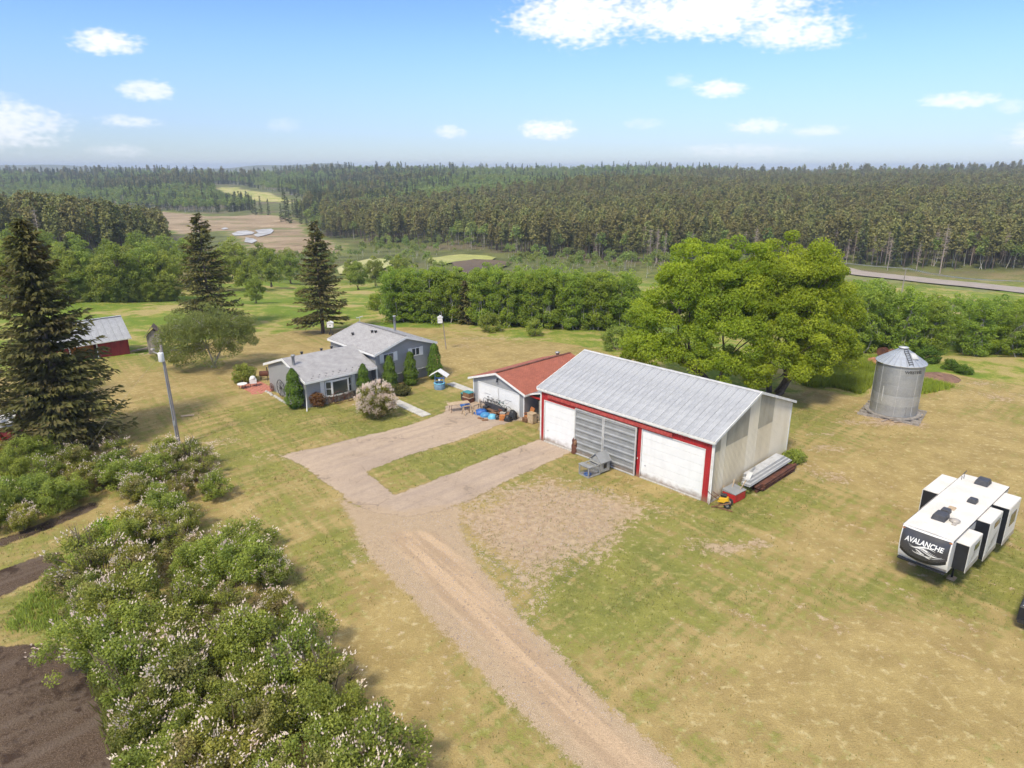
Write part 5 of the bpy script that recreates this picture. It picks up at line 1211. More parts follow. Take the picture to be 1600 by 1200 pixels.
# --- tall slender aspens: the row behind the lawn and the belt on the right
def aspen(seed, mat, h=9.0, r=1.7, leafs=.25, n=62, per=95, dense=.15):
    hh = MB(); return broadleaf('aspen', seed, h, [(0, 0, h * .74, r * .95, r * .95, h * .26), (0, 0, h * .46, r * 1.05, r * 1.05, h * .3), (.3, 0, h * .22, r * 1.05, r * 1.05, h * .2), (0, .2, h * .09, r * .9, r * .9, h * .1)], n, per, .72, leafs, mat, M['bark_pale'], None, .10, 1, fork=.4)
ASP = protos([aspen(200 + i, M['leaf_aspen']) for i in range(4)])
POP = protos([broadleaf('poplar', 220 + i, 9, [(0, 0, 5.9, 2.7, 2.7, 3.0), (1.3, .3, 3.6, 2.4, 2.4, 2.6), (-1.4, 0, 3.2, 2.3, 2.3, 2.6), (0, -.4, 1.6, 2.2, 2.2, 1.6)], 92, 100, .9, .32, M['leaf_left'], M['bark'], None, .16, 2, spread=.3, fork=.25) for i in range(4)])
rs = np.random.RandomState(8); k = 0
def along(px0, py0, px1, py1, n, jit=.8):
    for i in range(n):
        t_ = (i + .5) / n; x, y = G(px0 + (px1 - px0) * t_, py0 + (py1 - py0) * t_); yield x + rs.uniform(-jit, jit), y + rs.uniform(-jit, jit)
for row in range(3):
    for x, y in along(600, 488, 712, 492, 9): ASP.place(k, 'aspen_tree', 'slender green aspen in the short row left of the small dark spruce', 'aspen', (x, y + row * 2.6), rs.uniform(0, 6), rs.uniform(.84, 1.02), 'aspens in the short left part of the row'); k += 1
    for x, y in along(742, 494, 985, 503, 19): ASP.place(k, 'aspen_tree', 'slender green aspen in the long row right of the small dark spruce', 'aspen', (x, y + row * 2.6), rs.uniform(0, 6), rs.uniform(.86, 1.04), 'aspens in the long right part of the row'); k += 1
for row in range(4):
    for x, y in along(1275, 533 - row * 5, 1690, 562 - row * 5, 15, 1.2): ASP.place(k, 'aspen_tree', ['aspen with pale thin trunk at the front edge of the belt behind the grain bin', 'aspen in the second row of the belt behind the grain bin', 'aspen in the third row of the belt behind the grain bin', 'aspen at the back of the belt behind the grain bin'][row], 'aspen', (x, y + row * 2.4), rs.uniform(0, 6), rs.uniform(.78, .98) * (1.08 if x < 52 else .9), 'aspen belt behind the grain bin, row %s' % ['front', 'second', 'third', 'back'][row]); k += 1
t = lone('spruce_tree', 'small dark spruce standing in the gap of the aspen row', 'spruce', G(727, 492)); conifer(24, 6.8, 2.1, M['leaf_dark'], M['bark'], t, .3, 9, 10, .5, .05, .8, .3, False, .3, .14, .45)
# poplars on the left and behind the spruces
k = 0; rs = np.random.RandomState(9)
LEFTP = [(-60, 470), (-20, 466), (20, 468), (60, 468), (100, 470), (135, 467), (160, 468), (190, 466), (225, 465), (255, 464), (-90, 448), (-40, 446), (10, 446), (50, 446), (90, 444), (130, 446), (170, 446), (210, 446), (246, 448), (280, 446), (30, 430), (80, 428), (130, 428), (180, 430), (225, 432), (-60, 428)]
for p_ in LEFTP:
    x, y = GT(p_[0] + rs.uniform(-8, 8), p_[1] + rs.uniform(-2, 2)); POP.place(k, 'poplar_tree', 'bushy light green poplar at the far side of the left meadow', 'poplar', (x, y), rs.uniform(0, 6), rs.uniform(.85, 1.2) * (1 if p_[1] > 440 else 1.15), 'poplars beyond the left meadow'); k += 1
for p_, s_ in [((400, 474), .62), ((385, 452), 1.0), ((345, 452), 1.05), ((425, 447), 1.0), ((310, 450), 1.1), ((455, 442), .9), ((485, 444), .8), ((300, 436), 1.2), ((365, 436), 1.2), ((410, 434), 1.15), ((450, 430), .95), ((560, 452), .75), ((588, 446), .8), ((548, 440), .75), ((265, 428), 1.2), ((512, 436), .8), ((625, 440), .8)]:
    x, y = GT(*p_); POP.place(k, 'poplar_tree', 'light green poplar on the meadow slope between the dark spruces', 'poplar', (x, y), rs.uniform(0, 6), s_ * rs.uniform(.92, 1.08), 'poplars on the slope between the spruces'); k += 1
for i in range(20):
    x, y = GT(95 + i * 9.5 + rs.uniform(-4, 4), 471 - .25 * i); t = POP.place(k, 'poplar_tree', 'low bushy sapling along the front edge of the left poplars', 'poplar', (x, y), rs.uniform(0, 6), rs.uniform(.42, .62), 'saplings before the left poplars'); t.location.z -= 1.0; k += 1
for i, (p_, h_, lab) in enumerate([((122, 468), 11.5, 'dark spruce among the left poplars, nearer the meadow'), ((72, 455), 12, 'dark spruce among the left poplars, partly hidden by the huge spruce')]):
    t = lone('spruce_tree', lab, 'spruce', GT(*p_)); conifer(26 + i, h_, 2.4, M['leaf_far'], M['bark'], t, .42, 8, 9, .65, .04, .85, .3, False, .25, .16, .45)

# --- pine forest: the nearest pines one by one, the mass beyond as instances
PINE = protos([pine(300 + i, 15 + i % 3, 3.3, M['leaf_pine'], M['bark_pine'], n=620, size=.85) for i in range(6)])
FAR = protos([conifer(320 + i, 15, 2.0, M['leaf_far'], M['bark_pine'], None, .75, 6, 5, 1.0, .05, .85, .25, False, .3, .12, .5) for i in range(3)])
MIXT = protos([broadleaf('far_aspen', 330 + i, 12, [(0, 0, 8.2, 2.2, 2.2, 3.6)], 18, 16, 1.25, .85, M['leaf_mix'], M['bark_pale'], None, .12, 1, fork=.4) for i in range(3)])
DEAD = protos([pine(350 + i, 14, 2.3, M['leaf_pine'], M['deadwood'], dead=True) for i in range(3)])
rs = np.random.RandomState(17)
KEEP = [MARSH, FIELD, DARKF, FIELD2, CLEARKEEP]
roadp = np.array(_rp)
def roaddist(x, y):
    d = np.full(x.shape, 1e9)
    for (ax, ay), (bx, by) in zip(roadp[:-1], roadp[1:]):
        ex, ey = bx - ax, by - ay; t = np.clip(((x - ax) * ex + (y - ay) * ey) / (ex * ex + ey * ey), 0, 1); d = np.minimum(d, np.hypot(x - ax - t * ex, y - ay - t * ey))
    return d
def scatter(y0, y1, sp, smin=-.98, smax=.98):
    area = (y1 ** 2 - y0 ** 2) / 2 * (smax - smin); n = int(area / sp ** 2)
    y = np.sqrt(rs.uniform(y0 ** 2, y1 ** 2, n)); s_ = rs.uniform(smin, smax, n); return s_ * y, y
X = []; Y = []
for y0, y1, sp in ((200, 330, 4.3), (330, 500, 4.8), (500, 800, 5.8), (800, 1250, 7.5), (1250, 1900, 10)):
    a, c = scatter(y0, y1, sp); X.append(a); Y.append(c)
X = np.concatenate(X); Y = np.concatenate(Y); s_ = X / Y; u, v = proj(X, Y, terr(X, Y))
ok = np.ones(len(X), bool)
for pl in KEEP:
    P_ = np.array(pl); bb = (X > P_[:, 0].min() - 9) & (X < P_[:, 0].max() + 9) & (Y > P_[:, 1].min() - 9) & (Y < P_[:, 1].max() + 9)
    o_ = np.zeros(len(X), bool); o_[bb] = sdf(X[bb], Y[bb], pl) > -4; ok &= ~o_
rd = roaddist(X, Y); ok &= rd > 17
# open valley floor in front of the forest: base line of the pine front, by bearing
fs = np.array([-1.2, -.80, -.62, -.50, -.495, -.335, -.28, -.20, -.10, 0, .10, .22, .35, .46, .6, .75, 1.0])
fy = np.array([240, 240, 235, 250, 655, 655, 430, 375, 335, 300, 275, 258, 258, 262, 250, 230, 200])
front = np.interp(s_, fs, fy)
n1 = vnoise(X, Y, 60); n2 = vnoise(X + 500, Y, 160); n3 = vnoise(X, Y + 900, 25)
beyond = Y > front + (n3 - .5) * 26
spurback = (s_ < -.50) & (Y > 455); ok &= ~((s_ < -.45) & (Y > 455) & (Y < 655)) | (s_ < -.66)
# sight line kept open: no tall trees between the viewer and the marsh

shr = (~beyond) & (Y > 215) & (s_ > -.50) & (s_ < .42) & ok & (n1 > .42) & (rs.rand(len(X)) < .42) & (rd > 24) & ~((s_ < -.2) & (Y > 330))
ok &= beyond
pinezone = (s_ > -.27) & (Y < np.interp(s_, [-.27, 0, .15, .3, .6, 1], [560, 620, 760, 1300, 1500, 1500]) + (n2 - .5) * 160) | (s_ < -.5) & (Y < 460) & (n1 < .85)
r_ = rs.rand(len(X)); kind = np.where(pinezone, np.where(r_ < .86 - .25 * (n3 > .72), 0, np.where(r_ < .95, 2, 1)), np.where(n2 * .7 + n1 * .5 + (r_ - .5) * .5 > .46, 2, np.where(r_ < .4, 1, 0)))
kind[(s_ > -.37) & (s_ < -.24) & (Y > 660) & (Y < 720)] = 1
kind[shr] = 3
sel = ok | shr; X, Y, kind, s_, rd, front = X[sel], Y[sel], kind[sel], s_[sel], rd[sel], front[sel]
vis = np.abs(s_) < .80
# nearest 290 pines along the visible front as single trees
d_ = Y - front; cand = np.where((kind == 0) & vis)[0]; score = d_[cand] * 2.0 + Y[cand] * .45; pick = cand[np.argsort(score)[:285]]; single = np.zeros(len(X), bool); single[pick] = True
for i, q in enumerate(pick):
    if (i % 4 == 1 and .18 < s_[q] < .62) or i % 17 == 5: DEAD.place(i, 'dead_pine', 'bare grey dead pine in the forest edge beyond the highway', 'dead tree', (X[q], Y[q]), rs.uniform(0, 6), rs.uniform(.85, 1.1), 'dead pines in the forest edge'); continue
    left = s_[q] < -.4
    where = 'on the wooded knoll beyond the left poplars' if left else 'at the forest edge beyond the fields' if s_[q] < .05 else 'at the forest edge above the long aspen row' if s_[q] < .2 else 'at the forest edge behind the broad trees' if s_[q] < .46 else 'at the forest edge right beyond the highway'
    PINE.place(i, 'pine_tree', 'brown green pine ' + where, 'pine', (X[q], Y[q]), rs.uniform(0, 6), rs.uniform(.72, 1.18), 'pines ' + where)
for i, (px, py, sc) in enumerate([(1361 + 147, 436, 1.25), (1468, 433, .8), (1350, 428, .8), (1420, 432, .9)]):
    x, y = GT(px, py); DEAD.place(i, 'dead_pine', ['tall bare dead pine standing out of the forest front on the right', 'short thin dead trunk left of the tall bare one', 'slim dead trunk near the left end of the highway', 'grey dead pine behind the roadside utility pole'][i], 'dead tree', (x, y + 14), i, sc)
c3 = np.where(kind == 3)[0]; rs.shuffle(c3); c3 = sorted(c3, key=lambda q: Y[q])[:110]
for i, q in enumerate(c3):
    MIXT.place(i, 'young_aspen', 'young light green aspen on the valley floor before the pine forest', 'aspen', (X[q], Y[q]), rs.uniform(0, 6), rs.uniform(.28, .62), 'young aspens on the valley floor'); single[q] = True
for i, (px, py, sc) in enumerate([(447, 345, 1.55), (452, 349, 1.3), (440, 346, .9), (400, 336, .9), (420, 336, .9), (408, 335, 1.0), (395, 334, .8), (470, 350, .8), (480, 352, .8), (183, 352, .6), (253, 356, .5)]):
    x, y = GT(px, py); FAR.place(i, 'spruce_tree', 'tall narrow dark spruce at the far edge of the marsh', 'spruce', (x, y), i, sc, 'spruces at the far edge of the marsh')
def forest_stuff(name, label, idx, variants, smin, smax):
    x, y = X[idx], Y[idx]; n = len(idx); me = bpy.data.meshes.new(name); me.vertices.add(n)
    me.vertices.foreach_set('co', np.stack([x, y, terr(x, y) - .2], -1).astype(np.float32).ravel())
    a = me.attributes.new('size', 'FLOAT', 'POINT'); a.data.foreach_set('value', (rs.uniform(smin, smax, n) * (1 + .6 * (y > 1150) * (rs.rand(n) < .14))).astype(np.float32))
    me.update(); o = bpy.data.objects.new(name, me); COL.objects.link(o); tag(o, label, None, None, 'stuff')
    ng = bpy.data.node_groups.new(name, 'GeometryNodeTree'); ng.interface.new_socket('Geometry', in_out='INPUT', socket_type='NodeSocketGeometry'); ng.interface.new_socket('Geometry', in_out='OUTPUT', socket_type='NodeSocketGeometry')
    N = ng.nodes; Lk = ng.links; gi = N.new('NodeGroupInput'); go = N.new('NodeGroupOutput'); ip = N.new('GeometryNodeInstanceOnPoints'); jn = N.new('GeometryNodeJoinGeometry')
    for v_ in variants:
        jj = N.new('GeometryNodeJoinGeometry')
        for ob in v_:
            oi = N.new('GeometryNodeObjectInfo'); oi.transform_space = 'ORIGINAL'; oi.inputs['Object'].default_value = ob; oi.inputs['As Instance'].default_value = False; Lk.new(oi.outputs['Geometry'], jj.inputs[0])
        gt = N.new('GeometryNodeGeometryToInstance'); Lk.new(jj.outputs[0], gt.inputs[0]); Lk.new(gt.outputs[0], jn.inputs[0])
    Lk.new(gi.outputs[0], ip.inputs['Points']); Lk.new(jn.outputs[0], ip.inputs['Instance']); ip.inputs['Pick Instance'].default_value = True
    rv = N.new('FunctionNodeRandomValue'); rv.data_type = 'INT'; rv.inputs['Min'].default_value = 0 if False else 0
    for s2 in rv.inputs:
        if s2.name == 'Max' and s2.type == 'INT': s2.default_value = len(variants) - 1
        if s2.name == 'Min' and s2.type == 'INT': s2.default_value = 0
    Lk.new([q for q in rv.outputs if q.type == 'INT'][0], ip.inputs['Instance Index'])
    rr = N.new('FunctionNodeRandomValue'); rr.data_type = 'FLOAT_VECTOR'; rr.inputs[0].default_value = (-.05, -.05, 0); rr.inputs[1].default_value = (.05, .05, 6.28)
    Lk.new(rr.outputs[0], ip.inputs['Rotation'])
    na = N.new('GeometryNodeInputNamedAttribute'); na.data_type = 'FLOAT'; na.inputs['Name'].default_value = 'size'; Lk.new(na.outputs[0], ip.inputs['Scale']); Lk.new(ip.outputs[0], go.inputs[0])
    md = o.modifiers.new('trees', 'NODES'); md.node_group = ng; return o
far = Y > 700
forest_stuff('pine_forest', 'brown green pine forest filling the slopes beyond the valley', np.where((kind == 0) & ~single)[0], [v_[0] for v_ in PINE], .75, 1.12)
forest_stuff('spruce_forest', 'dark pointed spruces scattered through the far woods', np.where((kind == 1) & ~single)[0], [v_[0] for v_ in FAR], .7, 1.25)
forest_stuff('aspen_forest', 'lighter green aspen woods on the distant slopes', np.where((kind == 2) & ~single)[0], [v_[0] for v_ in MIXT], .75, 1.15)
rest3 = np.where((kind == 3) & ~single)[0]
if len(rest3): forest_stuff('valley_thicket', 'light green young aspen thickets on the valley floor', rest3, [v_[0] for v_ in MIXT], .25, .6)
# ------------------------------------------------------------------ the camper on the right
def camper():
    W2, L, Z = 1.225, 10.11, 3.29; zb = .80
    t = thing('fifth_wheel_camper', 'white travel camper with graphite nose cap and opened slide-outs on the dry lawn', 'camper', (22.15, 32.39, 0), R(41.03))
    nose_b, step = 1.42, 2.35
    b = MB()
    b.box(.32, step, -W2, W2, nose_b, Z - .02); b.box(step, L, -W2, W2, zb, Z - .02)
    part(b, 'body', M['cam_white'], t, bevel=.0)
    # bulging front cap as a curved shell: bottom pale, centre graphite
    def cap(y, q):   # y -1..1, q 0 (bottom) .. 1 (roof)
        bulge = .30 * (1 - abs(y) ** 2.6) * math.sin(PI * min(1, q * .9 + .08)) ** .8
        x = .34 - bulge - .18 * math.sin(PI * q) ** .7; zz = nose_b - .0 + (Z + .01 - nose_b) * q
        return (x, y * (W2 + .01), zz)
    def capsheet(fn, y0, y1, ny, q0, q1, nq, off, mat, name, mb=None):
        mb = mb or MB(); vs = []
        for j in range(nq + 1):
            for i in range(ny + 1):
                y = y0 + (y1 - y0) * i / ny; q = fn(y, q0 + (q1 - q0) * j / nq); x, yy, zz = cap(y, q); vs.append((x - off, yy, zz))
        mb.add(vs, [(j * (ny + 1) + i, j * (ny + 1) + i + 1, (j + 1) * (ny + 1) + i + 1, (j + 1) * (ny + 1) + i) for j in range(nq) for i in range(ny)], 0, True)
        return part(mb, name, mat, t) if name else mb
    capsheet(lambda y, q: q, -1, 1, 20, 0, 1, 14, 0, M['cam_white'], 'front_cap')
    lowq = lambda y: .20 + .22 * abs(y) ** 2
    capsheet(lambda y, q: lowq(y) + (.965 - lowq(y)) * q, -.95, .95, 20, 0, 1, 12, .012, M['cam_panel'], 'front_panel')
    capsheet(lambda y, q: lowq(y) - .11 + .11 * q, -.93, .93, 20, 0, 1, 2, .013, M['cam_black'], 'front_stripe')
    capsheet(lambda y, q: .02 + (.07 + .10 * (y + 1) * .5) * q, -.98, .2, 14, 0, 1, 2, .011, M['cam_grey'], 'front_swoosh')
    # sides of the cap between the shell edge and the body
    for s_ in (-1, 1):
        vs = []; n = 12
        for j in range(n + 1):
            x, yy, zz = cap(s_, j / n); vs += [(x, yy, zz), (.34, yy, zz)]
        part(MB().add(vs, [(2 * j, 2 * j + 1, 2 * j + 3, 2 * j + 2) for j in range(n)]), 'cap_side', M['cam_white'], t)
    part(MB().box(.06, step + .1, -W2 + .05, W2 - .05, nose_b - .07, nose_b - .003), 'nose_floor', M['cam_black'], t)
    # lettering on the cap
    def put_text(txt, size, yc, q0, qs, mat, name, shear=.15, sx=1.0, bold=.02, wav=0):
        v, f = text_mesh(txt, 1.0, bold, shear); xs = [p[0] for p in v]; w_ = max(xs) - min(xs); mb = MB(); vs = []
        for x, y in v:
            u = (x - min(xs)) / w_ - .5; yy = yc - u * size; q = q0 + y * qs + wav * (u * u); X_, Y_, Z_ = cap(max(-1, min(1, yy)), q); vs.append((X_ - .028, Y_, Z_))
        mb.add(vs, f); return part(mb, name, mat, t)
    put_text('AVALANCHE', 1.55, .0, .66, .20, M['white'], 'lettering', bold=.025, wav=-.16)
    rs = random.Random(4); sw = MB()
    def stroke(pts, wd):
        vs = []; n = len(pts)
        for i, (y, q) in enumerate(pts):
            w2 = wd * math.sin(PI * (i + .4) / n); a = cap(y, q + w2); c = cap(y, q - w2); vs += [(a[0] - .026, a[1], a[2]), (c[0] - .026, c[1], c[2])]
        sw.add(vs, [(2 * i, 2 * i + 1, 2 * i + 3, 2 * i + 2) for i in range(n - 1)])
    for k in range(7):
        y0 = .62 - k * .09; q0 = .60 - .03 * k; stroke([(y0 - .95 * i / 11, q0 - .06 * math.sin(i / 11 * PI * 1.3 + k) + .02 * (k % 3)) for i in range(12)], .006 + .004 * (k % 3))
    stroke([(.38 * math.cos(a) - .02, .42 + .045 * math.sin(a)) for a in [PI * .8 + i * .3 for i in range(15)]], .012)
    stroke([(.16 * math.cos(a) + .05, .44 + .03 * math.sin(a)) for a in [PI * .9 + i * .35 for i in range(12)]], .010)
    for k in range(4): stroke([(.25 - k * .12 - .05 * i, .50 + .04 * k * (-1) ** k - .010 * i) for i in range(6)], .018)
    part(sw, 'mountain_graphic', M['white'], t)['kind'] = 'stuff'
    for y in (-.93, .93):
        x, yy, zz = cap(y, .93); part(MB().box(x - .03, x + .02, yy - .07, yy + .07, zz - .03, zz + .03), 'marker_light', M['orange'], t)
    # roof
    rf = MB(); rf.prism([(.34, -W2 - .02, Z - .02), (.34, W2 + .02, Z - .02), (.34, W2 + .02, Z + .03), (.34, 0, Z + .07), (.34, -W2 - .02, Z + .03)], (L - .32, 0, 0))
    vs = []; n = 16
    for i in range(n + 1):
        y = -1 + 2 * i / n; x, yy, zz = cap(y, 1); vs += [(x, yy, Z + .03 + .04 * (1 - abs(y))), (.345, yy, Z + .03 + .04 * (1 - abs(y)))]
    rf.add(vs, [(2 * i, 2 * i + 1, 2 * i + 3, 2 * i + 2) for i in range(n)], 0, True); part(rf, 'roof', M['roof_white'], t)
    for y in (-W2 - .035, W2 + .035): part(MB().box(.3, L, min(y, y * .99), max(y, y * .99), Z - .06, Z + .04), 'awning_rail', M['dark'], t)
    # roof furniture
    def rbox(name, x, y, lx, ly, h, mat, taper=.8):
        mb = MB(); mb.hexa([(x, y - ly / 2, Z + .05), (x + lx, y - ly / 2, Z + .05), (x + lx, y + ly / 2, Z + .05), (x, y + ly / 2, Z + .05), (x + lx * .12, y - ly / 2 * taper, Z + h), (x + lx * .95, y - ly / 2 * taper, Z + h), (x + lx * .95, y + ly / 2 * taper, Z + h), (x + lx * .12, y + ly / 2 * taper, Z + h)])
        return part(mb, name, mat, t, bevel=.04)
    rbox('air_conditioner', 2.0, .12, .95, .72, .36, M['dark']); rbox('air_conditioner', 8.85, -.02, .95, .76, .36, M['dark'])
    rbox('vent_cover', 3.15, .16, .55, .5, .30, M['dark']); rbox('vent_cover', 5.75, -.42, .6, .5, .28, M['dark'])
    rbox('roof_hatch', 3.95, .1, .6, .42, .10, M['wood_tan']); rbox('plumbing_vent', 7.9, -.1, .18, .15, .14, M['white'])
    part(MB().lathe([(.0, .0), (.26, .04), (.28, .1), (.1, .16), (0, .17)], 14, (2.65, -.55, Z + .05)).box(2.1, 2.4, -.75, -.55, Z + .05, Z + .13), 'satellite_dome', M['cam_grey'], t)
    part(MB().tube([(9.3, 1.0, Z), (9.3, 1.0, Z + .5), (9.1, .9, Z + .6)], .015, 5).tube([(9.0, 1.05, Z), (9.0, 1.05, Z + .3)], .015, 5).bar((8.9, 1.0, Z + .45), (9.6, 1.0, Z + .5), .03), 'antenna', M['dark'], t)
    # slide-outs: (x0, x1, side, depth, z0, z1)
    for k, (x0, x1, sd_, dp, z0, z1, lab) in enumerate([(.95, 2.95, -1, .62, 1.5, 3.02, 'front slide-out'), (4.1, 6.3, -1, .66, .95, 3.22, 'middle slide-out'), (6.9, 9.1, -1, .86, .95, 3.22, 'rear slide-out'), (6.0, 9.2, 1, .95, .95, 3.20, 'left slide-out')]):
        ya, yb = sorted((sd_ * W2, sd_ * (W2 + dp)))
        so = part(MB().box(x0, x1, ya, yb, z0, z1), 'slide_out', M['cam_black'], t); so['label'] = 'black sided ' + lab
        yo = sd_ * (W2 + dp); y1, y2 = sorted((yo, yo + sd_ * .03))
        part(MB().box(x0 - .05, x1 + .05, y1, y2, z0 - .05, z1 + .03), 'outer_wall', M['cam_white'], so, bevel=.012)
        part(MB().box(x0 - .03, x1 + .03, min(ya, ya + .01), yb, z1 + .003, z1 + .045), 'slide_roof', M['roof_white'], so)
        y3, y4 = sorted((yo + sd_ * .031, yo + sd_ * .045))
        part(MB().box(x0 - .05, x1 + .05, y3, y4, z0 - .05, z0 + .25), 'lower_band', M['cam_grey'], so)
        if k in (2, 3): part(MB().box(x0 + .6, x1 - .5, y3, y4 + .002, z0 + .95, z0 + 1.75), 'window', M['glass'], so)
        if k == 0 or k == 1:
            sg = MB()
            for q in range(3): xx = x0 + .2 + q * .3; sg.add([(xx, yo + sd_ * .04, z0 + .3 + q * .25), (xx + .22, yo + sd_ * .04, z0 + .3 + q * .25), (x1 - .1, yo + sd_ * .04, z0 + .85 + q * .22), (x1 - .3, yo + sd_ * .04, z0 + .8 + q * .22)], [(0, 1, 2, 3)])
            part(sg, 'side_graphic', M['cam_grey'] if k == 0 else M['cam_panel'], so)['kind'] = 'stuff'
            part(MB().box(x0 + .9, x1 - .3, y3, y4 + .002, z1 - .6, z1 - .25), 'window', M['glass'], so)
    part(MB().box(step, L, -W2 - .01, -W2 - .002, zb, zb + .35).box(step, L, W2 + .002, W2 + .01, zb, zb + .35), 'lower_band', M['cam_grey'], t)['kind'] = 'stuff'
    part(MB().tube([(3.2, W2 + .09, Z - .12), (5.9, W2 + .09, Z - .12)], .06, 10), 'awning', M['cam_grey'], t)
    for x0, x1, s_ in ((3.2, 4.0, -1), (6.35, 6.8, -1), (2.6, 3.4, 1), (9.4, 9.9, -1)):
        y1, y2 = sorted((s_ * (W2 + .002), s_ * (W2 + .03))); fr_ = part(MB().box(x0, x1, y1, y2, 1.9, 2.7), 'window_frame', M['black'], t, bevel=.008); y3, y4 = sorted((s_ * (W2 + .031), s_ * (W2 + .036))); part(MB().box(x0 + .05, x1 - .05, y3, y4, 1.95, 2.65), 'pane', M['glass'], fr_)
    # undercarriage, wheels, jacks, hitch
    part(MB().box(step - .3, L, -.9, -.75, .55, .8).box(step - .3, L, .75, .9, .55, .8).box(step, step + .15, -.75, .75, .55, .8), 'chassis', M['black'], t)
    for x in (6.3, 7.25):
        for s_ in (-1, 1):
            wh = MB(); wh.tube([(x, s_ * 1.0, .38), (x, s_ * 1.18, .38)], .38, 18); w_ = part(wh, 'wheel', M['rubber'], t)
            part(MB().tube([(x, s_ * 1.181, .38), (x, s_ * 1.2, .38)], .21, 14), 'rim', M['steel'], w_)
    for y in (-1.0, 1.0):
        j = part(MB().bar((2.55, y, .02), (2.55, y, .85), .09), 'jack_leg', M['black'], t)
        part(MB().box(2.3, 2.8, y - .2, y + .2, 0, .05).box(2.36, 2.74, y - .13, y + .13, .05, .10), 'jack_pad', M['wood_tan'], j)
    for y in (-.8, .8): part(MB().bar((9.3, y, .02), (9.3, y, .6), .08), 'jack_leg', M['black'], t)
    part(MB().hexa([(1.0, -.25, nose_b - .35), (1.9, -.3, nose_b - .1), (1.9, .3, nose_b - .1), (1.0, .25, nose_b - .35), (1.0, -.25, nose_b - .08), (1.9, -.3, nose_b - .07), (1.9, .3, nose_b - .07), (1.0, .25, nose_b - .08)]).lathe([(.09, 0), (.09, .22)], 10, (1.1, 0, nose_b - .52)), 'hitch', M['black'], t)
    part(MB().box(L + .003, L + .06, -1.0, 1.0, .9, 1.05), 'rear_bumper', M['black'], t)
    part(MB().box(step - .06, step - .003, -1.1, 1.1, zb, nose_b - .08), 'front_wall', M['cam_grey'], t)
camper()


def trailer_edge():
    x, y = G(1584, 946, 1.35); t = thing('dark_trailer', 'low dark covered trailer with pale corner, cut off by the right edge of the picture', 'trailer', (x + .3, y, 0), R(45))
    part(MB().box(0, 4.6, -2.1, 0, .5, 1.31), 'body', M['cam_black'], t, bevel=.03)
    part(MB().box(.04, 4.55, -2.05, -.05, 1.313, 1.36), 'cover', M['dark'], t, bevel=.01)
    part(MB().prism([(.08, -.12, 1.363), (.7, -1.0, 1.363), (.08, -1.4, 1.363)], (0, 0, .03)), 'cover_flap', M['white'], t)
    part(MB().box(-.08, -.003, -2.05, -.05, .45, .65), 'bumper', M['black'], t)
    part(MB().box(.2, 4.4, -1.9, -.2, .3, .5), 'chassis', M['black'], t)
    for yy in (-1.95, -.22):
        w_ = part(MB().tube([(2.4, yy - .1, .32), (2.4, yy + .1, .32)], .32, 16), 'wheel', M['rubber'], t); part(MB().tube([(2.4, yy - .105, .32), (2.4, yy + .105, .32)], .18, 12), 'rim', M['steel'], w_)
trailer_edge()

# ------------------------------------------------------------------ poles and cables
x, y = G(280, 697); t = thing('utility_pole', 'leaning grey utility pole with white transformer, in front of the wooden outbuilding', 'utility pole', (x, y, 0)); 
lean = Vector((-.45, .8, 0)); H_ = 8.5
part(MB().tube([(0, 0, -.3), (lean.x * .5, lean.y * .3, H_ * .5), (lean.x, lean.y * .6, H_)], [.17, .14, .10], 10), 'pole', M['pole'], t)
k = .93; px_, py_ = lean.x * k, lean.y * .6 * k
tr_ = part(MB().lathe([(.0, 0), (.2, .0), (.22, .05), (.22, .68), (.2, .74), (0, .78)], 16, (px_ + .05, py_ - .36, H_ * k - .65)), 'transformer', M['white'], t)
part(MB().lathe([(.05, 0), (.05, .18), (.02, .22)], 8, (px_ + .05, py_ - .36, H_ * k + .13)), 'bushing', M['cam_grey'], tr_)
part(MB().tube([(px_ - .05, py_ - .3, H_ * k - .1), (px_ - .5, py_ - .35, H_ * k + .15), (px_ - .55, py_ - .35, H_ * k + .4)], .05, 6).lathe([(.12, 0), (.16, .12), (.04, .16)], 10, (px_ - .55, py_ - .35, H_ * k + .3)), 'yard_light', M['cam_grey'], t)
part(MB().box(-.1, .1, -.26, -.16, 1.9, 2.3), 'meter_box', M['grey_metal'], t)
part(MB().bar((-.02, -.19, .2), (px_ * .9, py_ * .9 - .16, H_ * .8), .05), 'conduit', M['grey_metal'], t)
part(MB().tube([(px_, py_, H_ * .93), (-3.2, -2.6, 4.2), (-5.8, -4.6, .0)], .006, 4, smooth=False), 'guy_wire', M['pole'], t)
x, y = G(697, 543); t = thing('birdhouse_pole', 'slim grey pole with a white birdhouse box hanging at its left side, beyond the house', 'birdhouse', (x, y, 0))
part(MB().tube([(0, 0, -.2), (-.22, 0, 2.4), (-.5, .0, 4.7)], [.07, .06, .04], 8), 'pole', M['pole'], t)
part(MB().box(-.95, -.35, -.25, .25, 3.25, 3.95).prism([(-1.02, -.3, 3.955), (-.28, -.3, 3.955), (-.65, -.3, 4.2)], (0, .6, 0)), 'birdhouse', M['white'], t)
for q in range(3): part(MB().lathe([(0, 0), (.05, .0)], 8).box(-.85 + q * .16, -.79 + q * .16, -.262, -.252, 3.5, 3.6), 'entrance_hole', M['dark'], t)
part(MB().bar((-.75, 0, 2.6), (-.7, 0, 3.25), .03), 'perch', M['dark'], t)
x, y = G(519, 540); t = thing('birdhouse_pole', 'short dark post with white birdhouse box and dark gourds behind the left of the house', 'birdhouse', (x, y, 0))
part(MB().tube([(0, 0, -.2), (-.05, 0, 3.3)], [.06, .05], 8), 'pole', M['dark'], t)
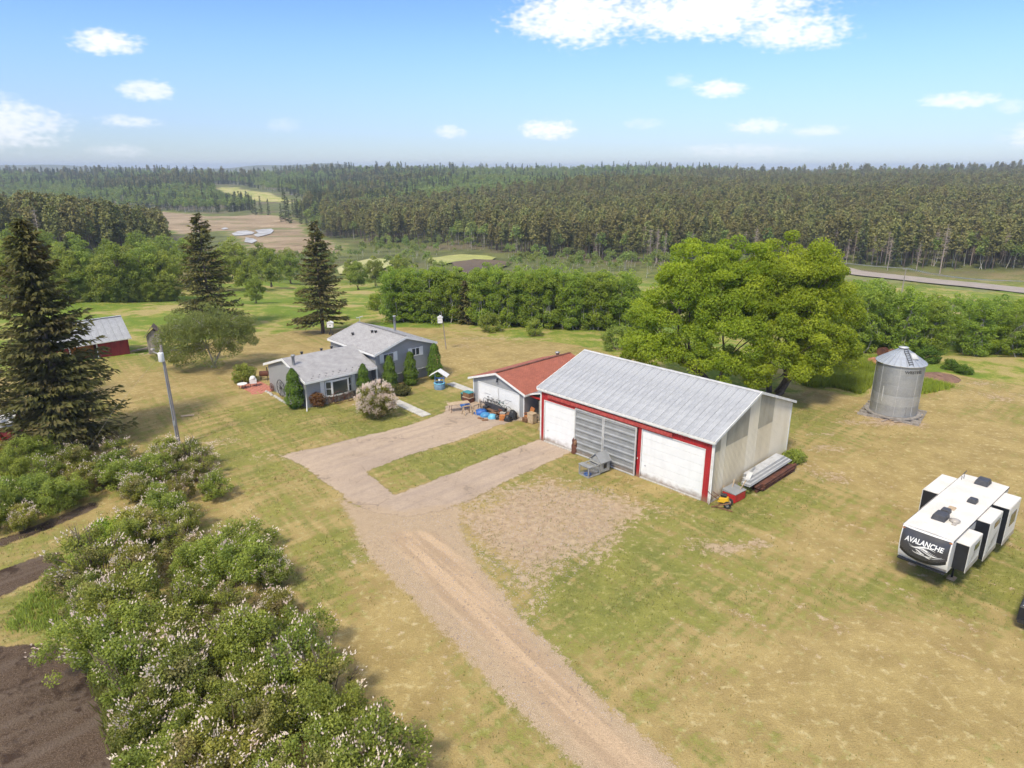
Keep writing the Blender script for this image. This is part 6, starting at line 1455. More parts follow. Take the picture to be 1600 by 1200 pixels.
part(MB().box(-.4, .35, -.25, .25, 2.45, 3.05).prism([(-.46, -.3, 3.055), (.41, -.3, 3.055), (-.03, -.3, 3.25)], (0, .6, 0)), 'birdhouse', M['white'], t)
part(MB().box(-.06, .06, -.262, -.252, 2.65, 2.8), 'entrance_hole', M['dark'], t)
for dx, dz in ((-.22, 1.5), (.22, 1.45), (-.22, .75), (.2, .7)):
    part(MB().lathe([(.0, -.16), (.1, -.1), (.12, 0), (.05, .16), (.02, .22)], 10, (dx, -.05, dz + .1)), 'gourd', M['black'], t); 
part(MB().bar((-.28, -.05, 1.8), (.28, -.05, 1.8), .03).bar((-.28, -.05, 1.05), (.28, -.05, 1.05), .03), 'cross_bar', M['dark'], t)['kind'] = 'stuff'
# roadside line
up = [GT(1230, 430), GT(1411, 459), GT(1640, 520)]
ph = []
for i, ((x, y), hh) in enumerate(zip(up, (8.0, 6.6, 8.5))):
    if i == 1: x, y = GT(1409, 456)
    t = thing('utility_pole', ['roadside utility pole hidden behind the broad tree', 'roadside utility pole with insulators beside the highway', 'roadside utility pole at the right edge beyond the picture'][i], 'utility pole', (x, y, float(terr(x, y))))
    part(MB().tube([(0, 0, -.3), (.1, 0, hh)], [.17, .11], 8), 'pole', M['pole'], t)
    part(MB().box(-.75, .95, -.05, .05, hh - .35, hh - .22), 'cross_arm', M['pole'], t)
    for q in (-.65, 0.1, .85): part(MB().lathe([(.06, 0), (.09, .08), (.04, .2)], 8, (q, 0, hh - .22)), 'insulator', M['cam_grey'], t)
    ph.append(Vector((x, y, float(terr(x, y)) + hh)))
for a, c in ((ph[0], ph[1]), (ph[1], ph[2])):
    for q in (-.65, .1, .85):
        pts = [a.lerp(c, i / 12) + Vector((q, 0, -1.1 * math.sin(PI * i / 12))) for i in range(13)]
        o = MB().tube(pts, .035, 4, caps=False).build('power_cable', M['steel']); tag(o, 'power cable strung along the highway, ' + ('left' if a is ph[0] else 'right') + ' of the roadside pole', 'cable', 'cables along the highway')

# ------------------------------------------------------------------ yard objects
def fr_thing(name, label, cat, px, py, rot=0, group=None): x, y = G(px, py); return thing(name, label, cat, (x, y, float(terr(x, y))), R(rot), group)
# wishing well
t = fr_thing('wishing_well', 'blue ornamental wishing well with white gabled roof on the front lawn', 'wishing well', 687, 607, -12)
part(MB().lathe([(.55, -.05), (.6, .3), (.55, .62), (.47, .62), (.45, .1), (0, .1)], 18), 'well_ring', M['wellblue'], t)
part(MB().lathe([(.60, .6), (.62, .66), (.45, .68), (.44, .62)], 18), 'coping', M['lightblue'], t)
for s_ in (-1, 1): part(MB().box(s_ * .48 - .05, s_ * .48 + .05, -.05, .05, .3, 1.55), 'post', M['wellblue'], t)
for s_ in (-1, 1): part(MB().prism([(s_ * .95, -.5, 1.42), (0, -.5, 2.0), (0, -.5, 2.06), (s_ * .97, -.5, 1.47)], (0, 1.0, 0)), 'roof_board', M['white'], t)
part(MB().tube([(-.5, 0, 1.15), (.6, 0, 1.15)], .06, 8), 'windlass', M['blue'], t)
part(MB().lathe([(.1, 0), (.13, .22), (.12, .22), (.1, .02)], 10, (0, 0, .85)).tube([(0, 0, 1.07), (0, 0, 1.15)], .01, 4), 'bucket', M['white'], t)
# walkways
WK = [((617, 627), (667, 650), 1.0, 5, 'narrow concrete walk leading from the porch across the lawn'), ((703, 599), (737, 612), 1.0, 3, 'concrete walk running to the left corner of the garage')]
for (a, c, wd, n, lab) in WK:
    A = Vector((*G(*a), 0)); C = Vector((*G(*c), 0)); d = C - A; ang = math.atan2(d.y, d.x)
    t = thing('garden_walk', lab, 'walkway', (A.x, A.y, 0), ang); L_ = d.length / n
    for i in range(n): part(MB().box(i * L_ + .02, (i + 1) * L_ - .02, -wd / 2, wd / 2, -.05, .075 + .006 * (i % 2)), 'slab', M['concrete'], t, bevel=.01)
# patio of bricks with barbecue and chairs
x, y = G(424, 606); t = thing('brick_patio', 'red brick patio at the left rear corner of the house', 'patio', (x, y, 0), R(43))
o0 = None
for i in range(7):
    for j in range(6):
        x0 = -2.3 + i * .34; y0 = -.6 + j * .62
        if o0 is None: o0 = part(MB().box(0, .32, 0, .6, -.06, .06), 'brick', M['brick'], t, bevel=.01); q = o0
        else: q = o0.copy(); COL.objects.link(q)
        q.location = (x0, y0 + (.3 if i % 2 else 0), rnd.uniform(-.012, .012))
for i in range(7):
    q = o0.copy(); COL.objects.link(q); q.location = (-2.5 + i * .36, -.95 - .12 * (i % 3), rnd.uniform(-.02, .02)); q.rotation_euler = (0, 0, rnd.uniform(-.4, .4))
t = thing('barbecue', 'white lidded barbecue standing on the brick patio', 'barbecue', (x - 2.0, y + .4, .06), R(20))
part(MB().box(-.35, .35, -.25, .25, .35, .8), 'cabinet', M['white'], t); part(MB().lathe([(.3, .82), (.3, .95), (.2, 1.1), (0, 1.15)], 14), 'lid', M['white'], t)
for a in (-.3, .3):
    for c in (-.2, .2): part(MB().box(a - .02, a + .02, c - .02, c + .02, 0, .35), 'leg', M['dark'], t)
t = thing('patio_table', 'low dark patio table beside the barbecue', 'table', (x - 2.9, y - .3, .06), R(30))
part(MB().lathe([(0, .45), (.5, .45), (.5, .5), (0, .5)], 18, smooth=False), 'tabletop', M['white'], t)
for a in range(4): part(MB().bar((.35 * math.cos(a * PI / 2), .35 * math.sin(a * PI / 2), 0), (.25 * math.cos(a * PI / 2), .25 * math.sin(a * PI / 2), .45), .04), 'leg', M['dark'], t)
t = thing('barrel_smoker', 'rust brown drum smoker behind the left rear corner of the house', 'smoker', (x - 1.6, y + 2.6, .0), R(10))
part(MB().tube([(-.45, 0, .8), (.45, 0, .8)], .3, 14), 'drum', M['rust'], t); part(MB().tube([(.35, 0, 1.05), (.35, 0, 1.5)], .06, 8), 'chimney', M['black'], t)
for a in (-.35, .35):
    for c in (-.2, .2): part(MB().bar((a, c * 1.4, 0), (a, c, .6), .04), 'leg', M['black'], t)
# wheels leaning on the gable
def spoked(name, label, cat, loc, r, axis, mat, hub=None, n=10, group=None, tt=.04):
    t = thing(name, label, cat, loc, 0, group); part(MB().ring((0, 0, r), r, tt, axis, 28), 'rim', mat, t)
    a = Vector(axis).normalized(); u = a.orthogonal().normalized(); v = a.cross(u); c = Vector((0, 0, r))
    for k in range(n): th = 2 * PI * k / n; part(MB().bar(c + (u * math.cos(th) + v * math.sin(th)) * r * .12, c + (u * math.cos(th) + v * math.sin(th)) * r * .97, .03), 'spoke', mat, t)
    part(MB().tube([c - a * .08, c + a * .08], r * .14, 10), 'hub', mat, t); return t
d_ = Vector((math.cos(R(43)), math.sin(R(43)), 0)); n_ = Vector((-d_.y, d_.x, 0))
o_ = Vector((-19.69, 61.9, 0))
spoked('wagon_wheel', 'large dark wagon wheel leaning on the left gable wall', 'wagon wheel', o_ + n_ * 5.0 - d_ * .25 + Vector((0, 0, .05)), .85, tuple(d_), M['dark'])
spoked('wagon_wheel', 'small rusty wheel leaning on the gable near the patio', 'wagon wheel', o_ + n_ * 7.2 - d_ * .25 + Vector((0, 0, .05)), .42, tuple(d_), M['rust'], tt=.03)
# stones edging the gable bed
t = thing('bed_edging', 'row of pale stones edging the bed along the left gable wall', 'edging stones', tuple(o_ - d_ * .8 + n_ * 1.5), R(43 + 90))
for i in range(13): part(MB().lathe([(0, 0), (.16, .02), (.18, .1), (.1, .2), (0, .22)], 7, (i * .5, rnd.uniform(-.1, .1), -.05)), 'stone', M['concrete'], t)
# ornamental bicycle below the bay window
def bicycle(label, loc, rot, mat, s=1.0, big=False, cat='bicycle', group=None, lie=0):
    t = thing('bicycle', label, cat, loc, R(rot), group); t.scale = (s, s, s); t.rotation_euler = (R(lie), 0, R(rot))
    w0, w1 = (.34, .34) if not big else (.55, .3)
    for k, (cx, r) in enumerate(((-.55, w0), (.55, w1))):
        w_ = part(MB().ring((cx, 0, r), r, .022, (0, 1, 0), 22), 'wheel', M['rubber'] if not big else mat, t)
        sp = MB()
        for q in range(8): th = q * PI / 4; sp.bar((cx, 0, r), (cx + math.cos(th) * r, 0, r + math.sin(th) * r), .01)
        part(sp, 'spokes', M['steel'], w_)
    f = MB()
    for a, c in (((-.55, 0, w0), (-.12, 0, .78)), ((-.55, 0, w0), (-.05, 0, .3)), ((-.05, 0, .3), (-.14, 0, .85)), ((-.05, 0, .3), (.42, 0, .72)), ((-.13, 0, .74), (.4, 0, .8)), ((.55, 0, w1), (.38, 0, .95))): f.tube([a, c], .02, 6)
    part(f, 'frame', mat, t); part(MB().box(-.26, -.02, -.06, .06, .86, .92), 'saddle', M['black'], t, bevel=.01)
    part(MB().tube([(.36, -.28, .98), (.38, 0, .96), (.36, .28, .98)], .018, 6), 'handlebar', M['steel'], t); return t
fw = lambda a, b_, z=0: tuple(o_ + d_ * a + n_ * b_ + Vector((0, 0, z)))
bicycle('rusty ornamental bicycle under the bay window', fw(3.6, -.85), 43, M['rust'], 1.15, True)
t = thing('tractor_seat_wheel', 'iron wheel ornament in the bed under the bay window', 'wheel', fw(2.5, -.65), 0); 
bpy.data.objects.remove(t)
spoked('iron_wheel', 'thin iron wheel standing in the bed under the bay window', 'wheel', Vector(fw(2.45, -.62)), .5, tuple(n_), M['rust'], tt=.025)
for i, (a, lab) in enumerate(((5.35, 'pale stone at the foot of the bay window, left one of the pair'), (5.9, 'pale stone at the foot of the bay window, right one of the pair'))):
    o = MB().lathe([(0, 0), (.16, .04), (.18, .14), (.08, .26), (0, .27)], 9).build('stone', M['concrete'], None, fw(a, -.5)); tag(o, lab, 'stone')
# stump carving and pet cage in front of the shed
t = fr_thing('stump_carving', 'brown carved tree stump beside the left overhead door of the shed', 'carving', 898, 707, 10)
part(MB().lathe([(.30, -.05), (.26, .3), (.30, .62), (.22, .85), (.26, 1.1), (.15, 1.3), (0, 1.33)], 9), 'stump', M['rust'], t)
part(MB().lathe([(.12, 0), (.17, .2), (.1, .36), (0, .38)], 8, (-.02, -.2, .8)), 'carved_head', M['wood_brown'], t)
t = thing('pet_cage', 'grey wooden pet cage with gabled hutch and blue dish in front of the sliding doors', 'pet cage', (*G(921, 741), .02), R(38))
x, y = G(921, 741)
# frame box: front part mesh run, rear part hutch
L1, L2, W_, H1 = 1.25, .95, 1.05, .82
def frame(mb, x0, x1, y0, y1, z0, z1, w_=.07):
    for a in (x0, x1 - w_):
        for c in (y0, y1 - w_): mb.box(a, a + w_, c, c + w_, z0, z1)
    for z in (z0, z1 - w_):
        for c in (y0, y1 - w_): mb.box(x0 + w_, x1 - w_, c, c + w_, z, z + w_)
        for a in (x0, x1 - w_): mb.box(a, a + w_, y0 + w_, y1 - w_, z, z + w_)
mb = MB(); frame(mb, -L1 / 2, L1 / 2, -W_ / 2, W_ / 2, 0, H1); part(mb, 'run_frame', M['grey_trim'], t)
part(MB().box(-L1 / 2 + .08, L1 / 2 - .08, -W_ / 2 + .08, W_ / 2 - .08, .01, .05), 'floor', M['wood_grey'], t)
part(MB().lathe([(.0, 0), (.26, .0), (.3, .1), (.26, .12), (.22, .03)], 18, (-.3, -.1, .055)), 'dish', M['blue'], t)
wr = MB()
for k in range(1, 9):
    a = -L1 / 2 + k * L1 / 9; wr.bar((a, -W_ / 2 + .03, .07), (a, -W_ / 2 + .03, H1 - .07), .012); wr.bar((a, W_ / 2 - .03, .07), (a, W_ / 2 - .03, H1 - .07), .012)
    c = -W_ / 2 + k * W_ / 9; wr.bar((-L1 / 2 + .03, c, .07), (-L1 / 2 + .03, c, H1 - .07), .012)
part(wr, 'wire', M['steel'], t)['kind'] = 'stuff'
part(MB().box(-L1 / 2 - .04, -L1 / 2 + .40, -W_ / 2 - .04, W_ / 2 + .04, H1 + .003, H1 + .04), 'lid', M['grey_metal'], t)
for k in range(3): part(MB().box(-L1 / 2 + .5 + k * .28, -L1 / 2 + .56 + k * .28, -W_ / 2, W_ / 2, H1 + .003, H1 + .035), 'slat', M['grey_trim'], t)
hx = L1 / 2 + .02
hb = part(MB().box(hx, hx + L2, -W_ / 2, W_ / 2, .08, .95).prism([(hx, -W_ / 2, .953), (hx, W_ / 2, .953), (hx, 0, 1.45)], (.08, 0, 0)).prism([(hx + L2 - .08, -W_ / 2, .953), (hx + L2 - .08, W_ / 2, .953), (hx + L2 - .08, 0, 1.45)], (.08, 0, 0)), 'hutch', M['grey_trim'], t)
part(MB().box(hx + .3, hx + .62, -W_ / 2 - .012, -W_ / 2 - .003, .35, .75), 'door_opening', M['black'], hb)
for s_ in (-1, 1): part(MB().prism([(hx - .12, s_ * (W_ / 2 + .12), .88), (hx - .12, 0, 1.5), (hx - .12, 0, 1.54), (hx - .12, s_ * (W_ / 2 + .14), .92)], (L2 + .2, 0, 0)), 'hutch_roof', M['grey_metal'], hb)
# wheelbarrow-like mower, red box, sheets and timber along the gable
SH = Matrix.Rotation(R(-46.15), 4, 'Z'); SO = Vector((2.41, 53.95, 0))
def sw_(lx, ly, z=0): return tuple(SO + SH @ Vector((lx, ly, z)))
t = thing('garden_tiller', 'yellow wheeled garden tiller with bent handles at the near corner of the shed', 'tiller', sw_(16.85, .35), R(-30))
for y_ in (-.3, .3):
    w_ = part(MB().tube([(.45, y_ - .06, .25), (.45, y_ + .06, .25)], .25, 14), 'wheel', M['rubber'], t); part(MB().tube([(.45, y_ - .065, .25), (.45, y_ + .065, .25)], .12, 10), 'rim', M['cam_grey'], w_)
part(MB().hexa([(-.25, -.25, .3), (.5, -.2, .3), (.5, .2, .3), (-.25, .25, .3), (-.15, -.2, .62), (.4, -.16, .7), (.4, .16, .7), (-.15, .2, .62)]), 'engine_cover', M['yellow'], t, bevel=.03)
part(MB().box(-.1, .3, -.15, .15, .7, .88), 'engine', M['black'], t, bevel=.02)
for y_ in (-.22, .22): part(MB().tube([(-.1, y_, .45), (-.7, y_ * 1.2, .75), (-1.0, y_ * 1.4, 1.05)], .022, 6), 'handle', M['rust'], t)
part(MB().tube([(.45, -.3, .25), (.45, .3, .25)], .03, 6), 'axle', M['black'], t)
for k, (a, lab) in enumerate(((0, 'brown pole leaning at the corner of the shed, nearest the white trim'), (.22, 'brown pole lying crosswise by the yellow tiller'))):
    o = MB().bar((0, 0, .03), (1.15 - a, -.5 - a, .05 + .5 * (1 - k)), .07).build('wooden_pole', M['wood_brown'], None, sw_(16.5 + a, -.4 + a)); tag(o, lab, 'pole')
t = thing('red_box', 'red metal box with grey lid behind the yellow tiller', 'box', sw_(16.9, 1.9), R(40))
part(MB().box(-.65, .65, -.5, .5, 0, .62), 'box', M['redpaint'], t, bevel=.02); part(MB().hexa([(-.68, -.53, .623), (.68, -.53, .623), (.68, .53, .623), (-.68, .53, .623), (-.68, -.53, .66), (.68, -.53, .66), (.68, .53, .78), (-.68, .53, .78)]), 'lid', M['grey_metal'], t)
for k in range(3):
    o = MB().bar((0, 0, .05), (.2 + .3 * k, 1.3 - .5 * k, 1.1 + .1 * k), .05).build('pipe', M['wood_tan'], None, sw_(16.6 + .2 * k, 1.2 + .3 * k)); tag(o, ['pale pipe leaning over the red box, longest one', 'pale pipe leaning over the red box, middle one', 'pale pipe leaning over the red box, lowest one'][k], 'pipe')
t = thing('plank_heap', 'dark reddish brown heap of old planks along the gable wall of the shed', 'plank heap', sw_(17.15, 3.4), R(-46.15 + 90))
for k in range(26):
    z = .08 + (k // 6) * .14; o2 = (k % 6) * .2 - .35 + rnd.uniform(-.03, .03); s0 = rnd.uniform(0, 1.1); e0 = 6.6 - rnd.uniform(0, 1.2)
    part(MB().bar((s0, -o2 * 1.0, z + rnd.uniform(-.02, .02)), (e0, -o2 + rnd.uniform(-.08, .08), z), .19, .1), 'plank', M['rust'] if k % 3 else M['wood_brown'], t)
t = thing('metal_sheet_stack', 'long silvery roofing sheets lying on the plank heap beside the shed', 'metal sheets', sw_(16.75, 2.6), R(-46.15 + 90))
for k in range(6):
    mb = MB(); x0 = .3 + .25 * k; L_ = 6.4 - .3 * k; z0 = .75 + .05 * k; y0 = -.75 + .11 * k
    n = 8; vs = []
    for i in range(n + 1): vs += [(x0, y0 + i * .085, z0 + (.03 if i % 2 else 0) - .05), (x0 + L_, y0 + i * .085 - .1, z0 + (.03 if i % 2 else 0) + .10)]
    mb.add(vs, [(2 * i, 2 * i + 1, 2 * i + 3, 2 * i + 2) for i in range(n)]); part(mb, 'sheet', M['galv_trim'] if k % 2 else M['grey_metal'], t)
part(MB().bar((0.2, -.2, .15), (1.6, -.1, 1.25), .35, .02), 'sheet', M['galv_trim'], t); part(MB().bar((-.2, .1, .15), (2.8, .2, 1.2), .12, .05), 'sheet', M['grey_metal'], t)

# clutter in front of the garage
GO = Vector((-3.8, 64.03, 0)); GM = Matrix.Rotation(R(-45.87), 4, 'Z')
def gw(lx, ly, z=0): return tuple(GO + GM @ Vector((lx, ly, z)))
def crate(name, label, cat, loc, rot, sx, sy, sz, mat, extra=None):
    t = thing(name, label, cat, loc, R(rot)); part(MB().box(-sx / 2, sx / 2, -sy / 2, sy / 2, 0, sz * .88), 'box', mat, t, bevel=.02); part(MB().box(-sx / 2 - .02, sx / 2 + .02, -sy / 2 - .02, sy / 2 + .02, sz * .88 + .003, sz), 'lid', extra or mat, t, bevel=.01); return t
crate('storage_bin', 'brown bin at the left corner of the garage, lowest of the stack', 'bin', gw(-.15, -.55), -40, .95, .7, .55, M['rust'], M['wood_tan'])
crate('storage_bin', 'dark bin with teal lid topping the stack at the left corner of the garage', 'bin', gw(-.15, -.55, .56), -44, .9, .65, .5, M['wood_brown'], M['teal'])
crate('storage_bin', 'black narrow bin at the far left of the garage wall', 'bin', gw(-.95, -.4), -46, .4, .6, .75, M['dark'], M['teal'])
# work table and trestles
t = thing('work_table', 'pale folding work table with bent legs in front of the left garage door', 'table', gw(1.25, -3.0), R(22))
part(MB().box(-1.05, 1.05, -.38, .38, .80, .85), 'tabletop', M['wood_tan'], t, bevel=.01)
for a in (-.85, .85):
    for c in (-.3, .3): part(MB().tube([(a * .85, c, .8), (a, c * 1.2, 0)], .022, 6), 'leg', M['rust'], t)
for k, (a, c, lab) in enumerate(((2.6, -3.1, 'wooden trestle standing right of the work table'), (2.95, -2.2, 'wooden trestle standing behind the first, next to the blue tarp'))):
    t = thing('trestle', lab, 'trestle', gw(a, c), R(30 + 20 * k)); part(MB().box(-.45, .45, -.05, .05, .82, .92), 'beam', M['wood_tan'], t)
    for a2 in (-.35, .35):
        for c2 in (-1, 1): part(MB().bar((a2, 0, .85), (a2 * 1.1, c2 * .33, 0), .07), 'leg', M['wood_tan'], t)
def lump(name, label, cat, loc, r, h, mat, seed, fl=.6):
    rs = random.Random(seed); mb = MB(); pr = []; n = 12; v = []
    for j in range(6):
        q = j / 5; rr = r * math.cos(q * PI / 2) ** fl; z = h * math.sin(q * PI / 2)
        for i in range(n): th = 2 * PI * i / n; k = 1 + rs.uniform(-.16, .16); v.append((rr * k * math.cos(th), rr * k * .8 * math.sin(th), z * (1 + rs.uniform(-.12, .12))))
    fs = [(j * n + i, j * n + (i + 1) % n, (j + 1) * n + (i + 1) % n, (j + 1) * n + i) for j in range(5) for i in range(n)]
    mb.add(v, fs, 0, True); o = mb.build(name, mat, None, loc); return tag(o, label, cat)
lump('tarp_bundle', 'crumpled dark blue tarp on the driveway beside the trestles', 'tarp', gw(3.35, -2.0), .62, .5, M['blue'], 1)
lump('tarp_bundle', 'mid blue tarp bundle lying in front of the bicycles', 'tarp', gw(4.1, -2.1), .5, .38, M['blue_mid'] if 'blue_mid' in M else M['lightblue'], 2)
lump('tarp_bundle', 'pale blue plastic heap nearest the black bucket', 'tarp', gw(4.95, -2.0), .42, .42, M['lightblue'], 3)
lump('tarp_bundle', 'deep blue cloth under the pale work table', 'tarp', gw(.75, -1.7), .5, .55, M['blue'], 4)
t = thing('bucket', 'black bucket between the pale blue heap and the brown box', 'bucket', gw(5.5, -1.95)); part(MB().lathe([(.13, 0), (.18, .4), (.16, .4), (.12, .02)], 14), 'pail', M['black'], t); part(MB().ring((0, 0, .36), .18, .008, (1, .2, .3), 16), 'handle', M['steel'], t)
for k, (a, c, r_, m_, lab) in enumerate(((3.1, -.75, -50, M['steel'], 'silver bicycle leaning by the middle of the garage doors'), (3.9, -.85, -42, M['dark'], 'dark bicycle in front of the right garage door'), (4.7, -.75, -48, M['teal'], 'greenish bicycle before the right garage door'), (5.35, -.95, -38, M['white'], 'pale bicycle rightmost before the garage door'))):
    b_ = bicycle(lab, gw(a, c, .42), r_, m_, 1.0, group='bicycles before the garage')
t = thing('metal_rack', 'low dark metal rack holding the bicycles before the garage', 'rack', gw(2.6, -1.4), R(-46))
for a in (0, 3.2):
    for c in (0, .9): part(MB().box(a, a + .06, c, c + .06, 0, .95 if a == 0 else .45), 'leg', M['dark'], t)
for c in (0, .9): part(MB().bar((0, c + .03, .93), (1.2, c + .03, .9), .06), 'rail', M['dark'], t)
part(MB().box(.1, 3.2, .02, .92, .34, .40), 'shelf', M['wood_brown'], t); part(MB().box(.3, 3.0, .3, .36, .41, .95).box(.3, 3.0, .55, .6, .41, .8), 'panel_board', M['dark'], t)['kind'] = 'stuff'
for k, (a, c, sx, h_, m_, lab) in enumerate(((3.2, -1.3, .45, .6, M['dark'], 'dark upright box behind the blue tarp'), (4.6, -1.45, .6, .4, M['wood_brown'], 'brown low crate behind the pale blue heap'), (5.5, -1.2, .5, .55, M['cam_grey'], 'grey carton left of the black bags'), (5.95, -1.7, .5, .5, M['orange'], 'orange brown box at the right end of the clutter'), (5.1, -1.0, .55, .7, M['rust'], 'rust brown cabinet leaning at the door jamb'))):
    crate('crate', lab, 'box', gw(a, c), -46 + k * 13, sx, sx * .8, h_, m_)
lump('rubbish_bag', 'black rubbish bag against the right garage pier, upper one', 'rubbish bag', gw(6.4, -.8), .42, .85, M['black'], 11); lump('rubbish_bag', 'black rubbish bag in front of the other at the right garage corner', 'rubbish bag', gw(6.45, -1.5), .38, .55, M['black'], 12)
lump('rubbish_bag', 'brown sack left of the black bags', 'sack', gw(6.0, -.9), .32, .6, M['wood_brown'], 13)
for k, (a, c, lab) in enumerate(((4.3, -2.9, 'tan wooden offcut on the driveway, left of the pair'), (4.9, -2.9, 'tan wooden offcut on the driveway, right of the pair'))):
    o = MB().box(-.28, .28, -.12, .12, 0, .12).build('offcut', M['wood_brown'], None, gw(a, c), R(-30 + 35 * k)); tag(o, lab, 'wood')
t = thing('garden_chair', 'orange wooden chair between garage and shed', 'chair', gw(7.6, .0), R(-60))
part(MB().box(-.3, .3, -.3, .3, .4, .46), 'seat', M['orange'], t); part(MB().hexa([(-.3, .26, .46), (.3, .26, .46), (.3, .34, .46), (-.3, .34, .46), (-.3, .46, 1.15), (.3, .46, 1.15), (.3, .52, 1.15), (-.3, .52, 1.15)]), 'backrest', M['orange'], t)
for a in (-.25, .25):
    for c in (-.25, .25): part(MB().box(a - .04, a + .04, c - .04, c + .04, 0, .4), 'leg', M['orange'], t)
    part(MB().box(a - .05, a + .05, -.32, .34, .62, .67), 'armrest', M['orange'], t)
crate('wooden_crate', 'upright pale wooden crate standing right of the orange chair', 'crate', gw(8.25, -.2), -46, .7, .55, .95, M['wood_tan'])
o = MB().bar((0, 0, .06), (2.2, -.35, .06), .16, .08).build('plank', M['wood_tan'], None, gw(7.1, -.75)); tag(o, 'pale plank lying on the grass before the lean-to', 'plank')
t = thing('firewood_pile', 'small pile of firewood pieces at the foot of the garage corner', 'firewood', gw(7.5, -.65), R(-46))
for k in range(9): part(MB().tube([(k % 3 * .2, 0, .1 + .14 * (k // 3)), (k % 3 * .2 + .05, .45, .1 + .14 * (k // 3))], .075, 7), 'log', M['wood_brown'], t)
# fallen fence rails near the outbuilding
t = fr_thing('fallen_rails', 'collapsed grey fence rails lying between the red barn and the outbuilding', 'fence rails', 203, 549, 15)
for k in range(7): part(MB().bar((k * .15, .2 * k - .6, .1 + .08 * (k % 3)), (3.4 + .25 * k, .1 * k - .3, .95 - .12 * k), .11, .07), 'rail', M['wood_grey'] if k % 2 else M['deadwood'], t)
t = fr_thing('scrap_wood', 'scattered weathered scrap boards to the right of the outbuilding', 'scrap wood', 262, 545, 5)
for k in range(6): part(MB().bar((k * .5 - .5, rnd.uniform(-.4, .4), .06), (k * .5 + .9, rnd.uniform(-.4, .4), .10), .12, .04), 'board', M['deadwood'], t)
# dirt mound, reels, brush behind the bin
t = fr_thing('cable_reel', 'rusty brown reel behind the grain bin, left one', 'reel', 1379, 553, 30); part(MB().tube([(-.35, 0, .6), (-.3, 0, .6)], .6, 18).tube([(.3, 0, .6), (.35, 0, .6)], .6, 18).tube([(-.3, 0, .6), (.3, 0, .6)], .25, 12), 'reel', M['rust'], t)
t = fr_thing('cable_reel', 'darker brown reel behind the grain bin, right one', 'reel', 1394, 556, 70); part(MB().tube([(-.35, 0, .5), (-.3, 0, .5)], .5, 18).tube([(.3, 0, .5), (.35, 0, .5)], .5, 18).tube([(-.3, 0, .5), (.3, 0, .5)], .22, 12), 'reel', M['wood_brown'], t)
lump('earth_mound', 'low reddish earth mound right behind the grain bin', 'earth mound', (*G(1462, 590), -.1), 2.6, .4, M['mound'] if 'mound' in M else M['brick'], 21, .9)
lump('earth_mound', 'small pinkish heap of bricks and earth left behind the grain bin', 'earth mound', (*G(1368, 572), -.1), 1.5, 1.1, M['brick'], 22, .9)
t = fr_thing('debris_pile', 'broken pale boards strewn at the foot of the grain bin', 'debris', 1392, 657, 25)
for k in range(12): a = rnd.uniform(-2.6, 2.6); c = rnd.uniform(-.6, .3); part(MB().bar((a, c, .05 + .02 * k / 3), (a + rnd.uniform(.4, 1.3), c + rnd.uniform(-.3, .3), .07 + .02 * k / 3), .14, .04), 'board', M['wood_tan'] if k % 2 else M['deadwood'], t)
t = fr_thing('log', 'dark burnt log lying on the grass below the outbuilding', 'log', 292, 650, 10); bpy.data.objects.remove(t)
# ground litter
o = MB().box(-.55, .55, -.2, .2, 0, .03).build('flat_board', M['wood_tan'], None, (*G(293, 650), .04), R(15)); tag(o, 'pale board lying on the left lawn right of the leaning pole', 'board')

# ------------------------------------------------------------------ grass geometry
def tufts(name, label, xy, h, n_blades, mat, wd=.035, spread=.12, kind='stuff', seed=0):
    rs = np.random.RandomState(seed); n = len(xy); N_ = n * n_blades; c = np.repeat(xy, n_blades, 0); hh = np.repeat(h, n_blades) * rs.uniform(.6, 1.2, N_)
    a = rs.uniform(0, 2 * PI, N_); p = c + rs.normal(size=(N_, 2)) * spread; z = terr(p[:, 0], p[:, 1]) - .02; lean = rs.uniform(.1, .8, N_) * hh
    dx, dy = np.cos(a), np.sin(a); b0 = np.stack([p[:, 0] - dy * wd, p[:, 1] + dx * wd, z], -1); b1 = np.stack([p[:, 0] + dy * wd, p[:, 1] - dx * wd, z], -1); tp = np.stack([p[:, 0] + dx * lean, p[:, 1] + dy * lean, z + hh], -1)
    V = np.stack([b0, b1, tp], 1).reshape(-1, 3); f = np.arange(N_ * 3).reshape(N_, 3); o = mesh_np(name, V, f, mat, None, rs.uniform(0, 1, N_)); return tag(o, label, None, None, kind)
rs = np.random.RandomState(77)
def rand_px(poly_px, n, z=0):
    P_ = np.array([G(*p) for p in poly_px]); lo, hi = P_.min(0), P_.max(0); q = rs.uniform(lo, hi, (n * 6, 2)); return q[inpoly(q[:, 0], q[:, 1], [tuple(p) for p in P_])][:n]
YT = rand_px([(1262, 606), (1240, 590), (1262, 568), (1290, 548), (1330, 553), (1362, 560), (1372, 590), (1366, 600), (1345, 616), (1305, 605)], 9000)
tufts('tall_grass', 'tall yellow green weeds beside the grain bin', YT, np.full(len(YT), .75) * (.6 + .8 * vnoise(YT[:, 0], YT[:, 1], 2.0)), 4, M['tallgrass'], .045, .15, seed=1)
YT2 = rand_px([(1420, 600), (1450, 595), (1490, 605), (1470, 612), (1430, 618), (1410, 610)], 900)
tufts('tall_grass', 'yellow green weeds at the right foot of the earth mound', YT2, np.full(len(YT2), .5), 4, M['tallgrass'], .045, .15, seed=2)
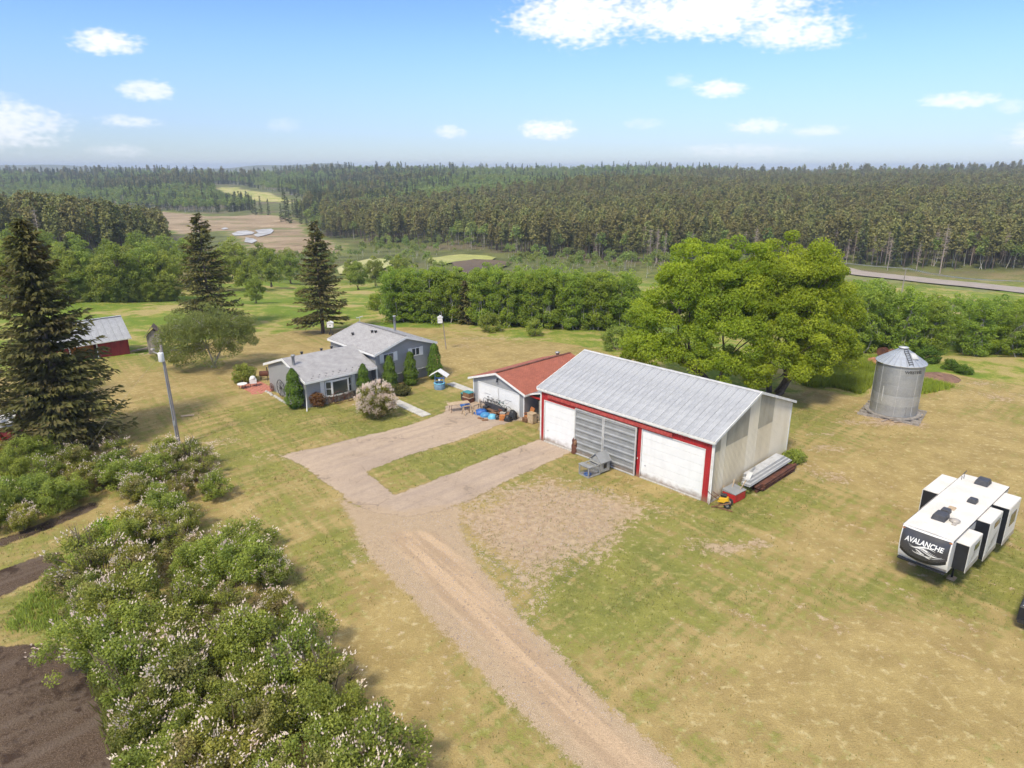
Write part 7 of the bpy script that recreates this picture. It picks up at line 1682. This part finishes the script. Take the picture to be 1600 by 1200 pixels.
# rough tufts on the mown ground, thick where it is green
Q = []
q = rs.uniform((-45, 18), (62, 62), (120000, 2)); u, v = proj(q[:, 0], q[:, 1], np.zeros(len(q)))
inside = np.zeros(len(q), bool)
for pl in (ASPH, GRAV, SOIL, SOIL2): inside |= inpoly(q[:, 0], q[:, 1], pl)
inside &= ~inpoly(q[:, 0], q[:, 1], ISLE); dens = np.full(len(q), .20)
for px, py, rx, ry, am in PATCH: cx, cy = G(px, py); dens += .6 * am * np.exp(-(((q[:, 0] - cx) / rx) ** 2 + ((q[:, 1] - cy) / ry) ** 2))
sh = [sw_(0, 0), sw_(16.1, 0), sw_(16.1, 11.5), sw_(0, 11.5)]; inside |= inpoly(q[:, 0], q[:, 1], [(a[0], a[1]) for a in sh])
keep = (~inside) & (u > -60) & (u < 1660) & (v < 1260) & (rs.rand(len(q)) < dens * (vnoise(q[:, 0], q[:, 1], 1.7) * 1.5))
q = q[keep]; tufts('grass_tufts', 'short grass tufts all over the mown lawn', q, np.full(len(q), .11), 3, M['tuft'], .03, .10, seed=3)
# light weeds along the thicket edge by the soil
q = rand_px([(150, 1010), (180, 1040), (210, 1110), (240, 1200), (190, 1200), (165, 1110), (145, 1050), (120, 1020)], 1600)
tufts('weeds', 'pale silvery weeds along the edge of the dug garden', q, np.full(len(q), .55), 4, M['leaf_birch'], .05, .14, seed=4)
q = rand_px([(20, 960), (90, 880), (150, 845), (165, 880), (140, 950), (120, 1000), (60, 985), (10, 985)], 1300)
tufts('weeds', 'long bright grass between the two garden plots', q, np.full(len(q), .28), 4, M['leaf_left'], .04, .14, seed=5)
# clods and stones on the drive edges
q = rand_px([(600, 800), (720, 790), (770, 760), (960, 760), (960, 850), (860, 930), (840, 985), (985, 1134), (840, 1134), (640, 930), (560, 850)], 5200)
n = len(q); base = np.array([(1, 0, 0), (-.5, .86, 0), (-.5, -.86, 0), (0, 0, 1)]); r_ = rs.uniform(.015, .06, n) ; V = q[:, None, :] ; V = np.concatenate([V + base[None, :, :2] * r_[:, None, None], (terr(q[:, 0], q[:, 1])[:, None, None] + base[None, :, 2:] * r_[:, None, None])], -1)
f = (np.arange(n) * 4)[:, None, None] + np.array([(0, 1, 3), (1, 2, 3), (2, 0, 3)])[None]
o = mesh_np('gravel_stones', V.reshape(-1, 3), f.reshape(-1, 3), M['gravelstone'] if 'gravelstone' in M else M['concrete']); tag(o, 'loose pebbles on the gravel and bare ground', None, None, 'stuff')
q = q[:0]
# haze over the far country
hz = MB().box(-7200, 7200, -130, 8600, -26, 64).build('haze', None); hz.data.materials.clear()
mh = bpy.data.materials.new('haze_air'); mh.use_nodes = True; nt = mh.node_tree; nt.nodes.clear(); oo = nt.nodes.new('ShaderNodeOutputMaterial'); pv = nt.nodes.new('ShaderNodeVolumePrincipled')
pv.inputs['Density'].default_value = HAZE; pv.inputs['Color'].default_value = (.68, .80, 1.0, 1); nt.links.new(pv.outputs[0], oo.inputs['Volume']); hz.data.materials.append(mh)
tag(hz, 'thin pale air over the valley', None, None, 'stuff')
